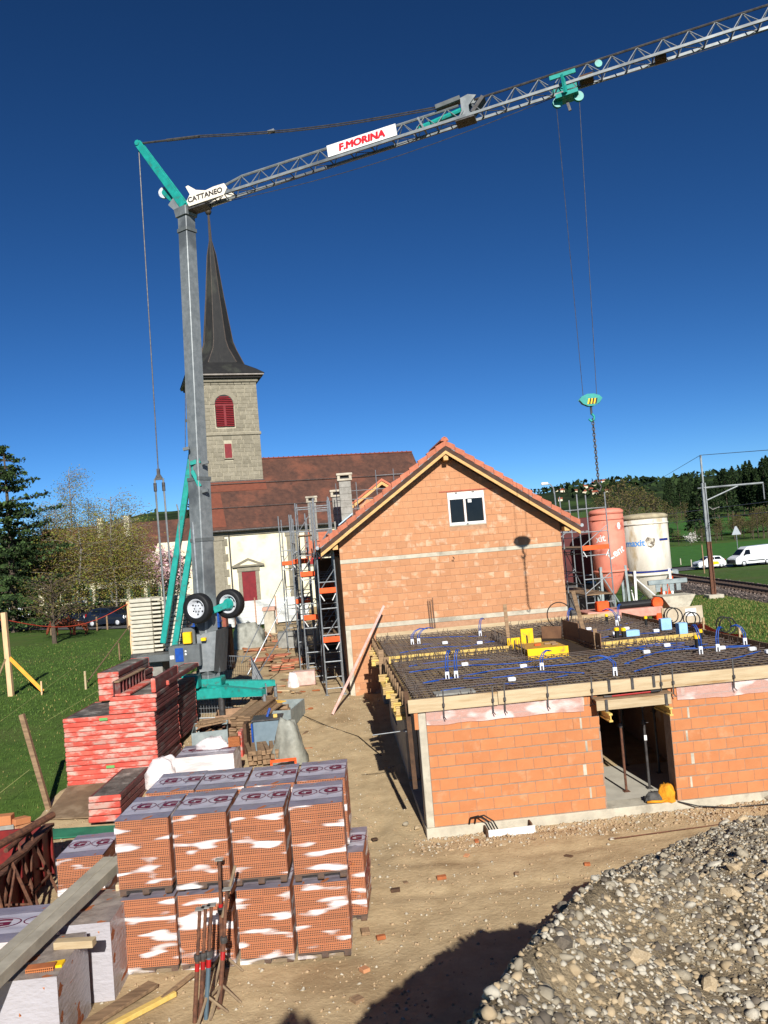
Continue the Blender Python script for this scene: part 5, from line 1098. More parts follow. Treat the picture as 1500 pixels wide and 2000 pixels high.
# hoarding at the church foot
hp0 = gp(470, 1206); hp1 = gp(590, 1200); zt_ = None
HO = mat('white_sheet_metal', lin((206, 208, 202)), lin((192, 194, 188)), 2, .5)
hv = thing('site_hoarding', 'white corrugated metal hoarding standing before the church door', 'fence', (0, 0, 0), 0, None, True)
a, b = aty(440, 1162, 59.5), aty(600, 1150, 61.5)
for k in range(9):
    z0_ = gz(a.x, 60)+.1+k*.2; B = MB(); B.beam(Vector((a.x, 59.5, z0_+.1)), Vector((b.x, 61.5, z0_+.1)), .04+.03*(k % 2), .196, (0, 0, 1), .012); B.build('sheet_rib', HO, hv)
for t in (.1, .35, .6, .85): q = Vector((a.x, 59.4, gz(a.x, 60)))+(Vector((b.x, 61.4, gz(a.x, 60)))-Vector((a.x, 59.4, gz(a.x, 60))))*t; MB().beam(q-Vector((0, .08, 0)), q+Vector((0, -.08, 2.1)), .09, .06, (0, 1, 0)).build('post', mat('pink_timber', lin((186, 146, 120)), lin((160, 120, 98)), 5, .8), hv)
one('retaining_wall', MB().cbox(a.x-2, b.x+3, 62.2, 62.6, gz(-10, 62)-.3, gz(-10, 62)+.9, .03), mat('earth_stone', lin((150, 128, 92)), lin((124, 104, 74)), 3, .95, .03), 'low earthy wall below the church facade', 'wall')
# ================================================================== brick pallets
def perforated():
    mt = bpy.data.materials.new('perforated_clay'); mt.use_nodes = True; N = mt.node_tree.nodes; L = mt.node_tree.links; bs = N['Principled BSDF']; bs.inputs['Roughness'].default_value = .92; bs.inputs['Specular IOR Level'].default_value = .2
    tc = N.new('ShaderNodeTexCoord'); sp_ = N.new('ShaderNodeSeparateXYZ'); cb = N.new('ShaderNodeCombineXYZ'); L.new(tc.outputs['Object'], sp_.inputs[0]); L.new(sp_.outputs[0], cb.inputs[0]); L.new(sp_.outputs[2], cb.inputs[1])
    br = N.new('ShaderNodeTexBrick'); br.offset = 0; br.inputs['Scale'].default_value = 1; br.inputs['Brick Width'].default_value = .0285; br.inputs['Row Height'].default_value = .032; br.inputs['Mortar Size'].default_value = .0058; br.inputs['Mortar Smooth'].default_value = .1; br.inputs['Bias'].default_value = 0
    br.inputs['Color1'].default_value = (*lin((60, 34, 22)), 1); br.inputs['Color2'].default_value = (*lin((52, 28, 18)), 1); br.inputs['Mortar'].default_value = (*lin((186, 114, 68)), 1)
    ad = N.new('ShaderNodeVectorMath'); ad.inputs[1].default_value = (1.0402, 1.04, 0); L.new(cb.outputs[0], ad.inputs[0]); L.new(ad.outputs[0], br.inputs['Vector'])
    hs = N.new('ShaderNodeHueSaturation'); oi = N.new('ShaderNodeObjectInfo'); mr = N.new('ShaderNodeMapRange'); mr.inputs['To Min'].default_value = .88; mr.inputs['To Max'].default_value = 1.1; L.new(oi.outputs['Random'], mr.inputs[0]); L.new(mr.outputs[0], hs.inputs['Value']); ab = N.new('ShaderNodeMath'); ab.operation = 'ABSOLUTE'; L.new(sp_.outputs[2], ab.inputs[0]); gt = N.new('ShaderNodeMath'); gt.operation = 'GREATER_THAN'; gt.inputs[1].default_value = .0465; L.new(ab.outputs[0], gt.inputs[0]); mxb = N.new('ShaderNodeMix'); mxb.data_type = 'RGBA'; L.new(gt.outputs[0], mxb.inputs[0]); L.new(br.outputs[0], mxb.inputs[6]); mxb.inputs[7].default_value = (*lin((188, 116, 70)), 1); L.new(mxb.outputs[2], hs.inputs['Color']); L.new(hs.outputs[0], bs.inputs['Base Color'])
    bp = N.new('ShaderNodeBump'); bp.inputs['Distance'].default_value = .01; bp.inputs['Strength'].default_value = .8; L.new(br.outputs['Fac'], bp.inputs['Height']); L.new(bp.outputs[0], bs.inputs['Normal'])
    return mt
PERF = perforated(); CLAY = mat('plain_clay', lin((170, 102, 62)), lin((150, 87, 52)), 6, .9)
FILMC = film_mat('pallet_film', (.97, .95, .95), (.84, .77, .74), .56, .67, 1.5, (1, 1, 5), .04, .18)  # white patches are sun glints painted into the clear film
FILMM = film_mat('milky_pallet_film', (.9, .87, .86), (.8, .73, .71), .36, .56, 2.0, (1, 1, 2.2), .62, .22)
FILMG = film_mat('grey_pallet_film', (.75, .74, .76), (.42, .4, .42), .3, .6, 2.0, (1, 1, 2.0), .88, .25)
COVER = mat('lavender_cover_foil', lin((138, 130, 138)), lin((120, 113, 124)), 3, .3, .012, 7, spec=.5)
BAND = mat('white_print_band', lin((178, 173, 180)), lin((166, 161, 170)), 3, .35, .006, 7); MAROON = mat('maroon_print', lin((110, 24, 44)), lin((100, 20, 40)), 4, .4)
GREYPR = mat('grey_print', lin((120, 112, 120)), lin((108, 102, 110)), 4, .4)
PW, PD, PH = .815, 1.2, 1.06
def crinkle(B, P00, P10, P11, P01, nu, nv, n, amp, seed):
    P00, P10, P11, P01, n = map(Vector, (P00, P10, P11, P01, n)); s0 = len(B.v)
    for j in range(nv+1):
        for i in range(nu+1):
            a, b = i/nu, j/nv; p = (P00*(1-a)+P10*a)*(1-b)+(P01*(1-a)+P11*a)*b; e = min(a, 1-a, b, 1-b) > 0
            B.v.append(tuple(p+n*(amp*(mnoise.noise(p*6+Vector((seed, 0, 0))))*(1 if e else .4))))
    for j in range(nv):
        for i in range(nu): a = s0+j*(nu+1)+i; B.f.append((a, a+1, a+nu+2, a+nu+1)); B.mi.append(B.cur)
def g_logo():
    B = MB(); n = 28
    for rx, ry, t in ((.2, .17, .01),):
        for k in range(n):
            a, b = 2*math.pi*k/n, 2*math.pi*(k+1)/n; B.prism([(rx*math.cos(a), ry*math.sin(a), 0), (rx*math.cos(b), ry*math.sin(b), 0), ((rx-t)*math.cos(b), (ry-t)*math.sin(b), 0), ((rx-t)*math.cos(a), (ry-t)*math.sin(a), 0)], (0, 0, .002))
    return B
GL = textmesh('G', .3, MAROON, .001, .01, xs=1.1); RINGM = g_logo().mesh('print_ring', [MAROON])
def printed(parent, x, y, z, rz=0, rx=0):
    o = obj('logo_ring', RINGM, parent, (x, y, z), (rx, 0, rz)); obj('logo_letter', GL, parent, (x, y, z+.001) if not rx else (x, y-.002, z), (rx, 0, rz))
    B = MB()
    for k in range(4): B.box(-.006+.022*k-.033, .004+.022*k-.033, -.1, .1, 0, .0015)
    return o
def make_pallet(film, cover=COVER, seed=1, side_print=False, rows=9, logos=2, plain=False):
    t = thing('brick_pallet', 'x', 'brick pallet', (0, 0, 0), 0, 'film-wrapped pallets of hollow clay bricks')
    p = MB()
    for x in (-PW/2+.01, -.05, PW/2-.11):
        for y in (-PD/2, -.05, PD/2-.1): p.box(x, x+.1, y, y+.1, 0, .078)
        p.box(x, x+.1, -PD/2+.1005, -.0505, .0, .02); p.box(x, x+.1, .0505, PD/2-.1005, 0, .02)
    for k in range(7): y = -PD/2+k*(PD-.12)/6; p.box(-PW/2, PW/2, y, y+.12, .079, .1)
    p.build('pallet', WOODD, t)
    z0 = .104; h_ = (PH-.02)/9
    MB().box(-PW/2+.012, PW/2-.012, -PD/2+.012, PD/2-.012, z0, z0+h_*rows-.004).build('inner_bricks', CLAY, t)
    key = 'pb'
    if key not in _bm:
        B = MB(); B.cbox(-PW/4+.003, PW/4-.003, 0, .03, -h_/2+.003, h_/2-.003, .003); B.mi = [1]*len(B.f)
        for i, q in enumerate(B.f):
            if all(abs(B.v[j][1]) < 1e-6 for j in q): B.mi[i] = 0
        _bm[key] = B.mesh('hollow_brick', [PERF, CLAY])
    for r in range(rows):
        for c in range(2): obj('hollow_brick', _bm[key], t, ((c-.5)*PW/2*1.0+random.uniform(-.002, .002), -PD/2+random.uniform(-.003, .003), z0+h_*(r+.5)))
    if 'ps' not in _bm:
        B = MB(); d_ = (PD-.04)/3
        B.cbox(0, .02, -d_/2+.004, d_/2-.004, -h_/2+.003, h_/2-.003, .003); _bm['ps'] = B.mesh('hollow_brick', [CLAY])
    if not plain:
        for r in range(rows):
            for c in range(3): obj('hollow_brick', _bm['ps'], t, (PW/2-.014, (c-1)*(PD-.04)/3, z0+h_*(r+.5)))
    zt = z0+h_*rows+.004; B = MB(); e = .012; X, Y = PW/2+e, PD/2+e
    crinkle(B, (-X, -Y, .02), (X, -Y, .02), (X, -Y, zt), (-X, -Y, zt), 10, 12, (0, -1, 0), .016, seed); crinkle(B, (X, -Y, .02), (X, Y, .02), (X, Y, zt), (X, -Y, zt), 10, 10, (1, 0, 0), .016, seed+5)
    crinkle(B, (-X, Y, .02), (-X, -Y, .02), (-X, -Y, zt), (-X, Y, zt), 10, 10, (-1, 0, 0), .016, seed+9)
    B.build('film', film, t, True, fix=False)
    B = MB(); crinkle(B, (-X, -Y, zt), (X, -Y, zt), (X, Y, zt), (-X, Y, zt), 16, 20, (0, 0, 1), .02, seed+2)
    cv = B.build('cover', cover, t, True, fix=False)
    if logos:
        B = MB(); crinkle(B, (-X+.01, -.33, zt+.004), (X-.01, -.33, zt+.004), (X-.01, .33, zt+.004), (-X+.01, .33, zt+.004), 16, 12, (0, 0, 1), .02, seed+2); B.build('print_band', BAND, cv, True, fix=False)
        for k in range(logos): printed(cv, (k-(logos-1)/2)*.42+.02*seed % .1, .02, zt+.017)
        for k in range(2): MB().box(-.02+.36*(k-.5)*2*.56-.01, -.02+.36*(k-.5)*2*.56+.01, -.2, .2, zt+.0165, zt+.0175).build('print_text', GREYPR, cv)
    if side_print:
        for k in range(3):
            o = obj('logo_ring', RINGM, cv, (X+.014, (k-1)*.38, .62), (math.pi/2, 0, math.pi/2)); obj('logo_letter', GL, cv, (X+.016, (k-1)*.38, .62), (math.pi/2, 0, math.pi/2))
    return t
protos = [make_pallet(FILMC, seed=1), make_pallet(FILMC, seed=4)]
used = [False]*len(protos)
def put(pi, x, y, z, rz, label):
    if not used[pi]: o = protos[pi]; used[pi] = True
    else: o = copy_tree(protos[pi])
    o.location = (x, y, z); o.rotation_euler = (0, 0, math.radians(rz)); o['label'] = label; return o
X0 = -4.55; DX = .872; order = ['leftmost', 'second from left', 'third from left', 'rightmost']
for c in range(4):
    for lv in range(2):
        x = X0+DX*(c+.5)+(-.025, -.02, .012, .03)[c]+random.uniform(-.012, .012); y = 12.86+PD/2+random.uniform(-.04, .04)
        put((c+lv) % 2, x, y, .02+lv*1.2, random.uniform(-1.4, 1.6)+1.2, '%s brick pallet in the %s layer of the front row' % (order[c], ('bottom', 'top')[lv]))
for c in range(4):
    x = X0+.02+DX*(c+.5)+random.uniform(-.02, .02)
    put(c % 2, x+(.36 if c == 3 else 0)-.0, 14.22+PD/2, .02, .8, '%s brick pallet in the bottom layer of the second row' % order[c]) if c < 3 else None
    put((c+1) % 2, x, 14.22+PD/2+random.uniform(-.03, .05), 1.22, random.uniform(-1, 1.5)+.8, '%s brick pallet in the top layer of the second row' % order[c])
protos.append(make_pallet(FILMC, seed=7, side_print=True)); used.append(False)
put(2, -1.22, 14.05+PD/2, .02, -2, 'brick pallet with logos on its side sticking out right of the stacks')
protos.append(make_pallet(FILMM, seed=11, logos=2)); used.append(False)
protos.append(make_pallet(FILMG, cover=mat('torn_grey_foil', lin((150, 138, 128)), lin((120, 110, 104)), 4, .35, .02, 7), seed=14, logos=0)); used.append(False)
o = put(3, -5.05, 21.5, gz(-5, 21)-.02, 2, 'single wide pallet in white printed film behind the stacks'); o.scale = (1.75, 1, .95)
put(0, -5.98, 15.5, .02, 3, 'low brick pallet beside the rusty trestle, left of the front stacks')
put(4, -4.9, 12.75, .0, 1, 'grey wrapped pallet under the end of the concrete lintels'); put(4, -5.12, 11.3, -.02, 3, 'opened pallet in milky film at the lower left corner of the picture')
put(3, -5.95, 12.5, 0, 2, 'milky wrapped pallet under the middle of the concrete lintels')
# ------------------------------------------------------------------ red formwork panels
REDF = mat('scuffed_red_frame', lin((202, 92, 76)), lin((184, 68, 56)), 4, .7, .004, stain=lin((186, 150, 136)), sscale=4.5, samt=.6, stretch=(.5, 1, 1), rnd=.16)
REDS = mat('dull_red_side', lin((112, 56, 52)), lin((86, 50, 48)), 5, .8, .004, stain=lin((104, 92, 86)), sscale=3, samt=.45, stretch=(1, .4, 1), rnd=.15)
PANT = mat('cement_stained_face', lin((112, 106, 98)), lin((56, 52, 48)), 3.2, .85, .004, stain=lin((160, 154, 144)), sscale=1.6, samt=.35, rnd=.1)
def panel(x0, x1, y0, y1, z0, z1, label, grp='red framed formwork panels', face=True):
    t = thing('stacked_shutter', label, 'formwork panel', ((x0+x1)/2, (y0+y1)/2, z0), math.radians(random.uniform(-.7, .7)), grp); a, b, h_ = (x1-x0)/2, (y1-y0)/2, z1-z0
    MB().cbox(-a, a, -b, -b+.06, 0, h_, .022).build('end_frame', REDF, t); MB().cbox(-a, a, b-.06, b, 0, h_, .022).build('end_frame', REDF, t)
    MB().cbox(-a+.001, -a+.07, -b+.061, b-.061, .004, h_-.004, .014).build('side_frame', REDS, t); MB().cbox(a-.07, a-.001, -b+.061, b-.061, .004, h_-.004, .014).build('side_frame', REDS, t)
    MB().box(-a+.071, a-.071, -b+.061, b-.061, h_-.03, h_-.006).build('face', PANT, t); return t
ORD = ['lowest', 'second', 'third', 'fourth', 'fifth', 'sixth', 'seventh', 'eighth', 'ninth', 'tenth', 'eleventh', 'twelfth', 'thirteenth', 'fourteenth']
zb_ = .58; n = 14; th = (2.36-zb_)/n
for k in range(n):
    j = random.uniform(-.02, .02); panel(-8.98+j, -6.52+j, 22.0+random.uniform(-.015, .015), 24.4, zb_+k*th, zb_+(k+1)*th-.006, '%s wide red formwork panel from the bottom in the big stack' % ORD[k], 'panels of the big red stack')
for q in ((-8.6, 22.3), (-7.0, 22.3), (-8.6, 24.0), (-7.0, 24.0)):
    g = gz(*q); one('bearer_timber', MB().cbox(q[0]-.5, q[0]+.5, q[1]-.05, q[1]+.05, g-.05, zb_-.005, .01), WOODG, {(-8.6, 22.3): 'bearer timber under the front left of the big red stack', (-7.0, 22.3): 'bearer timber under the front right of the big red stack', (-8.6, 24.0): 'bearer timber under the back left of the big red stack', (-7.0, 24.0): 'bearer timber under the back right of the big red stack'}[q], 'timber', 'bearers under the red stack')
for k in range(13): panel(-7.95, -6.62, 24.5, 27.0, .95+k*.118, .95+(k+1)*.118-.006, '%s dull red panel from the bottom in the stack behind the big one' % ORD[k], 'panels of the rear red stack')
for k in range(4): panel(-7.74+.01*k, -6.46, 21.98+random.uniform(-.02, .02), 24.3, 2.37+k*.116, 2.37+(k+1)*.116-.006, '%s red panel from the bottom of the small stack on the big one' % ORD[k], 'panels of the small upper red stack')
for k in range(5): panel(-8.72+.02*(k == 2), -8.1+.1*(k < 3), 24.0, 27.1, 2.42+k*.165, 2.42+(k+1)*.165-.008, '%s narrow red panel from the bottom of the tall narrow pile' % ORD[k], 'panels of the tall narrow pile')
for k in range(4): panel(-7.48, -6.72, 19.4+.02*k, 22.0, gz(-7, 20)+.06+k*.15, gz(-7, 20)+.06+(k+1)*.15-.008, '%s narrow red panel from the bottom of the low front stack' % ORD[k], 'panels of the low front stack')
panel(-6.9, -6.42, 23.2, 26.8, 2.84, 2.98, 'long narrow red panel lying on top at the right', 'red framed formwork panels'); panel(-6.62, -6.5, 22.1, 24.6, 2.84, 3.22, 'long red panel standing on edge at the right of the small upper stack')
lf_ = thing('ribbed_panel', 'red formwork element on edge with open dark ribs, lying on the small upper stack', 'formwork panel', (-7.35, 23.2, 2.84), 0, 'red framed formwork panels')
MB().cbox(-.25, -.22, -1.2, 1.2, .001, .4, .01).build('back_face', REDS, lf_); MB().cbox(-.21, .2, -1.2, 1.2, 0, .06, .012).build('lower_flange', REDF, lf_); MB().cbox(-.21, -.06, -1.2, 1.2, .36, .4, .01).build('upper_flange', WOODG, lf_)
for k in range(9): MB().cbox(-.21, -.06, -1.15+k*.28, -1.12+k*.28, .061, .359, .004).build('rib', REDS, lf_)
for k, (x, y, z) in enumerate(((-8.0, 21.97, 2.24), (-7.9, 21.97, .98))): one('green_tag', MB().box(x, x+.22, y-.008, y-.002, z, z+.07), mat('green_tag_paint', lin((110, 170, 96)), lin((96, 150, 84)), 4, .6), ['green tag near the top of the big red stack', 'green tag near the bottom of the big red stack'][k], 'tag', 'green tags on the big red stack')
def gplate(name, pts, th_, mt, label, cat, dz=.03, grp=None):
    P = [Vector((x, y, max(gz(x, y), 0)+dz)) for x, y in pts]; z = max(p.z for p in P); return one(name, MB().prism([(p.x, p.y, p.z) for p in P], (0, 0, th_)), mt, label, cat, grp)
gplate('ground_sheet', [(-8.8, 20.0), (-7.6, 19.9), (-7.5, 22.2), (-9.0, 22.6)], .03, mat('muddy_plywood', lin((124, 104, 80)), lin((104, 86, 66)), 3, .9, stain=lin((140, 122, 98)), sscale=1, samt=.4), 'muddy brown plywood sheet lying on the grass edge', 'plywood sheet', .05)
gplate('ground_sheet', [(-8.7, 18.9), (-6.6, 18.9), (-6.5, 19.3), (-8.7, 19.4)], .03, mat('green_board', lin((44, 112, 84)), lin((34, 92, 70)), 3, .8), 'narrow green board lying before the plywood sheet', 'board', .06)
# ------------------------------------------------------------------ concrete lintels, planks, trestle and skip at the lower left
for k, (dx, lb) in enumerate(((0, 'right one of two long pale concrete lintels lying across the pallets'), (-.2, 'left one of two long pale concrete lintels lying across the pallets'))):
    B = MB(); a, b = Vector((-5.42+dx, 9.3, 1.28)), Vector((-4.9+dx, 14.0, 1.36)); B.beam(a, b, .19, .17, (0, 0, 1), .012); one('concrete_lintel', B, mat('pale_lintel_concrete', lin((168, 160, 142)), lin((146, 138, 122)), 3, .9, .003), lb, 'lintel', 'concrete lintels')
for q in (((-5.0, 11.5, 1.18), (-4.45, 11.47, 1.18), .14, .1, WOOD, 'thick pale board lying across the opened pallet'), ((-5.0, 11.0, 1.12), (-4.7, 11.02, 1.14), .16, .04, YEL, 'small yellow board on the opened pallet'), ((-4.75, 13.3, 1.2), (-4.3, 13.32, 1.2), .12, .1, WOOD, 'pale block of timber under the far end of the lintels')):
    one('timber_offcut', MB().beam(q[0], q[1], q[2], q[3], (0, 0, 1), .006), q[4], q[5], 'timber')
t = thing('loose_brick', 'loose perforated brick lying on the opened pallet', 'brick', (-4.95, 10.85, 1.07), .1); obj('body', _bm['pb'], t, (0, 0, .055), None, (.9, 5, 1))
one('ground_plank', MB().beam((-4.75, 11.3, .07), (-3.98, 12.4, .09), .22, .05, (0, 0, 1), .005), WOODG, 'broad grey plank lying on the earth before the pallets', 'plank'); one('ground_plank', MB().beam((-4.35, 11.35, .06), (-3.6, 12.15, .06), .11, .07, (0, 0, 1), .006), WOODY, 'yellow formwork timber lying on the earth beside the grey plank', 'plank')
one('ground_plank', MB().beam((-3.85, 11.85, .05), (-3.4, 12.5, .14), .06, .05, (0, 0, 1), .005), WOODG, 'thin stick leaning at the foot of the props', 'plank')
sk = thing('red_skip', 'dark red steel skip at the left edge of the picture', 'skip', (-8.5, 15.6, gz(-8.5, 15.6)), math.radians(4))
RS = mat('dull_red_steel', lin((128, 34, 30)), lin((96, 28, 28)), 4, .6, .004, stain=lin((90, 60, 48)), sscale=2, samt=.2)
MB().cbox(-1.4, 1.2, -1.6, -1.52, .1, 1.05, .01).build('side_panel', RS, sk); MB().cbox(-1.4, 1.2, 1.5, 1.58, .1, 1.05, .01).build('side_panel', RS, sk); MB().cbox(1.12, 1.2, -1.519, 1.499, .1, 1.05, .01).build('end_panel', RS, sk); MB().box(-1.39, 1.11, -1.51, 1.49, .1, .16).build('floor', RUST, sk)
MB().cbox(-1.45, 1.28, -1.66, -1.46, 1.051, 1.12, .01).build('rim', RUST, sk); MB().cbox(1.06, 1.28, -1.459, 1.5, 1.051, 1.12, .01).build('rim', RUST, sk)
for k in range(6): MB().cbox(1.201, 1.26, -1.4+k*.55, -1.32+k*.55, .1, 1.04, .01).build('rib', RS, sk)
for k in range(4): MB().cbox(-1.3+k*.6, -1.22+k*.6, -1.66, -1.601, .1, 1.04, .01).build('rib', RS, sk)
def trestle(x, y, rz, h_, label):
    t = thing('rusty_trestle', label, 'trestle', (x, y, gz(x, y)), rz, 'rusty tube trestles')
    for s_ in (-.45, .45):
        MB().tube((s_, -.42, 0), (s_*.6, 0, h_), .03, 6).build('leg', RUST, t); MB().tube((s_, .42, 0), (s_*.6, 0, h_), .03, 6).build('leg', RUST, t); MB().tube((s_*.86, -.25, .4*h_), (s_*.86, .25, .4*h_), .022, 6).build('stretcher', RUST, t)
    MB().tube((-.75, 0, h_), (.75, 0, h_), .045, 8).build('top_bar', RUST, t); MB().tube((-.45, -.3, .3*h_), (.45, -.3, .3*h_), .022, 6).build('stretcher', RUST, t); MB().tube((-.4, -.25, .35*h_), (.3, -.05, .9*h_), .02, 6).build('brace', RUST, t)
    return t
trestle(-7.0, 14.2, 1.45, 1.35, 'rusty tube trestle beside the low brick pallet'); trestle(-7.5, 13.0, 1.2, 1.2, 'rusty tube trestle nearest the lower left corner'); trestle(-7.4, 15.9, 1.6, 1.3, 'rusty tube trestle before the red skip')
one('rusty_beam', MB().tube((-8.3, 13.0, 1.25), (-7.1, 16.6, 1.45), .07, 10), RUST, 'long rusty round bar lying across the trestles', 'steel bar')
# odd bricks at the left edge
pl_ = thing('brick_platform', 'weathered timber platform carrying loose bricks at the left edge', 'platform', (-9.0, 18.2, gz(-9, 18.2)), 0); MB().cbox(-.8, .75, -.6, .6, .55, .62, .01).build('top', WOODG, pl_)
for a in (-.7, .65):
    for b in (-.5, .5): MB().cbox(a-.05, a+.05, b-.05, b+.05, 0, .549, .008).build('leg', WOODG, pl_)
zz = gz(-9, 18.2)+.62
for k, (x, y, z, rz, w_, h_, mt, lb) in enumerate(((-8.75, 18.0, 0, .2, .4, .2, CONCG, 'grey hollow concrete block on the platform'), (-8.78, 18.02, .2, .1, .38, .2, BRICK, 'perforated brick lying on the grey block'), (-9.15, 17.9, 0, -.3, .45, .16, BRICKH, 'pale brick leaning at the left of the platform'), (-8.5, 18.2, 0, .9, .4, .14, BRICKH, 'tilted brick at the right end of the platform'), (-9.3, 18.3, 0, .1, .4, .22, BRICK, 'orange brick at the far left of the platform'), (-8.5, 18.15, .145, 1.0, .38, .13, BRICK, 'orange brick on top of the tilted brick'), (-8.95, 17.72, .0, .0, .4, .13, BRICK, 'orange brick at the front of the platform'))):
    B = MB(); B.cbox(-w_/2, w_/2, -.12, .12, 0, h_, .008); o = B.build('loose_block', mt); o.location = (x, y, zz+z); o.rotation_euler = (0, .12 if 'tilted' in lb else 0, rz); tag(o, lb, 'brick', 'loose bricks on the platform')
# ------------------------------------------------------------------ steel props before the pallets
def prop(p, q, label, tripod=False, red=.3, col=RUST):
    p, q = Vector(p), Vector(q); d = q-p; t = thing('steel_prop', label, 'prop', p, 0, 'steel props standing before the pallets', True)
    MB().tube(p, p+d*.58, .032, 8).build('outer_tube', col, t); MB().tube(p+d*.55, q, .025, 8).build('inner_tube', WOODG if False else RUST, t); MB().tube(p+d*red, p+d*(red+.07), .034, 8).build('red_band', REDP, t)
    MB().lathe([(.05, -.04), (.055, 0), (.05, .04)], 10, p+d*.57).build('collar', STEELD, t); MB().cbox(q.x-.06, q.x+.06, q.y-.06, q.y+.06, q.z-.006, q.z+.006, .002).build('head_plate', CONCG, t)
    if tripod:
        for a in (.3, 2.4, 4.5): f_ = p+Vector((.3*math.cos(a), .3*math.sin(a), .02)); MB().tube(p+d*.2, f_, .02, 6).build('tripod_leg', mat('muddy_steel', lin((142, 122, 96)), lin((116, 98, 78)), 8, .9), t)
for k in range(3): prop((-3.14+.07*k, 11.42+.03*k, .02), (-2.98+.07*k, 11.5+.05*k, 1.5), ['leftmost prop of the upright bundle before the pallets', 'middle prop of the upright bundle before the pallets', 'blue-grey prop at the right of the upright bundle'][k], k == 2, .45, [RUST, RUST, mat('blue_grey_steel', lin((84, 102, 112)), lin((70, 86, 96)), 5, .6)][k])
prop((-2.98, 12.55, .03), (-2.92, 12.6, 1.75), 'tripod prop standing close to the brick pallets', True, .55); prop((-2.86, 11.7, .02), (-2.72, 12.1, 1.5), 'tripod prop standing right of the upright bundle', True, .4)
one('tripod_leg', MB().tube((-2.82, 12.1, 1.1), (-2.62, 12.3, 1.75), .022, 6), MATS['muddy_steel'], 'loose folded tripod leg hooked on a prop', 'steel tube')
# ------------------------------------------------------------------ gravel pile
def tps(CP):
    n = len(CP); D = np.linalg.norm(CP[:, None, :2]-CP[None, :, :2], axis=2); A_ = np.zeros((n+3, n+3)); A_[:n, :n] = D+np.eye(n)*.02; A_[:n, -3] = 1; A_[:n, -2:] = CP[:, :2]; A_[-3, :n] = 1; A_[-2:, :n] = CP[:, :2].T
    WT = np.linalg.solve(A_, np.concatenate([CP[:, 2], [0, 0, 0]])); return lambda x, y: float(WT[:-3] @ np.hypot(CP[:, 0]-x, CP[:, 1]-y)+WT[-3]+WT[-2]*x+WT[-1]*y)
def crest(K, Fp, slope):
    K = np.array([list(k) for k in K]); f = tps(np.concatenate([K, np.array([list(q) for q in Fp])]))
    def h(x, y):
        best = None
        for a, b in zip(K, K[1:]):
            d = b-a; t = max(0, min(1, ((x-a[0])*d[0]+(y-a[1])*d[1])/(d[0]**2+d[1]**2))); p = a+d*t; ds = math.hypot(x-p[0], y-p[1])
            if best is None or ds < best[0]: best = (ds, d[0]*(y-a[1])-d[1]*(x-a[0]), p[2])
        return best[2]-best[0]*slope if best[1] > 0 else f(x, y)
    return h
K1 = [aty(x, y, Y) for (x, y), Y in (((900, 2100), 3.4), ((945, 2000), 4.0), ((982, 1915), 4.7), ((1015, 1868), 5.1), ((1058, 1824), 5.6), ((1126, 1752), 6.6), ((1192, 1704), 7.8))]+[Vector((2.6, 8.3, 2.8)), Vector((3.6, 8.6, 2.5)), Vector((5.5, 8.8, 2.3)), Vector((9.5, 9, 2.2))]
h1 = crest(K1, [aty(1100, 2000, 5.2), aty(1300, 2000, 5.5), aty(1500, 2000, 5.9), aty(1200, 1850, 6.7), (4.2, 6.5, 2.6), (7, 6, 2.6), aty(1300, 2200, 4.0), aty(1600, 2200, 4.4)], 1.35)
K2 = [Vector((2.3, 7, 1.1)), Vector((2.75, 10, 1.1))]+[aty(x, y, Y) for (x, y), Y in (((1212, 1700), 12.4), ((1290, 1662), 13.2), ((1420, 1606), 14.6), ((1500, 1592), 15.2), ((1640, 1580), 15.6))]
h2 = crest(K2, [(3.0, 10.5, 1.25), (4.5, 10.5, 1.6), (6.5, 10.5, 1.7), (9, 11, 1.7), (5.5, 12.8, 1.4), (4, 9, 1.6), (8, 9, 1.8)], .8)
def pile(x, y): return min(max(h1(x, y), h2(x, y)), 4.2)
GRAV = mat('gravel_fines', lin((164, 146, 116)), lin((134, 117, 91)), 14, .97, .05, 30, stain=lin((108, 94, 72)), sscale=1.3, samt=.4)
def pz(x, y): return max(pile(x, y)+.07*fn(x, y, 1.6, 3)+.04*fn(x, y, 4.5, 6), gz(x, y)-.15)
gp_ = thing('gravel_pile', 'big heap of grey and beige gravel at the lower right', 'gravel heap', (4, 9, 0), 0, None, True)
xs = np.arange(-2.2, 10.5, .13); ys = np.arange(1.6, 18.6, .13)
me_ = gridmesh('mound', xs, ys, pz, [GRAV]); o = obj('mound', me_, gp_); o.location = (-4, -9, 0)
SM = [mat('stone_grey', lin((160, 150, 130)), lin((132, 122, 104)), 6, .9, .004, rnd=.15), mat('stone_beige', lin((184, 165, 134)), lin((158, 138, 108)), 6, .9, .004, rnd=.12), mat('stone_dark', lin((116, 106, 92)), lin((92, 84, 74)), 6, .9, .004, rnd=.12), mat('stone_pale', lin((194, 186, 168)), lin((166, 158, 142)), 6, .9, .004, rnd=.1)]
def sample_pile(n, ymin, ymax):
    out = []
    while len(out) < n:
        x = random.uniform(.0, 8.8); y = random.uniform(ymin, ymax); z = pz(x, y)
        if z < gz(x, y)+.05: continue
        if abs(x/y) > .55: continue
        out.append((x, y, z))
    return out
P_ = sample_pile(34000, 3.6, 16.5); stuff(obj('gravel', rock_cloud('gravel', np.array(P_)-np.array([4, 9, 0]), .01+.026*RNG.random(34000)**1.9, SM, 8), gp_))
P_ = sample_pile(6500, 3.6, 16.5); stuff(obj('pebbles', rock_cloud('pebbles', np.array(P_)-np.array([4, 9, 0]), .02+.036*RNG.random(6500)**2.0, SM, 9, sub=1), gp_))
variants = []
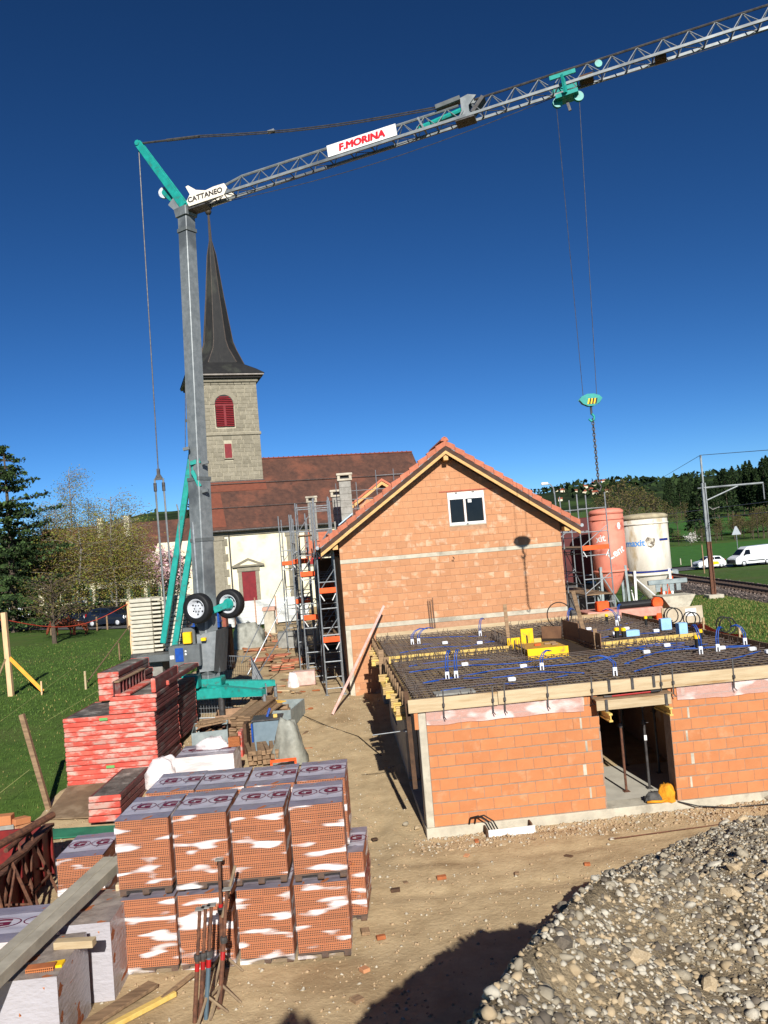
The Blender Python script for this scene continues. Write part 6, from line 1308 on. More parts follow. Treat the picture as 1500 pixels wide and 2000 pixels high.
for k in range(12):
    me = rock_cloud('stone', [(0, 0, 0)], [1.0], [SM[(0, 1, 1, 3, 0, 2)[k % 6]]], 20+k, sub=1); me.polygons.foreach_set('use_smooth', [k % 3 == 0]*len(me.polygons)); variants.append(me)
for (x, y, z) in sample_pile(290, 4.2, 16):
    s_ = .042+.07*random.random()**2.3; obj('stone', random.choice(variants), gp_, (x-4, y-9, z+s_*.25), (random.uniform(-.6, .6), random.uniform(-.6, .6), random.uniform(0, 6.28)), (s_, s_, s_*.9))
for k, (px, py, s_) in enumerate(((792, 1612, .1), (815, 1618, .07), (842, 1630, .06), (1195, 1640, .07), (1500, 1560, .1), (740, 1690, .03))):
    p = gp(px, py); o = obj('lump', variants[k % 12]); o.location = p+Vector((0, 0, s_*.3)); o.scale = (s_, s_, s_*.8); tag(o, ['largest earth lump at the foot of the corner column', 'smaller earth lump beside the corner column', 'small earth lump right of the corner column', 'stone at the wall foot below the doorway', 'stone at the right wall foot', 'tiny stone on the open earth'][k], 'stone', 'lumps on the earth')
# ================================================================== clutter between the pallets and the house
def box_open(name, px, py, w_, d_, h_, rz, mt, label, cat, inner=None, grp=None):
    p = gp(px, py); t = thing(name, label, cat, p, math.radians(rz), grp)
    MB().cbox(-w_/2, w_/2, 0, .03, .02, h_, .006).build('side_panel', mt, t); MB().cbox(-w_/2, w_/2, d_-.03, d_, .02, h_, .006).build('side_panel', mt, t); MB().cbox(-w_/2, -w_/2+.03, .031, d_-.031, .02, h_, .006).build('end_panel', mt, t); MB().cbox(w_/2-.03, w_/2, .031, d_-.031, .02, h_, .006).build('end_panel', mt, t); MB().box(-w_/2+.03, w_/2-.03, .03, d_-.03, .02, .05).build('floor', mt, t)
    return t
def planks(name, px, py, n, L_, w_, th_, rz, mt, label, cat='planks', dz=0., layers=1):
    p = gp(px, py); t = thing(name, label, cat, p+Vector((0, 0, dz)), math.radians(rz))
    for l in range(layers):
        for k in range(n):
            M = Matrix.Rotation(random.uniform(-.05, .05), 4, 'Z'); x = (k-(n-1)/2)*(w_+.015)+random.uniform(-.02, .02); ll = L_*random.uniform(.85, 1.05)
            B = MB(); B.cbox(-w_/2, w_/2, 0, ll, 0, th_, .005, Matrix.Translation((x, random.uniform(-.1, .1), l*(th_+.012)+random.uniform(0, .008))) @ M); B.build('plank', mt, t)
    return t
GALV = mat('galvanised_bin', lin((150, 160, 158)), lin((126, 136, 136)), 5, .5, .002, metal=.3)
planks('beam_bundle', 517, 1500, 7, 2.0, .11, .12, 12, WOODG, 'bundle of square weathered beams with drilled ends behind the pallets', 'timber', .1, 3)
t = box_open('steel_bin', 412, 1470, 1.05, 1.5, .62, 10, GALV, 'galvanised steel bin full of scrap behind the printed pallet', 'bin')
for k in range(26): MB().beam((random.uniform(-.4, .4), random.uniform(.15, 1.3), .45+random.random()*.18), (random.uniform(-.45, .45), random.uniform(.15, 1.35), .5+random.random()*.2), random.uniform(.03, .1), .03).build('scrap', random.choice([RUST, WOODG, BRICKH, RUST]), t)
t = planks('plank_pile', 480, 1452, 3, 2.6, .22, .06, -12, WOODG, 'untidy pile of long weathered planks leaning up to the right', 'planks', .12, 10); t.location.x -= .1; t.rotation_euler.x = math.radians(4)
box_open('timber_crate', 440, 1450, 1.5, 1.2, .55, 8, mat('crate_plywood', lin((160, 128, 100)), lin((132, 104, 82)), 3, .85), 'open reddish plywood crate beside the plank pile', 'crate'); box_open('timber_crate', 462, 1425, 1.3, 1.1, .5, 8, MATS['crate_plywood'], 'open reddish plywood crate farther back, touching the first', 'crate')
box_open('steel_bin', 532, 1425, 1.3, 1.9, .6, -8, GALV, 'galvanised open bin behind the grey cabinet', 'bin')
p = gp(525, 1475); t = thing('grey_cabinet', 'tall grey-blue metal cabinet with blue edges among the clutter', 'cabinet', p, math.radians(3)); MB().cbox(-.4, .42, 0, .7, .0, 1.0, .02).build('body', mat('grey_blue_metal', lin((112, 128, 136)), lin((96, 112, 120)), 3, .5), t); MB().cbox(-.46, -.405, -.02, .3, .05, .95, .01).build('edge', BLUEP, t); MB().cbox(-.44, .46, -.04, .72, 1.001, 1.05, .01).build('lid', STEELD, t); MB().tube((.0, .3, 1.06), (.1, .35, 1.3), .04, 8).build('cylinder', BLUEP, t); MB().cbox(.2, .32, .1, .2, 1.051, 1.15, .01).build('box', WOODY, t)
planks('yellow_board', 505, 1412, 1, 1.1, .8, .03, -40, mat('yellow_board_face', lin((236, 190, 80)), lin((222, 172, 62)), 3, .5), 'bright yellow plywood board lying behind the planks', 'board', .55)
p = gp(565, 1500); B = cloth('t', (0, 0, 0), (.42, .36), 1.15, 12, 26); o = B.build('tarp', TARP, None, True); o.location = p+Vector((0, .3, .05)); tag(o, 'crumpled grey-green tarpaulin draped over a machine beside the earth path', 'tarpaulin')
p = gp(555, 1508); t = thing('small_frame', 'small orange and grey metal frame below the tarpaulin', 'frame', p, .1); MB().cbox(-.35, .35, -.02, .02, .28, .36, .006).build('rail', ORANGE, t); MB().cbox(-.35, .35, -.02, .02, .0, .08, .006).build('rail', GALV, t)
for x in (-.33, .33): MB().cbox(x-.03, x+.03, .021, .06, 0, .34, .006).build('post', ORANGE, t)
for k, (px, py, h_, lb) in enumerate(((472, 1480, .75, 'red and grey formwork panel standing upright at the right of the planks'), (482, 1475, .9, 'brown formwork panel standing upright behind the beam bundle'), (430, 1478, .4, 'short red formwork offcut standing beside the steel bin'))):
    p = gp(px, py); B = MB(); B.cbox(p.x-.06, p.x+.04, p.y, p.y+.5, p.z, p.z+h_, .01); one('formwork_offcut', B, [REDF, WOODD, REDF][k], lb, 'formwork panel')
# things lying on the printed pallet
zt = gz(-5, 21)+1.09
p = (-4.7, 21.6, zt); o = cloth('t', (0, 0, 0), (.38, .22), .26, 21).build('crumpled_foil', FILMM, None, True); o.location = (-4.95, 21.6, zt); tag(o, 'crumpled white foil lying on the printed pallet', 'plastic film')
for k in range(2):
    o = obj('hollow_block', _bm['pb']); o.location = (-4.38+.25*k*0, 21.5, zt+.06+.12*k); o.scale = (.75, 6, 1); tag(o, ['lower perforated brick on the printed pallet', 'upper perforated brick on the printed pallet'][k], 'brick', 'bricks on the printed pallet')
planks('slat_bundle', 390, 1470, 5, .9, .07, .05, -55, WOODG, 'short pale slats stacked beside the printed pallet', 'planks', .75, 2)
o = cloth('t', (0, 0, 0), (.5, .35), .7, 31).build('plastic_sheet', FILMM, None, True); o.location = (-6.3, 21.6, gz(-6.3, 21.6)+.05); tag(o, 'bunched clear plastic sheet between the red stack and the printed pallet', 'plastic film')
# barrier of welded mesh round the crane foot
def mesh_barrier(a, b, h_, label):
    a, b = Vector(a), Vector(b); L_ = (b-a).length; t = thing('mesh_barrier', label, 'barrier', a, math.atan2(b.y-a.y, b.x-a.x), 'mesh barriers round the crane foot')
    dz = (b.z-a.z)
    for x in (0, L_): MB().tube((x, 0, dz*x/L_), (x, 0, h_+dz*x/L_), .022, 6).build('post', STEEL, t)
    for z in (.08, h_): MB().tube((0, 0, z), (L_, 0, z+dz), .02, 6).build('rail', STEEL, t)
    B = MB(); n = int(L_/.09)
    for k in range(1, n): B.beam((L_*k/n, 0, .08+dz*k/n), (L_*k/n, 0, h_+dz*k/n), .008, .008)
    for k in range(1, 5): B.beam((0, 0, .08+(h_-.08)*k/5), (L_, 0, .08+(h_-.08)*k/5+dz), .008, .008)
    stuff(B.build('wire_mesh', STEEL, t, fix=False)); return t
g0, g1, g2, g3 = gp(524, 1400), gp(492, 1318), gp(440, 1312), gp(380, 1395)
g1 = gp(494, 1335); mesh_barrier(g0, g1, 1.1, 'galvanised mesh barrier receding at the right of the crane foot'); g2 = gp(438, 1333); mesh_barrier(g1, g2, 1.1, 'galvanised mesh barrier behind the crane foot'); mesh_barrier(gp(378, 1408), gp(522, 1402), .9, 'low mesh barrier crossing before the crane outriggers')
planks('long_planks', 508, 1385, 4, 3.4, .16, .05, 3, WOODG, 'long weathered planks lying inside the mesh barrier', 'planks', .25, 3)
planks('cross_planks', 430, 1398, 3, 1.5, .2, .06, -86, WOODG, 'muddy planks lying before the crane foot', 'planks', .02, 2)
# building material farther back
def tile_stack(px, py, n, label):
    p = gp(px, py); t = thing('tile_stack', label, 'roof tiles', p, random.uniform(-.2, .2), 'stacks of roof tiles on the earth')
    MB().cbox(-.6, .6, -.4, .4, .0, .1, .02).build('pallet', WOODG, t)
    for k in range(n): M = Matrix.Translation((random.uniform(-.12, .12), random.uniform(-.05, .05), .12+k*.06)) @ Matrix.Rotation(random.uniform(-.15, .15), 4, 'Z'); MB().cbox(-.5, .5, -.3, .3, 0, .045, .01, M).build('tile', random.choice([TILE, BRICKH, WOODG]), t)
tile_stack(552, 1312, 4, 'low stack of orange roof tiles nearest the plank'); tile_stack(543, 1290, 3, 'scattered stack of tiles behind the nearest one'); tile_stack(532, 1268, 4, 'stack of pale tiles and boards in the middle of the path'); tile_stack(520, 1252, 3, 'farthest low stack of tiles before the church'); tile_stack(498, 1275, 2, 'flat pile of boards beside the grey tarpaulin')
tile_stack(575, 1300, 5, 'stack of boards and tiles beside the wrapped bundle'); tile_stack(512, 1300, 4, 'stack of tiles behind the mesh barrier corner'); tile_stack(556, 1262, 5, 'stack of tiles beside the grey wrapped pallet')
p = gp(595, 1342); t = thing('wrapped_bricks', 'pinkish film-wrapped brick bundle beside the scaffold foot', 'brick pallet', p, .05); MB().cbox(-.45, .45, 0, .5, .06, .62, .02).build('bricks', mat('pink_wrapped_brick', lin((206, 176, 164)), lin((184, 150, 138)), 4, .5), t); MB().cbox(-.5, .5, -.04, .55, 0, .055, .01).build('pallet', WOODG, t); cloth('t', (-.42, 0, 0), (.22, .2), .6, 40).build('loose_film', FILMM, t, True)
p = gp(488, 1265); o = cloth('t', (0, 0, 0), (.9, .7), 1.3, 44, 26).build('tarp', TARP, None, True); o.location = p; tag(o, 'large grey tarpaulin covering material behind the crane', 'tarpaulin')
p = gp(572, 1270); t = thing('grey_pallet', 'grey wrapped pallet of blocks beside the dark scaffold', 'pallet', p, .1); MB().cbox(-.75, .75, 0, 1.1, .12, .95, .05).build('wrapped_blocks', CONCG, t); MB().cbox(-.8, .8, -.02, 1.1, 0, .115, .02).build('pallet', WOODG, t)
p = gp(528, 1238); t = thing('brick_pillar', 'short pale pillar with pink cap standing before the hoarding', 'pillar', p, 0); MB().cbox(-.35, .35, 0, .6, 0, 1.5, .03).build('shaft', CONC, t); MB().cbox(-.42, .42, -.06, .66, 1.501, 1.75, .03).build('cap', mat('pink_stone', lin((196, 156, 136)), lin((176, 136, 118)), 4, .9), t)
for k, (px, py) in enumerate(((508, 1250), (516, 1253), (530, 1258))):
    p = gp(px, py); t = thing('log_bundle', ['left heap of cut logs near the pillar', 'middle heap of cut logs near the pillar', 'right heap of cut logs at the pillar foot'][k], 'logs', p, .1, 'heaps of logs by the pillar')
    for j in range(8): MB().tube(((j % 4)*.22-.35, 0, .12+.2*(j//4)), ((j % 4)*.22-.35, .8, .12+.2*(j//4)), .1, 8).build('log', random.choice([WOODG, WOODD, BRICKH]), t)
for k, (px, py, w_, h_, mt, lb, cat) in enumerate(((400, 1235, 2.2, 1.3, BLUEP, 'blue plastic crates stacked behind the crane wheel', 'crate'), (447, 1222, 1.0, .9, REDP, 'red crate standing behind the crane', 'crate'), (440, 1245, .25, 3.0, mat('brick_red_plank', lin((150, 84, 66)), lin((130, 70, 56)), 4, .8), 'reddish upright plank behind the crane', 'plank'), (432, 1310, 1.0, 1.9, WOODD, 'dark brown locker behind the crane foot', 'locker'))):
    p = gp(px, py); B = MB(); B.cbox(p.x-w_/2, p.x+w_/2, p.y, p.y+.8, p.z, p.z+h_, .03)
    if 'crates' in lb: B.cbox(p.x-w_/2-.04, p.x+w_/2+.04, p.y-.04, p.y+.84, p.z+h_*.48, p.z+h_*.54, .01)
    one('storage_item', B, mt, lb, cat)
planks('scrap_boards', 560, 1330, 3, .8, .15, .03, 60, WOODG, 'few thin boards lying beside the tile stack', 'planks', .02); planks('scrap_boards', 700, 1345, 2, .5, .12, .03, 20, WOODG, 'two short boards lying at the scaffold foot', 'planks', .02)
# thin cable across the path
one('ground_cable', MB().path([gp(560, 1385)+Vector((0, 0, .03)), gp(640, 1420)+Vector((0, 0, .03)), gp(700, 1440)+Vector((0, 0, .03)), gp(745, 1478)+Vector((0, 0, .03))], .012, 5), BLACK, 'thin dark cable crossing the earth path towards the shell', 'cable'); one('steel_rod', MB().tube(gp(1190, 1642)+Vector((0, 0, .03)), gp(1420, 1612)+Vector((0, 0, .04)), .012, 5), RUST, 'thin rusty rod lying on the earth before the doorway', 'steel rod')
# posts, rope and string at the meadow edge
def post(px, py, h_, w_, mt, label, lean=0., braces=()):
    p = gp(px, py); t = thing('boundary_post', label, 'post', p, 0, 'timber posts along the meadow'); MB().beam((0, 0, -.1), (lean, 0, h_), w_, w_, (0, 1, 0), .006).build('post', mt, t)
    for b in braces: MB().beam(b[0], b[1], b[2], .03, (0, 1, 0), .004).build('brace', b[3], t)
    return p+Vector((lean, 0, h_))
PALE = mat('fresh_timber', lin((222, 184, 142)), lin((204, 164, 122)), 4, .75, stretch=(3, 3, .4)); ORT = mat('orange_timber', lin((236, 164, 62)), lin((222, 148, 48)), 3, .6)
r1 = post(22, 1358, 3.55, .2, PALE, 'tall pale post with orange brace at the left edge of the meadow', -.1, (((0.05, -.05, 1.6), (1.5, -.3, .1), .16, ORT), ((-.05, -.06, 1.7), (-.75, -.4, .0), .07, WOODG)))
r2 = post(262, 1285, 3.1, .2, PALE, 'tall pale post beside the crane ballast', -.1)
post(82, 1356, .55, .06, PALE, 'short stake holding the foot of the orange brace'); post(168, 1345, .75, .08, WOOD, 'short pale peg in the meadow grass'); post(97, 1580, 2.4, .12, WOODG, 'thin leaning fence post near the plywood sheet', -.55); post(234, 1288, .9, .07, WOODG, 'thin grey stake near the ballast')
one('tension_rope', MB().tube(gp(172, 1340)+Vector((0, 0, .2)), r2-Vector((0, 0, 1.3)), .03, 6), WOODG, 'pale slanting batten from the peg up to the tall post', 'batten')
ORL = mat('orange_line', lin((214, 84, 60)), lin((196, 70, 50)), 3, .7); a, b = r1-Vector((0, 0, .3)), r2-Vector((0, 0, .1))
one('barrier_rope', MB().path([a+(b-a)*(i/12)+Vector((0, 0, -.75*math.sin(math.pi*i/12)**1)) for i in range(13)], .02, 5), ORL, 'orange rope sagging between the two tall posts', 'rope'); one('barrier_rope', MB().path([a, a+Vector((-6, -.5, -.2)), a+Vector((-14, -1, .2))], .02, 5), ORL, 'orange rope running left from the tall post', 'rope')
for k, (u, v) in enumerate((((0, 1440), (165, 1310)), ((0, 1590), (60, 1540)), ((90, 1440), (255, 1335)))):
    one('string_line', MB().tube(gp(*u)+Vector((0, 0, .5)), gp(*v)+Vector((0, 0, .5)), .008, 4), mat('yellow_string', lin((170, 170, 110)), lin((150, 150, 90)), 3, .8), ['thin string stretched over the meadow, uppermost', 'thin string stretched over the meadow, lowest', 'thin string ending at the red stack'][k], 'string', 'strings over the meadow')

# scattered offcuts and brick chips
spots = [(random.uniform(385, 600), random.uniform(1375, 1500)) for _ in range(26)]+[(random.uniform(470, 640), random.uniform(1235, 1360)) for _ in range(60)]+[(random.uniform(690, 800), random.uniform(1560, 1990)) for _ in range(10)]+[(random.uniform(860, 1180), random.uniform(1640, 1720)) for _ in range(8)]
for k, (px, py) in enumerate(spots):
    p = gp(px, py); far = py < 1380; L_ = random.uniform(.15, .5)*(1.9 if far else 1)*(.35 if k > 85 else 1); B = MB(); B.cbox(-L_/2, L_/2, -.05*random.uniform(.6, 1.6), .06*random.uniform(.6, 1.6), 0, random.uniform(.02, .06), .005)
    brick_ = random.random() < .4; o = B.build('brick_chip' if brick_ else 'wood_offcut', random.choice([BRICKH, CLAY]) if brick_ else random.choice([WOODG, WOOD, WOODD]), None); o.location = p+Vector((0, 0, .02)); o.rotation_euler = (random.uniform(-.1, .1), random.uniform(-.1, .1), random.uniform(0, 3.1))
    tag(o, 'small clay chip lying on the site earth' if brick_ else 'small wood offcut lying on the site earth', 'brick chip' if brick_ else 'offcut', 'brick chips on the earth' if brick_ else 'wood offcuts on the earth')
# ================================================================== right side: silos, mixer, railway mast, road
def wrap_text(body, size, mt, r, c, z, ang, bold=.004, xs=1., rot=0.):
    me = textmesh(body, size, mt, .001, bold, xs=xs)
    for v in me.vertices:
        x, y = v.co.x*math.cos(rot)-v.co.y*math.sin(rot), v.co.x*math.sin(rot)+v.co.y*math.cos(rot)
        a = ang+x/r; rr = r+.008+v.co.z; v.co = (rr*math.cos(a), rr*math.sin(a), z+y)
    return me
def silo(name, label, px, Y, r, ztop, zbody, zcone, mt, dome, legmt):
    c = aty(px, 1080, Y); g = gz(c.x, Y); t = thing(name, label, 'silo', (c.x, Y, g), 0, 'dry mortar silos'); zt, zb, zc = ztop-g, zbody-g, zcone-g
    b = MB().lathe([(.14, zc), (.22, zc+.1), (r, zb), (r, zt-.32)], 40).build('body', mt, t, False)
    for p in b.data.polygons: p.use_smooth = len(p.vertices) == 4
    MB().lathe([(r+.03, zt-.62), (r+.05, zt-.58), (r+.03, zt-.54)], 40).build('hoop', mt, t, True); MB().lathe([(r+.03, zb-.02), (r+.06, zb+.04), (r+.03, zb+.1)], 40).build('hoop', mt, t, True)
    MB().lathe([(r+.02, zt-.319), (r+.04, zt-.16), (r*.9, zt-.06), (r*.5, zt), (0, zt+.02)], 40).build('lid', dome, t, True)
    for k in range(4):
        a = math.radians(40+90*k); q = (1.02*r*math.cos(a), 1.02*r*math.sin(a)); MB().beam((q[0], q[1], zb+.3), (q[0]*1.12, q[1]*1.12, 0), .13, .13, (0, 1, 0), .01).build('leg', legmt, t); a2 = math.radians(130+90*k); q2 = (1.1*r*math.cos(a2), 1.1*r*math.sin(a2)); MB().tube((q[0], q[1], zb-.1), (q2[0], q2[1], .4), .04, 6).build('brace', legmt, t)
    MB().tube((0, 0, zc), (0, 0, .5), .12, 10).build('outlet_pipe', legmt, t); ca = math.atan2(-Y, -c.x)
    return t, c, g, ca
z_t = aty(1257, 1003, 46).z; z_b = aty(1265, 1122, 46).z
SW = mat('dirty_white_silo', lin((214, 208, 194)), lin((198, 190, 174)), 2, .6, .002, stain=lin((176, 158, 128)), sscale=1.1, samt=.22, stretch=(1, 1, .35)); SO = mat('salmon_silo', lin((216, 134, 112)), lin((204, 121, 100)), 2, .6, .002, stain=lin((166, 90, 74)), sscale=1.2, samt=.2)
BLT = mat('light_blue_print', lin((92, 152, 214)), lin((84, 142, 206)), 3, .5); BLD = mat('dark_blue_print', lin((52, 70, 160)), lin((46, 62, 146)), 3, .5)
t, c, g, ca = silo('mortar_silo', 'white dry mortar silo with blue lettering and stripes', 1262, 46, 1.28, z_t, z_b, z_b-1.35, SW, mat('silo_lid', lin((176, 164, 134)), lin((150, 138, 112)), 3, .7), WHITE)
zm = aty(1250, 1060, 46).z-g
obj('lettering', wrap_text('maxit', .5, BLT, 1.28, None, zm, ca-.45, .012), t)
B = MB()
for k in range(14):
    a = ca+.62+k*.04; B.prism([(1.286*math.cos(a), 1.286*math.sin(a), zm+.05), (1.286*math.cos(a+.04), 1.286*math.sin(a+.04), zm+.05), (1.286*math.cos(a+.04), 1.286*math.sin(a+.04), zm+.17), (1.286*math.cos(a), 1.286*math.sin(a), zm+.17)], (0, 0, .001))
B.build('stripe', BLD, t)
B = MB()
for k in range(62):
    a = ca-1.4+k*.045; B.prism([(1.29*math.cos(a), 1.29*math.sin(a), z_b-g+.16), (1.29*math.cos(a+.045), 1.29*math.sin(a+.045), z_b-g+.16), (1.29*math.cos(a+.045), 1.29*math.sin(a+.045), z_b-g+.26), (1.29*math.cos(a), 1.29*math.sin(a), z_b-g+.26)], (0, 0, .001))
B.build('stripe', BLD, t)
B = MB()                                                          # worn round sticker
for k in range(9):
    a = 2*math.pi*k/9; p = [(.27+.07*math.sin(k*2.3))*math.cos(a), (.3+.06*math.cos(k*1.7))*math.sin(a)]; B.v.append((1.289*math.cos(ca+.22+p[0]/1.28), 1.289*math.sin(ca+.22+p[0]/1.28), zm+.02+p[1]))
B.f.append(tuple(range(9))); B.mi.append(0); B.build('worn_sticker', mat('worn_sticker_paper', lin((190, 182, 164)), lin((110, 100, 88)), 4, .8, sharp=.9), t)
t2, c2, g2, ca2 = silo('mortar_silo', 'salmon red dry mortar silo with white slanted lettering behind the scaffold', 1190, 43, .86, aty(1185, 993, 43).z, aty(1195, 1116, 43).z, aty(1195, 1116, 43).z-1.2, SO, SO, GALV)
zl = aty(1200, 1078, 43).z-g2; obj('lettering', wrap_text('Lent', .55, WHITE, .86, None, zl, ca2+.45, .012, rot=.42), t2); obj('lettering', wrap_text('xit', .5, WHITE, .86, None, zl+.75, ca2-.45, .012, rot=.12), t2)
B = MB(); B.v += [(0.872*math.cos(ca2+.75+.14*math.cos(k*math.pi/3)), 0.872*math.sin(ca2+.75+.14*math.cos(k*math.pi/3)), zl+1.35+.2*math.sin(k*math.pi/3)) for k in range(6)]; B.f.append(tuple(range(6))); B.mi.append(0); B.build('hexagon_mark', WHITE, t2)
# dark red container and orange hopper behind
p = aty(1128, 1045, 45); one('site_container', MB().cbox(p.x-1.2, p.x+1.0, 46, 48.5, gz(p.x, 45)+2.3, gz(p.x, 45)+5.9, .04), mat('wine_red_steel', lin((88, 32, 30)), lin((70, 27, 26)), 2, .6), 'dark red raised container behind the right scaffold', 'container'); one('site_container', MB().cbox(p.x-1.6, p.x+1.7, 45.5, 47.6, gz(p.x, 45), gz(p.x, 45)+2.2, .04), STEELD, 'dark trailer under the red container', 'trailer')
p = aty(1300, 1150, 47.5); one('orange_hopper', MB().lathe([(.25, 0), (.5, .9), (.5, 1.3)], 20, (p.x, 47.6, p.z-.6)), ORANGE, 'small orange hopper behind the legs of the white silo', 'hopper')
# mixing machine at the deck's far right
q = AX.wor(10.2, 15.2, 0); t = thing('mortar_mixer', 'pinkish flatbed mixing machine with orange motor before the silos', 'machine', (q.x, q.y, gz(q.x, q.y)), AX.a)
PK = mat('faded_pink_steel', lin((206, 150, 132)), lin((186, 126, 110)), 3, .6); h0 = 2.55-gz(q.x, q.y)
MB().cbox(-1.6, 1.5, -.6, .8, h0, h0+.35, .03).build('bed', PK, t); MB().prism([(1.6, -.4, h0+.7), (3.0, -.4, h0+.7), (2.6, -.4, h0+.1), (2.0, -.4, h0+.1)], (0, 1.1, 0)).build('hopper', CONC, t); MB().tube((-.2, -.2, h0+.48), (1.2, -.2, h0+.5), .15, 14).build('drum', BLACK, t); MB().lathe([(.05, -.08), (.22, -.1), (.22, .1), (.05, .08)], 16, (1.35, -.4, h0+.5), Matrix.Rotation(math.pi/2, 3, 'X')).build('motor', ORANGE, t); MB().cbox(1.2, 1.9, -.62, -.3, h0-.5, h0+.1, .03).build('gearbox', ORANGE, t); MB().cbox(-1.2, -.7, -.63, -.3, h0+.351, h0+.75, .04).build('small_motor', ORANGE, t)
for k in range(4): MB().cbox(1.9+.3*k, 2.1+.3*k, .91, .95, h0+.801, h0+1.1, .01).build('slat', GALV, t)
MB().cbox(1.6, 3.3, .9, 1.05, h0+1.101, h0+1.3, .02).build('guard', GALV, t)
for x in (-1.3, 1.2, 3.0): 
    for y in (-.3, .6): MB().tube((x, y, 0), (x, y, h0+.05), .06, 8).build('leg', RUST, t)
q = AX.wor(10.9, 11.0, 0); t = thing('notice_hoarding', 'beige board with a small white notice beside the deck at right', 'board', (q.x, q.y, gz(q.x, q.y)), AX.a); MB().cbox(-.7, .75, 0, .04, 1.9, 2.5, .01).build('board', mat('beige_board', lin((186, 172, 148)), lin((168, 154, 130)), 3, .8), t); MB().cbox(.1, .5, -.012, -.002, 2.15, 2.42, .003).build('notice', WHITE, t)
for x in (-.65, .7): MB().cbox(x-.05, x+.05, .041, .12, 0, 2.3, .01).build('post', WOODG, t)
# striped barrier along the bank
pp = [Vector((p.x, p.y, gz(p.x, p.y))) for p in (AX.wor(11.2, 13.5, 0), AX.wor(11.4, 10.5, 0), AX.wor(11.5, 8.2, 0), AX.wor(11.6, 6.2, 0), AX.wor(11.7, 4.0, 0), AX.wor(11.8, 1.0, 0))]
sf = thing('striped_barrier', 'red and white striped tape barrier along the grassy bank at right', 'barrier', pp[0], 0, None, True); RT = mat('red_tape', lin((178, 58, 44)), lin((156, 50, 40)), 3, .6); WTp = mat('pale_tape', lin((200, 182, 164)), lin((182, 164, 146)), 3, .6)
for k, p in enumerate(pp): MB().beam(p, p+Vector((0, 0, 2.15)), .08, .08, (0, 1, 0), .006).build('post', WOOD, sf)
for a, b in zip(pp, pp[1:]):
    for k in range(6):
        h_ = .9+k*.19; P = [a+(b-a)*(i/5)+Vector((0, 0, h_-.12*math.sin(math.pi*i/5))) for i in range(6)]; B = MB()
        for u, v in zip(P, P[1:]): B.beam(u, v, .006, .17)
        B.build('tape', RT if k % 2 else WTp, sf)
# overhead line
b0_ = aty(1394, 1162, 55); tp = aty(1368, 889, 55); t = thing('catenary_mast', 'tall railway catenary mast, grey above and rusty below, on concrete footing', 'mast', (b0_.x, 55, b0_.z), 0, None, True); hm = tp.z-b0_.z
mid = b0_+(tp-b0_)*.38; mid2 = b0_+(tp-b0_)*.8
for a, b, w1, mt in ((b0_, mid, .3, RUST), (mid, mid2, .26, MASTG)):
    for s_ in (-1, 1): MB().beam(a+Vector((s_*w1*.4, 0, 0)), b+Vector((s_*w1*.36, 0, 0)), .07, .2, (0, 1, 0)).build('flange', mt, t)
    MB().beam(a, b, .2, .03, (0, 1, 0)).build('web', mt, t)
MB().beam(mid2, tp, .1, .1, (0, 1, 0)).build('top_section', MASTG, t); MB().cbox(b0_.x-.5, b0_.x+.5, 54.5, 55.5, b0_.z-.8, b0_.z+.05, .03).build('footing', CONC, t)
a1, a2 = aty(1374, 953, 55), aty(1490, 943, 55); MB().tube(a1, a2, .07, 8).build('bracket_arm', MASTG, t); MB().tube(aty(1381, 977, 55), aty(1441, 949, 55), .05, 8).build('bracket_brace', MASTG, t); MB().tube(a2, a2-Vector((0, 0, 1.1)), .04, 6).build('dropper', MASTG, t); MB().tube(a1-Vector((.4, 0, 0)), a1+Vector((.1, 0, 0)), .05, 6).build('bracket_end', MASTG, t)
MB().path([aty(1385, 990, 55), aty(1392, 995, 55), aty(1405, 990, 55)], .03, 6).build('insulator', CONCG, t)
WIRE = mat('overhead_wire', lin((120, 118, 114)), lin((100, 98, 96)), 3, .5, metal=.4)
def wire(pts, label, r=.018): one('overhead_wire', MB().path(pts, r, 4), WIRE, label, 'wire', 'railway overhead wires')
wire([aty(1180, 1013, 105), aty(1300, 1005, 75), aty(1400, 992, 55), aty(1540, 975, 38)], 'upper contact wire crossing the mast'); wire([aty(1180, 1033, 105), aty(1300, 1023, 75), aty(1392, 1012, 55), aty(1540, 996, 38)], 'lower contact wire crossing the mast')
wire([aty(1230, 958, 110), aty(1290, 935, 80), tp], 'wire descending left from the mast top'); wire([tp, aty(1500, 879, 45), aty(1600, 872, 38)], 'wire running right from the mast top')
p0 = aty(1085, 985, 60); t = thing('street_lamp', 'grey street lamp showing above the right roof slope', 'street lamp', (p0.x, 60, gz(p0.x, 60)), 0); hh = aty(1062, 946, 60); dx = hh.x-p0.x; zz = hh.z-gz(p0.x, 60); MB().path([(0.1, 0, 0), (0, 0, zz-.9), (-.05, 0, zz-.35), (-.25, 0, zz-.05), (dx*.6, 0, zz)], .05, 8).build('pole', STEEL, t); MB().cbox(dx-.2, dx*.55, -.12, .12, zz-.06, zz+.14, .05).build('lamp_head', WHITE, t)
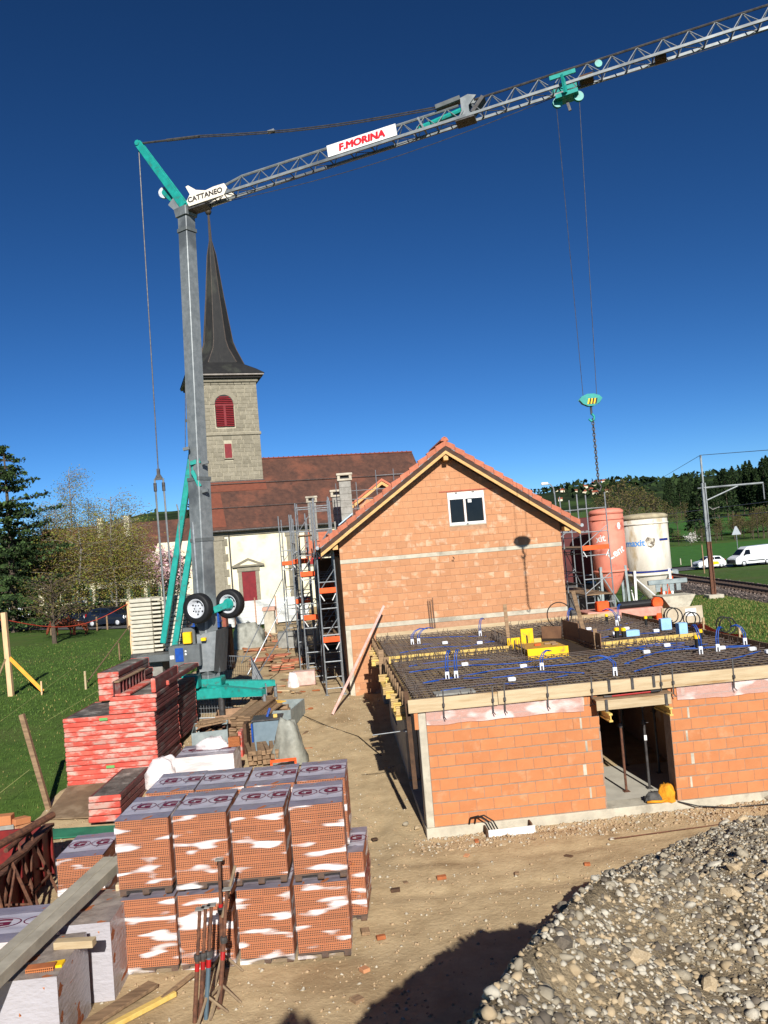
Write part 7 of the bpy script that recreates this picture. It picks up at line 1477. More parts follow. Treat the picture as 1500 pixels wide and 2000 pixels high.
# ------------------------------------------------------------------ vehicles
LAMP = mat('headlamp_glass', lin((200, 204, 208)), lin((180, 186, 190)), 4, .2); REDL2 = mat('tail_lamp', lin((150, 20, 20)), lin((130, 16, 16)), 4, .3)
def loft(B, secs):
    s0 = len(B.v); n = len(secs[0])
    for s_ in secs: B.v += s_
    for i in range(len(secs)-1):
        for k in range(n): B.f.append((s0+i*n+k, s0+i*n+(k+1) % n, s0+(i+1)*n+(k+1) % n, s0+(i+1)*n+k)); B.mi.append(0)
    B.f += [tuple(s0+k for k in range(n)), tuple(s0+(len(secs)-1)*n+k for k in range(n))]; B.mi += [0, 0]
def vehicle(kind, loc, rz, paint, label, cat, group):
    t = thing({'hatch': 'parked_car', 'van': 'delivery_van'}[kind], label, cat, loc, math.radians(rz), group)
    if kind == 'hatch': L_, W, st = 3.6, 1.62, [(-1.8, .32, .62), (-1.72, .24, .84), (-1.3, .22, .92), (-.7, .22, 1.0), (.9, .22, 1.02), (1.55, .22, .98), (1.76, .28, .8), (1.8, .34, .66)]; gh = [(-1.0, .98, .99), (-.3, 1.0, 1.42), (.5, 1.02, 1.5), (1.2, 1.0, 1.42), (1.68, .95, .98)]; wr, wb = .29, 1.16
    else: L_, W, st = 5.2, 2.0, [(-2.6, .4, .72), (-2.52, .3, 1.0), (-2.1, .28, 1.22), (-1.7, .28, 1.32), (2.5, .28, 1.34), (2.6, .34, 1.3)]; gh = [(-1.95, 1.27, 1.28), (-1.15, 1.3, 2.05), (-.8, 1.32, 2.3), (2.5, 1.33, 2.38), (2.6, 1.3, 2.3)]; wr, wb = .34, 1.55
    B = MB(); h = W/2
    loft(B, [[(x, -h*.96, z0), (x, h*.96, z0), (x, h, z0+(z1-z0)*.35), (x, h*.99, z0+(z1-z0)*.75), (x, h*.92, z1), (x, -h*.92, z1), (x, -h*.99, z0+(z1-z0)*.75), (x, -h, z0+(z1-z0)*.35)] for x, z0, z1 in st]); B.build('body', paint, t)
    B = MB(); loft(B, [[(x, -h*.91, z0), (x, h*.91, z0), (x, h*(.91-.14*(z1-z0)), z1-.04), (x, h*(.82-.14*(z1-z0)), z1), (x, -h*(.82-.14*(z1-z0)), z1), (x, -h*(.91-.14*(z1-z0)), z1-.04)] for x, z0, z1 in gh]); B.build('cabin', paint, t)
    (xa, za, zb1), (xb, _, zb2) = gh[0], gh[1]
    d = Vector((xb-xa, 0, zb2-zb1)); nrm_ = Vector((-d.z, 0, d.x)).normalized()*.012
    a, b = Vector((xa, 0, zb1))+d*.1+nrm_, Vector((xa, 0, zb1))+d*.95+nrm_; MB().prism([a+Vector((0, -h*.8, 0)), a+Vector((0, h*.8, 0)), b+Vector((0, h*.7, 0)), b+Vector((0, -h*.7, 0))], nrm_*.3).build('windscreen', GLASS, t)
    x0, x1 = (gh[0][0]+.45, gh[3][0]+.05) if kind == 'hatch' else (gh[0][0]+.5, -.55)
    zz0 = gh[1][1]+.06; zz1 = gh[2][2]-.14 if kind == 'hatch' else 1.95
    for s_ in (-1, 1):
        ym = lambda z: s_*(h*(.91-.14*(zz1-zz0+.1)*(z-zz0)/(zz1-zz0))+.012)
        xm_ = (x0+x1)/2
        segs = [(x0, xm_-.04), (xm_+.04, x1)] if kind == 'hatch' else [(x0, x1)]
        for k, (p, q) in enumerate(segs):
            tp_ = p+(.34 if k == 0 else 0); tq = q-(.22 if k == len(segs)-1 and kind == 'hatch' else 0)
            MB().prism([(p, ym(zz0), zz0), (q, ym(zz0), zz0), (tq, ym(zz1), zz1), (tp_, ym(zz1), zz1)], (0, -s_*.01, 0)).build('side_window', GLASS, t)
        MB().cbox(st[0][0]-.01, st[0][0]+.16, s_*h*.62-.16, s_*h*.62+.16, st[1][2]-.26, st[1][2]-.08, .03).build('headlight', LAMP, t); MB().cbox(st[-1][0]-.06, st[-1][0]+.01, s_*h*.8-.08, s_*h*.8+.08, .78, 1.05, .02).build('tail_light', REDL2, t); MB().cbox(gh[0][0]+.45, gh[0][0]+.6, s_*(h+.02), s_*(h+.16), gh[0][1]+.04, gh[0][1]+.2, .02).build('mirror', BLACK if kind == 'van' else paint, t)
    MB().cbox(st[0][0]-.03, st[0][0]+.3, -h*.9, h*.9, st[0][1]-.02, st[0][1]+(.16 if kind == 'hatch' else .45), .04).build('bumper', mat('dark_plastic', lin((62, 64, 66)), lin((50, 52, 54)), 5, .6) if kind == 'van' else paint, t); MB().cbox(st[0][0]-.04, st[0][0], -.5, .5, st[0][1]+.14, st[0][1]+.3, .01).build('grille', BLACK, t)
    if kind == 'van':
        for s_ in (-1, 1): MB().cbox(-1.0, 1.2, s_*h-.02, s_*h+.02, .55, .67, .01).build('side_strip', MATS['dark_plastic'], t)
    for xw in (-wb, wb):
        for s_ in (-1, 1):
            M = Vector((0, 0, 1)).rotation_difference(Vector((0, s_, 0))).to_matrix(); c_ = Vector((xw, s_*(h-.1), wr)); ty = MB().lathe([(wr*.6, -.09), (wr*.92, -.1), (wr, -.06), (wr, .06), (wr*.92, .1), (wr*.6, .09)], 20, c_, M).build('wheel', BLACK, t, True); MB().lathe([(0, .104), (wr*.25, .106), (wr*.62, .1), (wr*.62, .09)], 16, c_, M).build('rim', SILV, ty, True)
    return t
CARW = mat('white_car_paint', lin((220, 222, 222)), lin((214, 216, 216)), 2, .25, spec=.5); CARB = mat('dark_blue_car_paint', lin((26, 32, 46)), lin((22, 28, 40)), 2, .2, spec=.5)
p = aty(1391, 1106, 100); t = vehicle('hatch', (p.x, 100.9, gz(p.x, 101)+.07), 8, CARW, 'small white hatchback with yellow swoosh driving on the road', 'car', 'vehicles on the road'); MB().prism([(-.2, -.83, .42), (.9, -.83, .5), (.75, -.83, .78), (.2, -.83, .84), (-.35, -.83, .62)], (0, -.004, 0)).build('yellow_swoosh', YEL, t); t['label'] = 'small white hatchback with yellow swoosh on the road'
p = aty(1472, 1104, 99); vehicle('van', (p.x+.3, 100.3, gz(p.x, 100)+.07), 9, CARW, 'white panel van on the road at the right edge of the picture', 'van', 'vehicles on the road')
p = aty(1298, 1085, 78); t = thing('red_lorry', 'red lorry cab half hidden behind the white silo', 'lorry', (p.x, 80, gz(p.x, 80)), 0); MB().prism([(-1.5, -1, .9), (.55, -1, .9), (.6, -1, 1.6), (.25, -1, 3.3), (-1.5, -1, 3.4)], (0, 2.2, 0)).build('cab', mat('lorry_red', lin((176, 40, 40)), lin((158, 34, 36)), 3, .4), t); MB().prism([(.0, -1.01, 1.8), (.36, -1.01, 1.8), (.12, -1.01, 3.0), (-.2, -1.01, 3.0)], (0, -.01, 0)).build('side_window', GLASS, t); MB().cbox(-1.5, .7, -1.05, 1.2, .45, .89, .04).build('chassis', BLACK, t)
for x in (-1.0, .2): MB().lathe([(.2, -.15), (.5, -.15), (.5, .15), (.2, .15)], 20, (x, -.9, .5), Matrix.Rotation(math.pi/2, 3, 'X')).build('wheel', BLACK, t)
MB().cbox(.75, 1.6, -.9, 1.0, .35, 1.25, .1).build('tank', GALV, t)
p = aty(1466, 1060, 104.5); t = thing('road_sign', 'back of a triangular grey road sign above the van', 'road sign', (p.x, 108.5, gz(p.x, 108)), 0); s1 = aty(1466, 1042, 108.5); hz_ = s1.z-gz(p.x, 108); MB().tube((0, 0, 0), (0, 0, hz_+1.1), .05, 8).build('post', STEEL, t); MB().prism([(-.62, -.06, hz_), (.62, -.06, hz_), (.1, -.06, hz_+1.12), (-.1, -.06, hz_+1.12)], (0, .03, 0)).build('sign_plate', mat('grey_sign_back', lin((160, 166, 170)), lin((146, 152, 156)), 3, .5), t)
for k, (px, py) in enumerate(((1376, 1120), (1351, 1108), (1330, 1105))):
    p = gp(px, py); o = one('marker_post', MB().cbox(p.x-.06, p.x+.06, p.y-.05, p.y+.05, p.z, p.z+(3.2 if k == 0 else 1.0), .01), CONC if k else WOODG, ['grey post behind the small white car', 'short marker post left of the small white car', 'short marker post beside the red lorry'][k], 'post', 'posts by the road')
# ================================================================== trees, woods, village, left background
def quads(C_, sz, rng, up=.5, asp=1.0):
    n = len(C_); a = rng.normal(size=(n, 3)); a /= np.linalg.norm(a, axis=1)[:, None]; b = rng.normal(size=(n, 3)); b[:, 2] *= up; b -= a*np.sum(a*b, 1)[:, None]; b /= np.linalg.norm(b, axis=1)[:, None]+1e-9
    s_ = (sz*rng.uniform(.6, 1.4, n))[:, None]; a = a*s_*asp; b = b*s_
    V = np.stack([C_-a, C_-b*.6, C_+a, C_+b*.6], 1).reshape(-1, 3); F = np.arange(4*n).reshape(-1, 4); return V, F
def leafmesh(name, C_, sz, mats, rng, asp=1.0, mi=None):
    V, F = quads(np.asarray(C_, float), np.asarray(sz, float), rng, asp=asp); return fastmesh(name, V, F, mats, rng.integers(0, len(mats), len(F)) if mi is None else mi)
CONL = [mat('needle_dark', lin((34, 48, 28)), lin((26, 38, 24)), 3, .9, spec=.1), mat('needle_mid', lin((52, 68, 36)), lin((40, 54, 30)), 3, .9, spec=.1)]
BARK = mat('tree_bark', lin((92, 80, 66)), lin((68, 58, 50)), 6, .95, .01)
def conifer_meshes(h_, r_, seed, n=900):
    rng = np.random.default_rng(seed); C_ = []; sz = []
    for _ in range(n):
        t = rng.random()**.8; z = h_*(.22+.78*t); R = r_*(1-t)**.8*(.55+.45*rng.random())+.12; a = rng.random()*6.28+.0; lay = .12*math.sin(z*3.1+seed)
        C_.append((R*math.cos(a)*(1+lay), R*math.sin(a)*(1+lay), z-.28*R)); sz.append(.36*r_/3*(1.3-.7*t)+.12)
    return leafmesh('crown', C_, sz, CONL, rng), MB().path([(0, 0, -.5), (0, 0, h_*.5), (0, 0, h_*.97)], .02*h_*.6, 7, .03).mesh('trunk', [BARK])
cv = [conifer_meshes(26, 3.6, 1), conifer_meshes(29, 4.2, 2), conifer_meshes(23, 3.2, 3), conifer_meshes(27, 3.8, 4)]
def tree_at(name, label, meshes, loc, s_=1., grp=None, sx=1.):
    t = thing(name, label, 'tree', loc, random.uniform(0, 6.28), grp); t.scale = (s_*sx, s_*sx, s_); obj('crown', meshes[0], t); obj('trunk', meshes[1], t); return t
# spruce wood on the right
row = 0
for k in range(66):
    px = random.uniform(1268, 1520) if k < 46 else random.uniform(1375, 1530); Y = random.uniform(315, 390)
    tgt = np.interp(px, [1268, 1290, 1330, 1350, 1380, 1420, 1450, 1500, 1530], [945, 935, 925, 935, 930, 908, 900, 888, 880])+random.uniform(0, 22)
    if k >= 46: Y = random.uniform(265, 310)
    top = aty(px, tgt, Y); g = gz(top.x, Y); mm = random.choice(cv); hh = top.z-g; base = {id(cv[0]): 26, id(cv[1]): 29, id(cv[2]): 23, id(cv[3]): 27}[id(mm)]
    tree_at('spruce_tree', 'dark spruce in the wood on the right behind the fields', mm, (top.x, Y, g), hh/base, 'spruces of the wood on the right', 1.15)
p = aty(1385, 1060, 185); tree_at('spruce_tree', 'broad dark spruce standing alone before the wood, behind the railway mast', cv[1], (p.x-1.5, 185, gz(p.x, 185)), 14./29, None, 1.7)
p = aty(1357, 1030, 200); tree_at('spruce_tree', 'narrow dark spruce left of the lone broad one', cv[2], (p.x, 200, gz(p.x, 200)), 11./23, None, 1.6)
# bare and budding trees
BUD = [mat('bud_brown', lin((100, 86, 60)), lin((80, 68, 48)), 3, .9, spec=.1), mat('bud_olive', lin((96, 94, 46)), lin((76, 76, 38)), 3, .9, spec=.1)]
def branchy(h_, r_, seed, n=26, leaf=900, lsz=.14, mats=BUD, droop=0., trunkc=BARK, tr=.012):
    rng = np.random.default_rng(seed); B = MB(); C_ = []; B.path([(0, 0, -.3), (.02*h_, 0, h_*.35), (-.01*h_, .01*h_, h_*.7), (0, 0, h_*.96)], tr*h_*1.6, 7, .02)
    for k in range(n):
        t = .25+.7*(k/n); a = rng.random()*6.28; L_ = r_*(1.15-t*.75)*rng.uniform(.7, 1.15); p = Vector((0, 0, h_*t)); e = p+Vector((L_*math.cos(a), L_*math.sin(a), L_*(.75-droop*.4)*rng.uniform(.6, 1.2))); m_ = (p+e)/2+Vector((0, 0, .12*L_)); B.path([p, m_, e], tr*h_*.45, 5, .012)
        tips = [e]
        for j in range(3):
            q = p+(e-p)*rng.uniform(.35, .95); f_ = q+Vector((rng.normal()*.35*L_, rng.normal()*.35*L_, rng.uniform(.1, .5)*L_*(1-droop*1.6))); B.path([q, f_], tr*h_*.2, 4, .008); tips.append(f_)
        for j in range(leaf//n):
            q = tips[rng.integers(0, len(tips))]; s_ = rng.random()**.5; w_ = p+(q-p)*(.35+.7*s_); C_.append((w_.x+rng.normal()*.14*r_, w_.y+rng.normal()*.14*r_, w_.z+rng.normal()*.12*r_-droop*abs(rng.normal())*.45*r_))
    return leafmesh('crown', C_, np.full(len(C_), lsz), mats, rng, asp=1.0 if not droop else .5), B.mesh('trunk', [trunkc], fix=False)
bare = [branchy(12, 4, 31, 24, 700, .2), branchy(9, 3.6, 32, 24, 700, .18), branchy(14, 4, 33, 26, 600, .2)]
for k, (px, py, Y, h_) in enumerate(((1185, 955, 210, 14), (1205, 948, 230, 16), (1225, 958, 215, 12), (1240, 955, 235, 13), (1258, 962, 225, 11), (1165, 972, 220, 8), (1275, 965, 240, 10), (1300, 985, 230, 8), (1320, 990, 225, 7), (1340, 985, 235, 8))):
    tp_ = aty(px, py, Y); g = gz(tp_.x, Y); mm = bare[k % 3]; tree_at('bare_tree', 'bare spring tree behind the silos, number %d from the left' % (k+1) if False else 'bare spring tree in the row behind the silos', mm, (tp_.x, Y, g), max(3., tp_.z-g)/(12, 9, 14)[k % 3], 'bare trees behind the silos')
for k in range(34):
    px = random.uniform(1300, 1520); Y = random.uniform(170, 205); tgt = np.interp(px, [1300, 1360, 1400, 1450, 1520], [1045, 1040, 1010, 1000, 985])+random.uniform(0, 22); tp_ = aty(px, tgt, Y); g = gz(tp_.x, Y); mm = bare[k % 3]
    tree_at('hedge_tree', 'leafless tree of the hedge between the two fields', mm, (tp_.x, Y, g), max(3, tp_.z-g)/(12, 9, 14)[k % 3], 'trees of the field hedge', 1.3)
bl = branchy(4, 2.6, 40, 20, 500, .2, [mat('white_blossom', lin((214, 208, 200)), lin((190, 184, 176)), 3, .9)]); p = aty(1350, 1062, 165); tree_at('blossom_bush', 'small white blossoming bush at the foot of the hedge', bl, (p.x, 165, gz(p.x, 165)), .55)
# far woods on the hills
rng = np.random.default_rng(5); C_ = []; sz = []
def hill_h(x, y0, dp, prof, yy): return None
def drop(x, y): return max([gz(x, y)]+[f(x, y) for x0, x1, y0, y1, f in HILLS if x0 < x < x1 and y0 < y < y1])
for _ in range(9000):
    x = rng.uniform(-760, 900); y = rng.uniform(950, 1500)
    if abs(x) > .56*y or (-220 < x < 260): continue
    if fn(x, y, .008, 12) < .02: continue
    C_.append((x, y, drop(x, y)+rng.uniform(1, 9))); sz.append(rng.uniform(3, 6))
stuff(tag(obj('far_wood', leafmesh('far_wood', C_, sz, CONL, rng)), 'dark woods on the far hillsides', 'wood'))
RF = mat('far_red_roof', lin((150, 84, 62)), lin((130, 72, 54)), 3, .9)
vh = MB().box(-5, 5, -4, 4, -3, 5).mesh('house_wall', [PLAST]); vr = MB().prism([(-5.5, -4.6, 4.8), (-5.5, 4.6, 4.8), (-5.5, 0, 9)], (11, 0, 0)).mesh('house_roof', [RF])
vw = MB().box(-4, -2.8, -4.06, -4.01, 1.5, 3.2).box(-1, .2, -4.06, -4.01, 1.5, 3.2).box(2, 3.2, -4.06, -4.01, 1.5, 3.2).mesh('house_window', [GLASS])
for k in range(15):
    px = random.uniform(1085, 1190); Y = random.uniform(1100, 1400); x = aty(px, 960, Y).x; z = drop(x, Y)-.5; t = thing('village_house', 'tiny house with red roof in the village on the far hill', 'house', (x, Y, z), random.uniform(-.6, .6), 'houses of the far village'); s_ = random.uniform(.45, .75); t.scale = (s_,)*3; obj('wall', vh, t); obj('roof', vr, t)
    stuff(obj('window', vw, t)) if False else None
# ------------------------------------------------------------------ left background
def pine(loc, h_, label):
    rng = np.random.default_rng(77); t = thing('cedar_tree', label, 'tree', loc, 0); B = MB(); B.path([(0, 0, -.3), (.1, 0, h_*.5), (.0, 0, h_*.98)], .38, 9, .05); B.build('trunk', BARK, t); C_ = []; sz = []
    B = MB(); nl = 17
    for l in range(nl):
        t_ = l/(nl-1); z = h_*(.08+.88*t_)+rng.normal()*.2; R = (6.2*(1-t_)**.75+.7)*(1 if l % 2 else .82)
        for k in range(8 if t_ < .85 else 5):
            a = k*6.28/8+l*.9+rng.normal()*.15; L_ = R*rng.uniform(.45, 1.15); dz0 = rng.normal()*.35; e = Vector((L_*math.cos(a), L_*math.sin(a), z+dz0+L_*rng.uniform(-.06, .22))); p = Vector((0, 0, z+dz0)); B.path([p, (p+e)/2+Vector((0, 0, -.05*L_)), e], .07, 5, .02)
            n = int(150*L_/4)+26
            for j in range(n):
                s_ = rng.uniform(.22, 1.04); q = p+(e-p)*s_; w_ = .5*(1.1-s_)*L_*.45+.25; C_.append((q.x+rng.normal()*w_*.7, q.y+rng.normal()*w_*.7, q.z-.05*L_+.1*rng.normal()+.12)); sz.append(rng.uniform(.09, .19))
    B.build('branches', BARK, t, fix=False); obj('crown', leafmesh('crown', C_, sz, CONL+[mat('needle_light', lin((74, 96, 48)), lin((58, 78, 40)), 3, .9)], rng), t)
    t.children[1]['kind'] = 'stuff'; return t
tp_ = aty(6, 866, 74); pine((tp_.x, 74, gz(tp_.x, 74)), tp_.z-gz(tp_.x, 74), 'tall dark layered conifer at the left edge of the picture')
BIRL = [mat('birch_olive', lin((132, 124, 56)), lin((110, 103, 46)), 3, .9, spec=.1), mat('birch_brown', lin((122, 100, 58)), lin((100, 82, 48)), 3, .9, spec=.1), mat('birch_green', lin((124, 132, 60)), lin((102, 110, 48)), 3, .9, spec=.1)]; BIRB = mat('birch_bark', lin((150, 142, 130)), lin((96, 88, 80)), 5, .9)
bt1 = branchy(12, 2.3, 51, 34, 7000, .07, BIRL, .6, BIRB, .004); bt2 = branchy(9, 3.0, 52, 36, 9500, .07, BIRL, .75, BIRB, .005); bt3 = branchy(8, 3.6, 53, 38, 11000, .07, BIRL, .8, BIRB, .005)
for px, py, Y, m_, h0, sx, lb in ((133, 906, 86, bt1, 12, 1., 'tallest slim birch rising above the others'), (215, 960, 84, bt2, 9, 1.05, 'broad birch with leaning crown at the right of the group'), (172, 968, 90, bt1, 12, 1.2, 'slim birch between the tallest and the broad one'), (105, 975, 85, bt2, 9, 1., 'birch left of the tallest one'), (90, 1010, 78, bt3, 8, 1.2, 'low bushy birch at the left of the group'), (150, 1010, 77, bt3, 8, 1.35, 'low bushy birch in the middle of the group'), (215, 1015, 79, bt3, 8, 1.2, 'low bushy birch before the broad one'), (255, 1005, 82, bt2, 9, 1., 'rightmost birch beside the brown roof')):
    tp_ = aty(px, py, Y); g = gz(tp_.x, Y); tree_at('birch_tree', lb, m_, (tp_.x, Y, g), (tp_.z-g)/h0, 'birches before the parsonage', sx)
p = gp(107, 1256); mt_ = branchy(5.2, 2.6, 61, 30, 1500, .1, BUD, .3, BARK, .02); tp_ = aty(104, 1128, p.y); tree_at('orchard_tree', 'small budding fruit tree in the meadow before the horses', mt_, p, (tp_.z-p.z)/5.2, None, 1.25)
mg = branchy(4.5, 2.6, 62, 26, 2600, .13, [mat('pink_blossom', lin((206, 164, 170)), lin((180, 132, 142)), 3, .9), mat('pale_blossom', lin((222, 196, 196)), lin((200, 172, 172)), 3, .9)]); p = aty(322, 1160, 92); tree_at('magnolia_tree', 'pink blossoming magnolia beside the white house', mg, (p.x, 92, gz(p.x, 92)), 1.25)
# parsonage
p0, p1 = aty(75, 1105, 104), aty(386, 1100, 104); hz0 = gz(-30, 104); zr = aty(330, 1014, 107).z; ze_ = aty(330, 1106, 103).z
t = thing('parsonage', 'white house with big brown tiled roof behind the birches', 'house', ((p0.x+p1.x)/2, 104, hz0), math.radians(3)); w_ = (p1.x-p0.x)/2; MB().box(-w_, w_, 0, 9, 0, ze_-hz0).build('wall', PLAST, t)
r_ = MB().prism([(-w_-.6, -1.0, ze_-hz0-.5), (-w_-.6, 4.5, zr-hz0), (-w_-.6, 10, ze_-hz0-.5), (-w_-.6, 10, ze_-hz0-.8), (-w_-.6, 4.5, zr-hz0-.3), (-w_-.6, -1.0, ze_-hz0-.8)], (2*w_+1.2, 0, 0)).build('roof', OLDTILE, t)
for x in (-w_*.28, w_*.06): MB().cbox(x-.35, x+.35, 3.0, 3.7, zr-hz0-2.2, zr-hz0+.9, .03).build('chimney', PLAST, r_)
dd = aty(316, 1085, 101.5); dxx = dd.x-t.location.x; dz_ = dd.z-hz0; dm_ = MB().box(dxx-1.5, dxx+1.5, -.4, 3, dz_-.9, dz_+.7).build('dormer', WHITE, t); MB().prism([(dxx-1.8, -.9, dz_+.71), (dxx+1.8, -.9, dz_+.71), (dxx+1.8, 4, dz_+2.0), (dxx-1.8, 4, dz_+2.0)], (0, 0, .15)).build('dormer_roof', OLDTILE, dm_)
for k in range(3): MB().box(dxx-1.25+.9*k, dxx-.55+.9*k, -.44, -.405, dz_-.55, dz_+.5).build('window', GLASS, dm_)
for k in range(9):
    x = -w_+1.5+k*(2*w_-3)/8; wi = MB().box(x-.5, x+.5, -.05, -.005, 1.0, 2.5).build('window', GLASS, t); MB().box(x-.85, x-.52, -.08, -.006, .95, 2.55).build('shutter', mat('green_shutter', lin((70, 96, 76)), lin((60, 84, 66)), 4, .7), wi); MB().box(x+.52, x+.85, -.08, -.006, .95, 2.55).build('shutter', MATS['green_shutter'], wi)
p = aty(375, 1160, 96); one('white_annex', MB().box(p.x-3.5, p.x+3, 96, 99, hz0, aty(375, 1085, 96).z).prism([(p.x-4, 95.4, aty(375, 1085, 96).z), (p.x+3.5, 95.4, aty(375, 1085, 96).z), (p.x+3.5, 97.5, aty(375, 1085, 96).z+1.6), (p.x-4, 97.5, aty(375, 1085, 96).z+1.6)], (0, 0, .2)), PLAST, 'small white outbuilding seen between the crane legs', 'building')
# wall, signboard, bin, fence
one('stone_wall', MB().cbox(aty(110, 1190, 88).x, aty(262, 1190, 88).x, 88, 88.5, hz0-.3, aty(180, 1180, 88).z, .05), mat('wall_stone', lin((166, 150, 120)), lin((136, 122, 98)), 1.2, .95, .05, 3), 'low stone wall behind the signboard', 'wall')
sb = aty(161, 1205, 80); t = thing('notice_board', 'white notice board on two posts with a blue map', 'signboard', (sb.x, 80, gz(sb.x, 80)), 0); zt1, zb1 = aty(161, 1166, 80).z-gz(sb.x, 80), aty(161, 1184, 80).z-gz(sb.x, 80); MB().cbox(-.62, .62, -.03, .03, zb1, zt1, .01).build('board', WHITE, t)
for x in (-.58, .58): MB().tube((x, .06, 0), (x, .06, zb1+.2), .04, 6).build('post', STEEL, t)
MB().prism([(-.3, -.04, zb1+.15), (.1, -.04, zb1+.1), (.35, -.04, zb1+.4), (.0, -.04, zb1+.7), (-.4, -.04, zb1+.55)], (0, -.004, 0)).build('map_print', BLT, t)
p = aty(135, 1195, 84); one('litter_bin', MB().lathe([(.3, 0), (.34, .8), (.34, 1.1), (.2, 1.2)], 16, (p.x, 84, gz(p.x, 84))), CONC, 'pale round bin left of the notice board', 'bin')
fp = [gp(2, 1226), gp(35, 1228), gp(100, 1240), gp(190, 1232), gp(210, 1229), gp(250, 1228)]
for k, p in enumerate(fp): one('fence_post', MB().tube(p-Vector((0, 0, .1)), p+Vector((0, 0, 1.15)), .07, 7), WOODG, 'weathered paddock fence post behind the horses', 'post', 'paddock fence posts')
for a, b in zip(fp, fp[1:]): one('fence_wire', MB().tube(a+Vector((0, 0, .9)), b+Vector((0, 0, .9)), .012, 4), STEELD, 'thin wire of the paddock fence behind the horses', 'wire', 'paddock fence wires')
# cars on the lane
for px, py, Y, k, pt, rz, lb in ((32, 1214, 92, 'hatch', CARW, 190, 'white car parked on the lane at the left edge'), (8, 1207, 97, 'hatch', CARW, 185, 'second white car behind the first at the left edge'), (218, 1226, 71.5, 'hatch', CARB, 160, 'dark blue car parked beside the paddock'), (2, 1230, 80, 'hatch', CARB, 175, 'dark car cut by the left edge of the picture'), (140, 1226, 76, 'hatch', CARB, 165, 'dark car parked behind the horses')):
    p = aty(px, py, Y); t = vehicle(k, (p.x, Y, gz(p.x, Y)+.05), rz, pt, lb, 'car', 'cars on the lane'); t.scale = (1.15, 1.1, 1.1)
# horses
def skin(verts, edges, radii, sub=1):
    me = bpy.data.meshes.new('sk'); me.from_pydata(verts, edges, []); o = bpy.data.objects.new('sk', me); COL.objects.link(o); m_ = o.modifiers.new('s', 'SKIN'); 
    for i, r in enumerate(radii): me.skin_vertices[0].data[i].radius = (r, r) if not isinstance(r, tuple) else r
    me.skin_vertices[0].data[0].use_root = True; s2 = o.modifiers.new('u', 'SUBSURF'); s2.levels = sub+1; s2.render_levels = sub+1
    d = bpy.context.evaluated_depsgraph_get(); out = bpy.data.meshes.new_from_object(o.evaluated_get(d)); bpy.data.objects.remove(o); out.polygons.foreach_set('use_smooth', [True]*len(out.polygons)); return out
BAY = mat('bay_coat', lin((122, 62, 38)), lin((98, 46, 28)), 3, .6); BLKH = mat('black_mane', lin((30, 24, 22)), lin((24, 20, 18)), 4, .8); WSOCK = mat('white_sock', lin((210, 204, 194)), lin((196, 188, 178)), 4, .8)
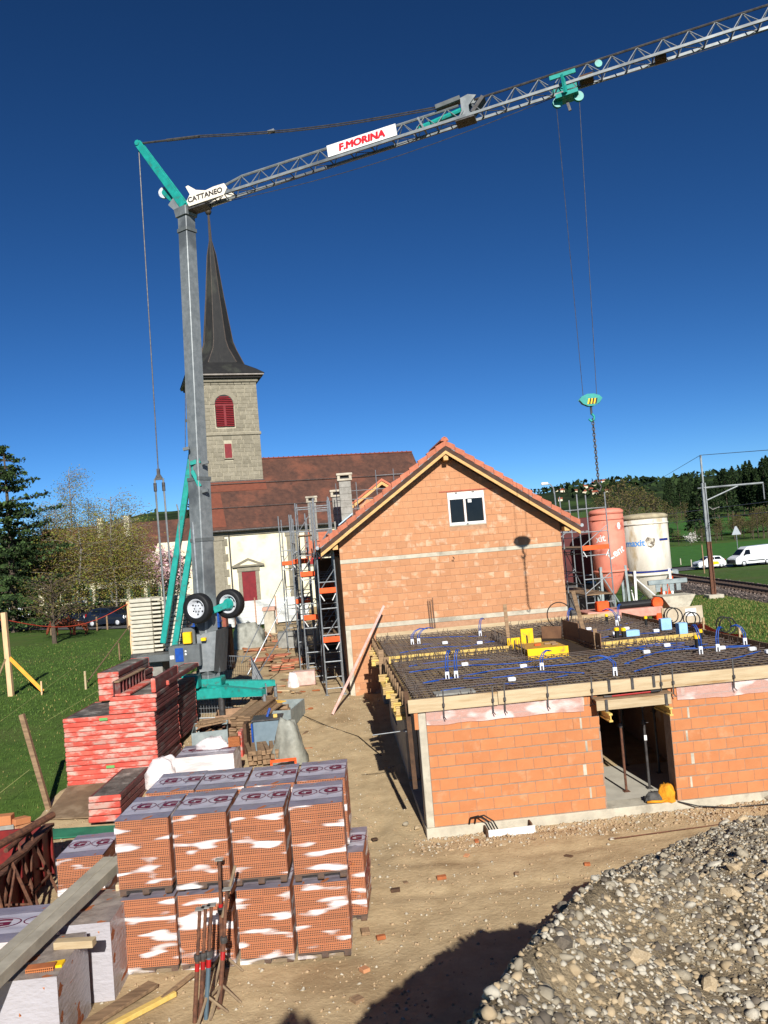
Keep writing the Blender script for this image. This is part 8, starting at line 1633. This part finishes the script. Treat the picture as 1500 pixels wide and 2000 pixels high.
def horse(loc, rz, s_, graze, label):
    t = thing('horse', label, 'horse', loc, math.radians(rz), 'horses grazing in the meadow'); t.scale = (s_,)*3
    V = [(-.62, 0, 1.18), (-.2, 0, 1.1), (.25, 0, 1.1), (.6, 0, 1.22)]; R_ = [.29, .32, .31, .28]; E_ = [(0, 1), (1, 2), (2, 3)]
    nk = [(.9, 0, 1.12), (1.15, 0, .72), (1.28, 0, .42), (1.36, 0, .16)] if graze else [(.85, 0, 1.5), (1.05, 0, 1.75), (1.25, 0, 1.72), (1.52, 0, 1.55)]
    b = 3
    for q, r in zip(nk, (.18, .13, .13, .07)): V.append(q); R_.append(r); E_.append((b, len(V)-1)); b = len(V)-1
    for x, y, fr_ in ((.52, .15, 1), (.6, -.15, 1), (-.62, .16, 0), (-.7, -.16, 0)):
        b = 3 if fr_ else 0; dx = random.uniform(-.1, .12)
        ch = [(x, y, .86), (x+dx*.4, y, .55), (x+dx, y, .12), (x+dx+.03, y, .04)] if fr_ else [(x+.04, y, .88), (x+.1, y, .72), (x-.1+dx*.3, y, .48), (x-.06+dx, y, .12), (x-.03+dx, y, .04)]
        rr3 = (.13, .075, .05, .06) if fr_ else (.2, .13, .075, .05, .06)
        for q, r in zip(ch, rr3): V.append(q); R_.append(r); E_.append((b, len(V)-1)); b = len(V)-1
    obj('body', skin(V, E_, R_), t)
    t.children[0].data.materials.append(BAY)
    MB().path([(-.88, 0, 1.3), (-1.0, 0, 1.05), (-1.02, .02, .6), (-.98, 0, .45)], .07, 7, .03).build('tail', BLKH, t, True); m0 = [(.55, 0, 1.5)]+[(q[0]-.02, 0, q[2]+(.14 if not graze else .16)) for q in nk[:2]]; MB().path(m0, .05, 6, .03).build('mane', BLKH, t, True)
    for y in (-.07, .07): q = nk[1] if not graze else nk[1]; MB().lathe([(.04, 0), (.03, .1), (0, .16)], 6, (q[0], y, q[2]+.1)).build('ear', BAY, t)
    return t
p = gp(124, 1242); horse(p, 176, 1.0, True, 'larger bay horse grazing behind the small tree'); p = gp(146, 1240); horse((p.x+.6, p.y-.5, p.z), 168, .82, False, 'smaller bay foal with white socks beside the larger horse')

# ------------------------------------------------------------------ the photographer's platform, behind the camera
t = thing('scaffold_platform', 'plank platform of the scaffold behind the camera', 'scaffold', (0, -.9, gz(0, -.9)), 0)
for x in (-1.1, 1.1):
    for y in (-.55, .45): MB().tube((x, y, 0), (x, y, 5.2), .03, 8).build('standard', STEEL, t)
    MB().tube((x, -.55, 4.95), (x, .45, 4.95), .024, 6).build('transom', STEEL, t)
for k in range(3): MB().cbox(-1.25, 1.25, -.5+k*.31, -.2+k*.31, 4.98, 5.02, .004).build('deck_plank', WOODG, t)
V = [(0, 0, .98), (0, 0, 1.2), (0, 0, 1.42), (0, .02, 1.52), (0, .05, 1.66)]; E_ = [(0, 1), (1, 2), (2, 3), (3, 4)]; R_ = [.16, .15, .17, .07, .11]
for s_ in (-1, 1):
    for chain, b, rr3 in (([(s_*.19, 0, 1.42), (s_*.3, .1, 1.18), (s_*.2, .3, 1.32), (s_*.1, .34, 1.4)], 2, (.075, .055, .042, .04)), ([(s_*.11, 0, .9), (s_*.13, .02, .5), (s_*.14, -.02, .08), (s_*.15, .14, .04)], 0, (.12, .085, .06, .05))):
        for q, r in zip(chain, rr3): V.append(q); R_.append(r); E_.append((b, len(V)-1)); b = len(V)-1
ph = thing('person', 'person in dark work clothes holding up a phone behind the camera', 'person', (.05, -.62, 5.03), 0); me = skin(V, E_, R_); me.materials.append(mat('dark_work_clothes', lin((52, 56, 66)), lin((40, 44, 52)), 6, .9)); obj('body', me, ph)
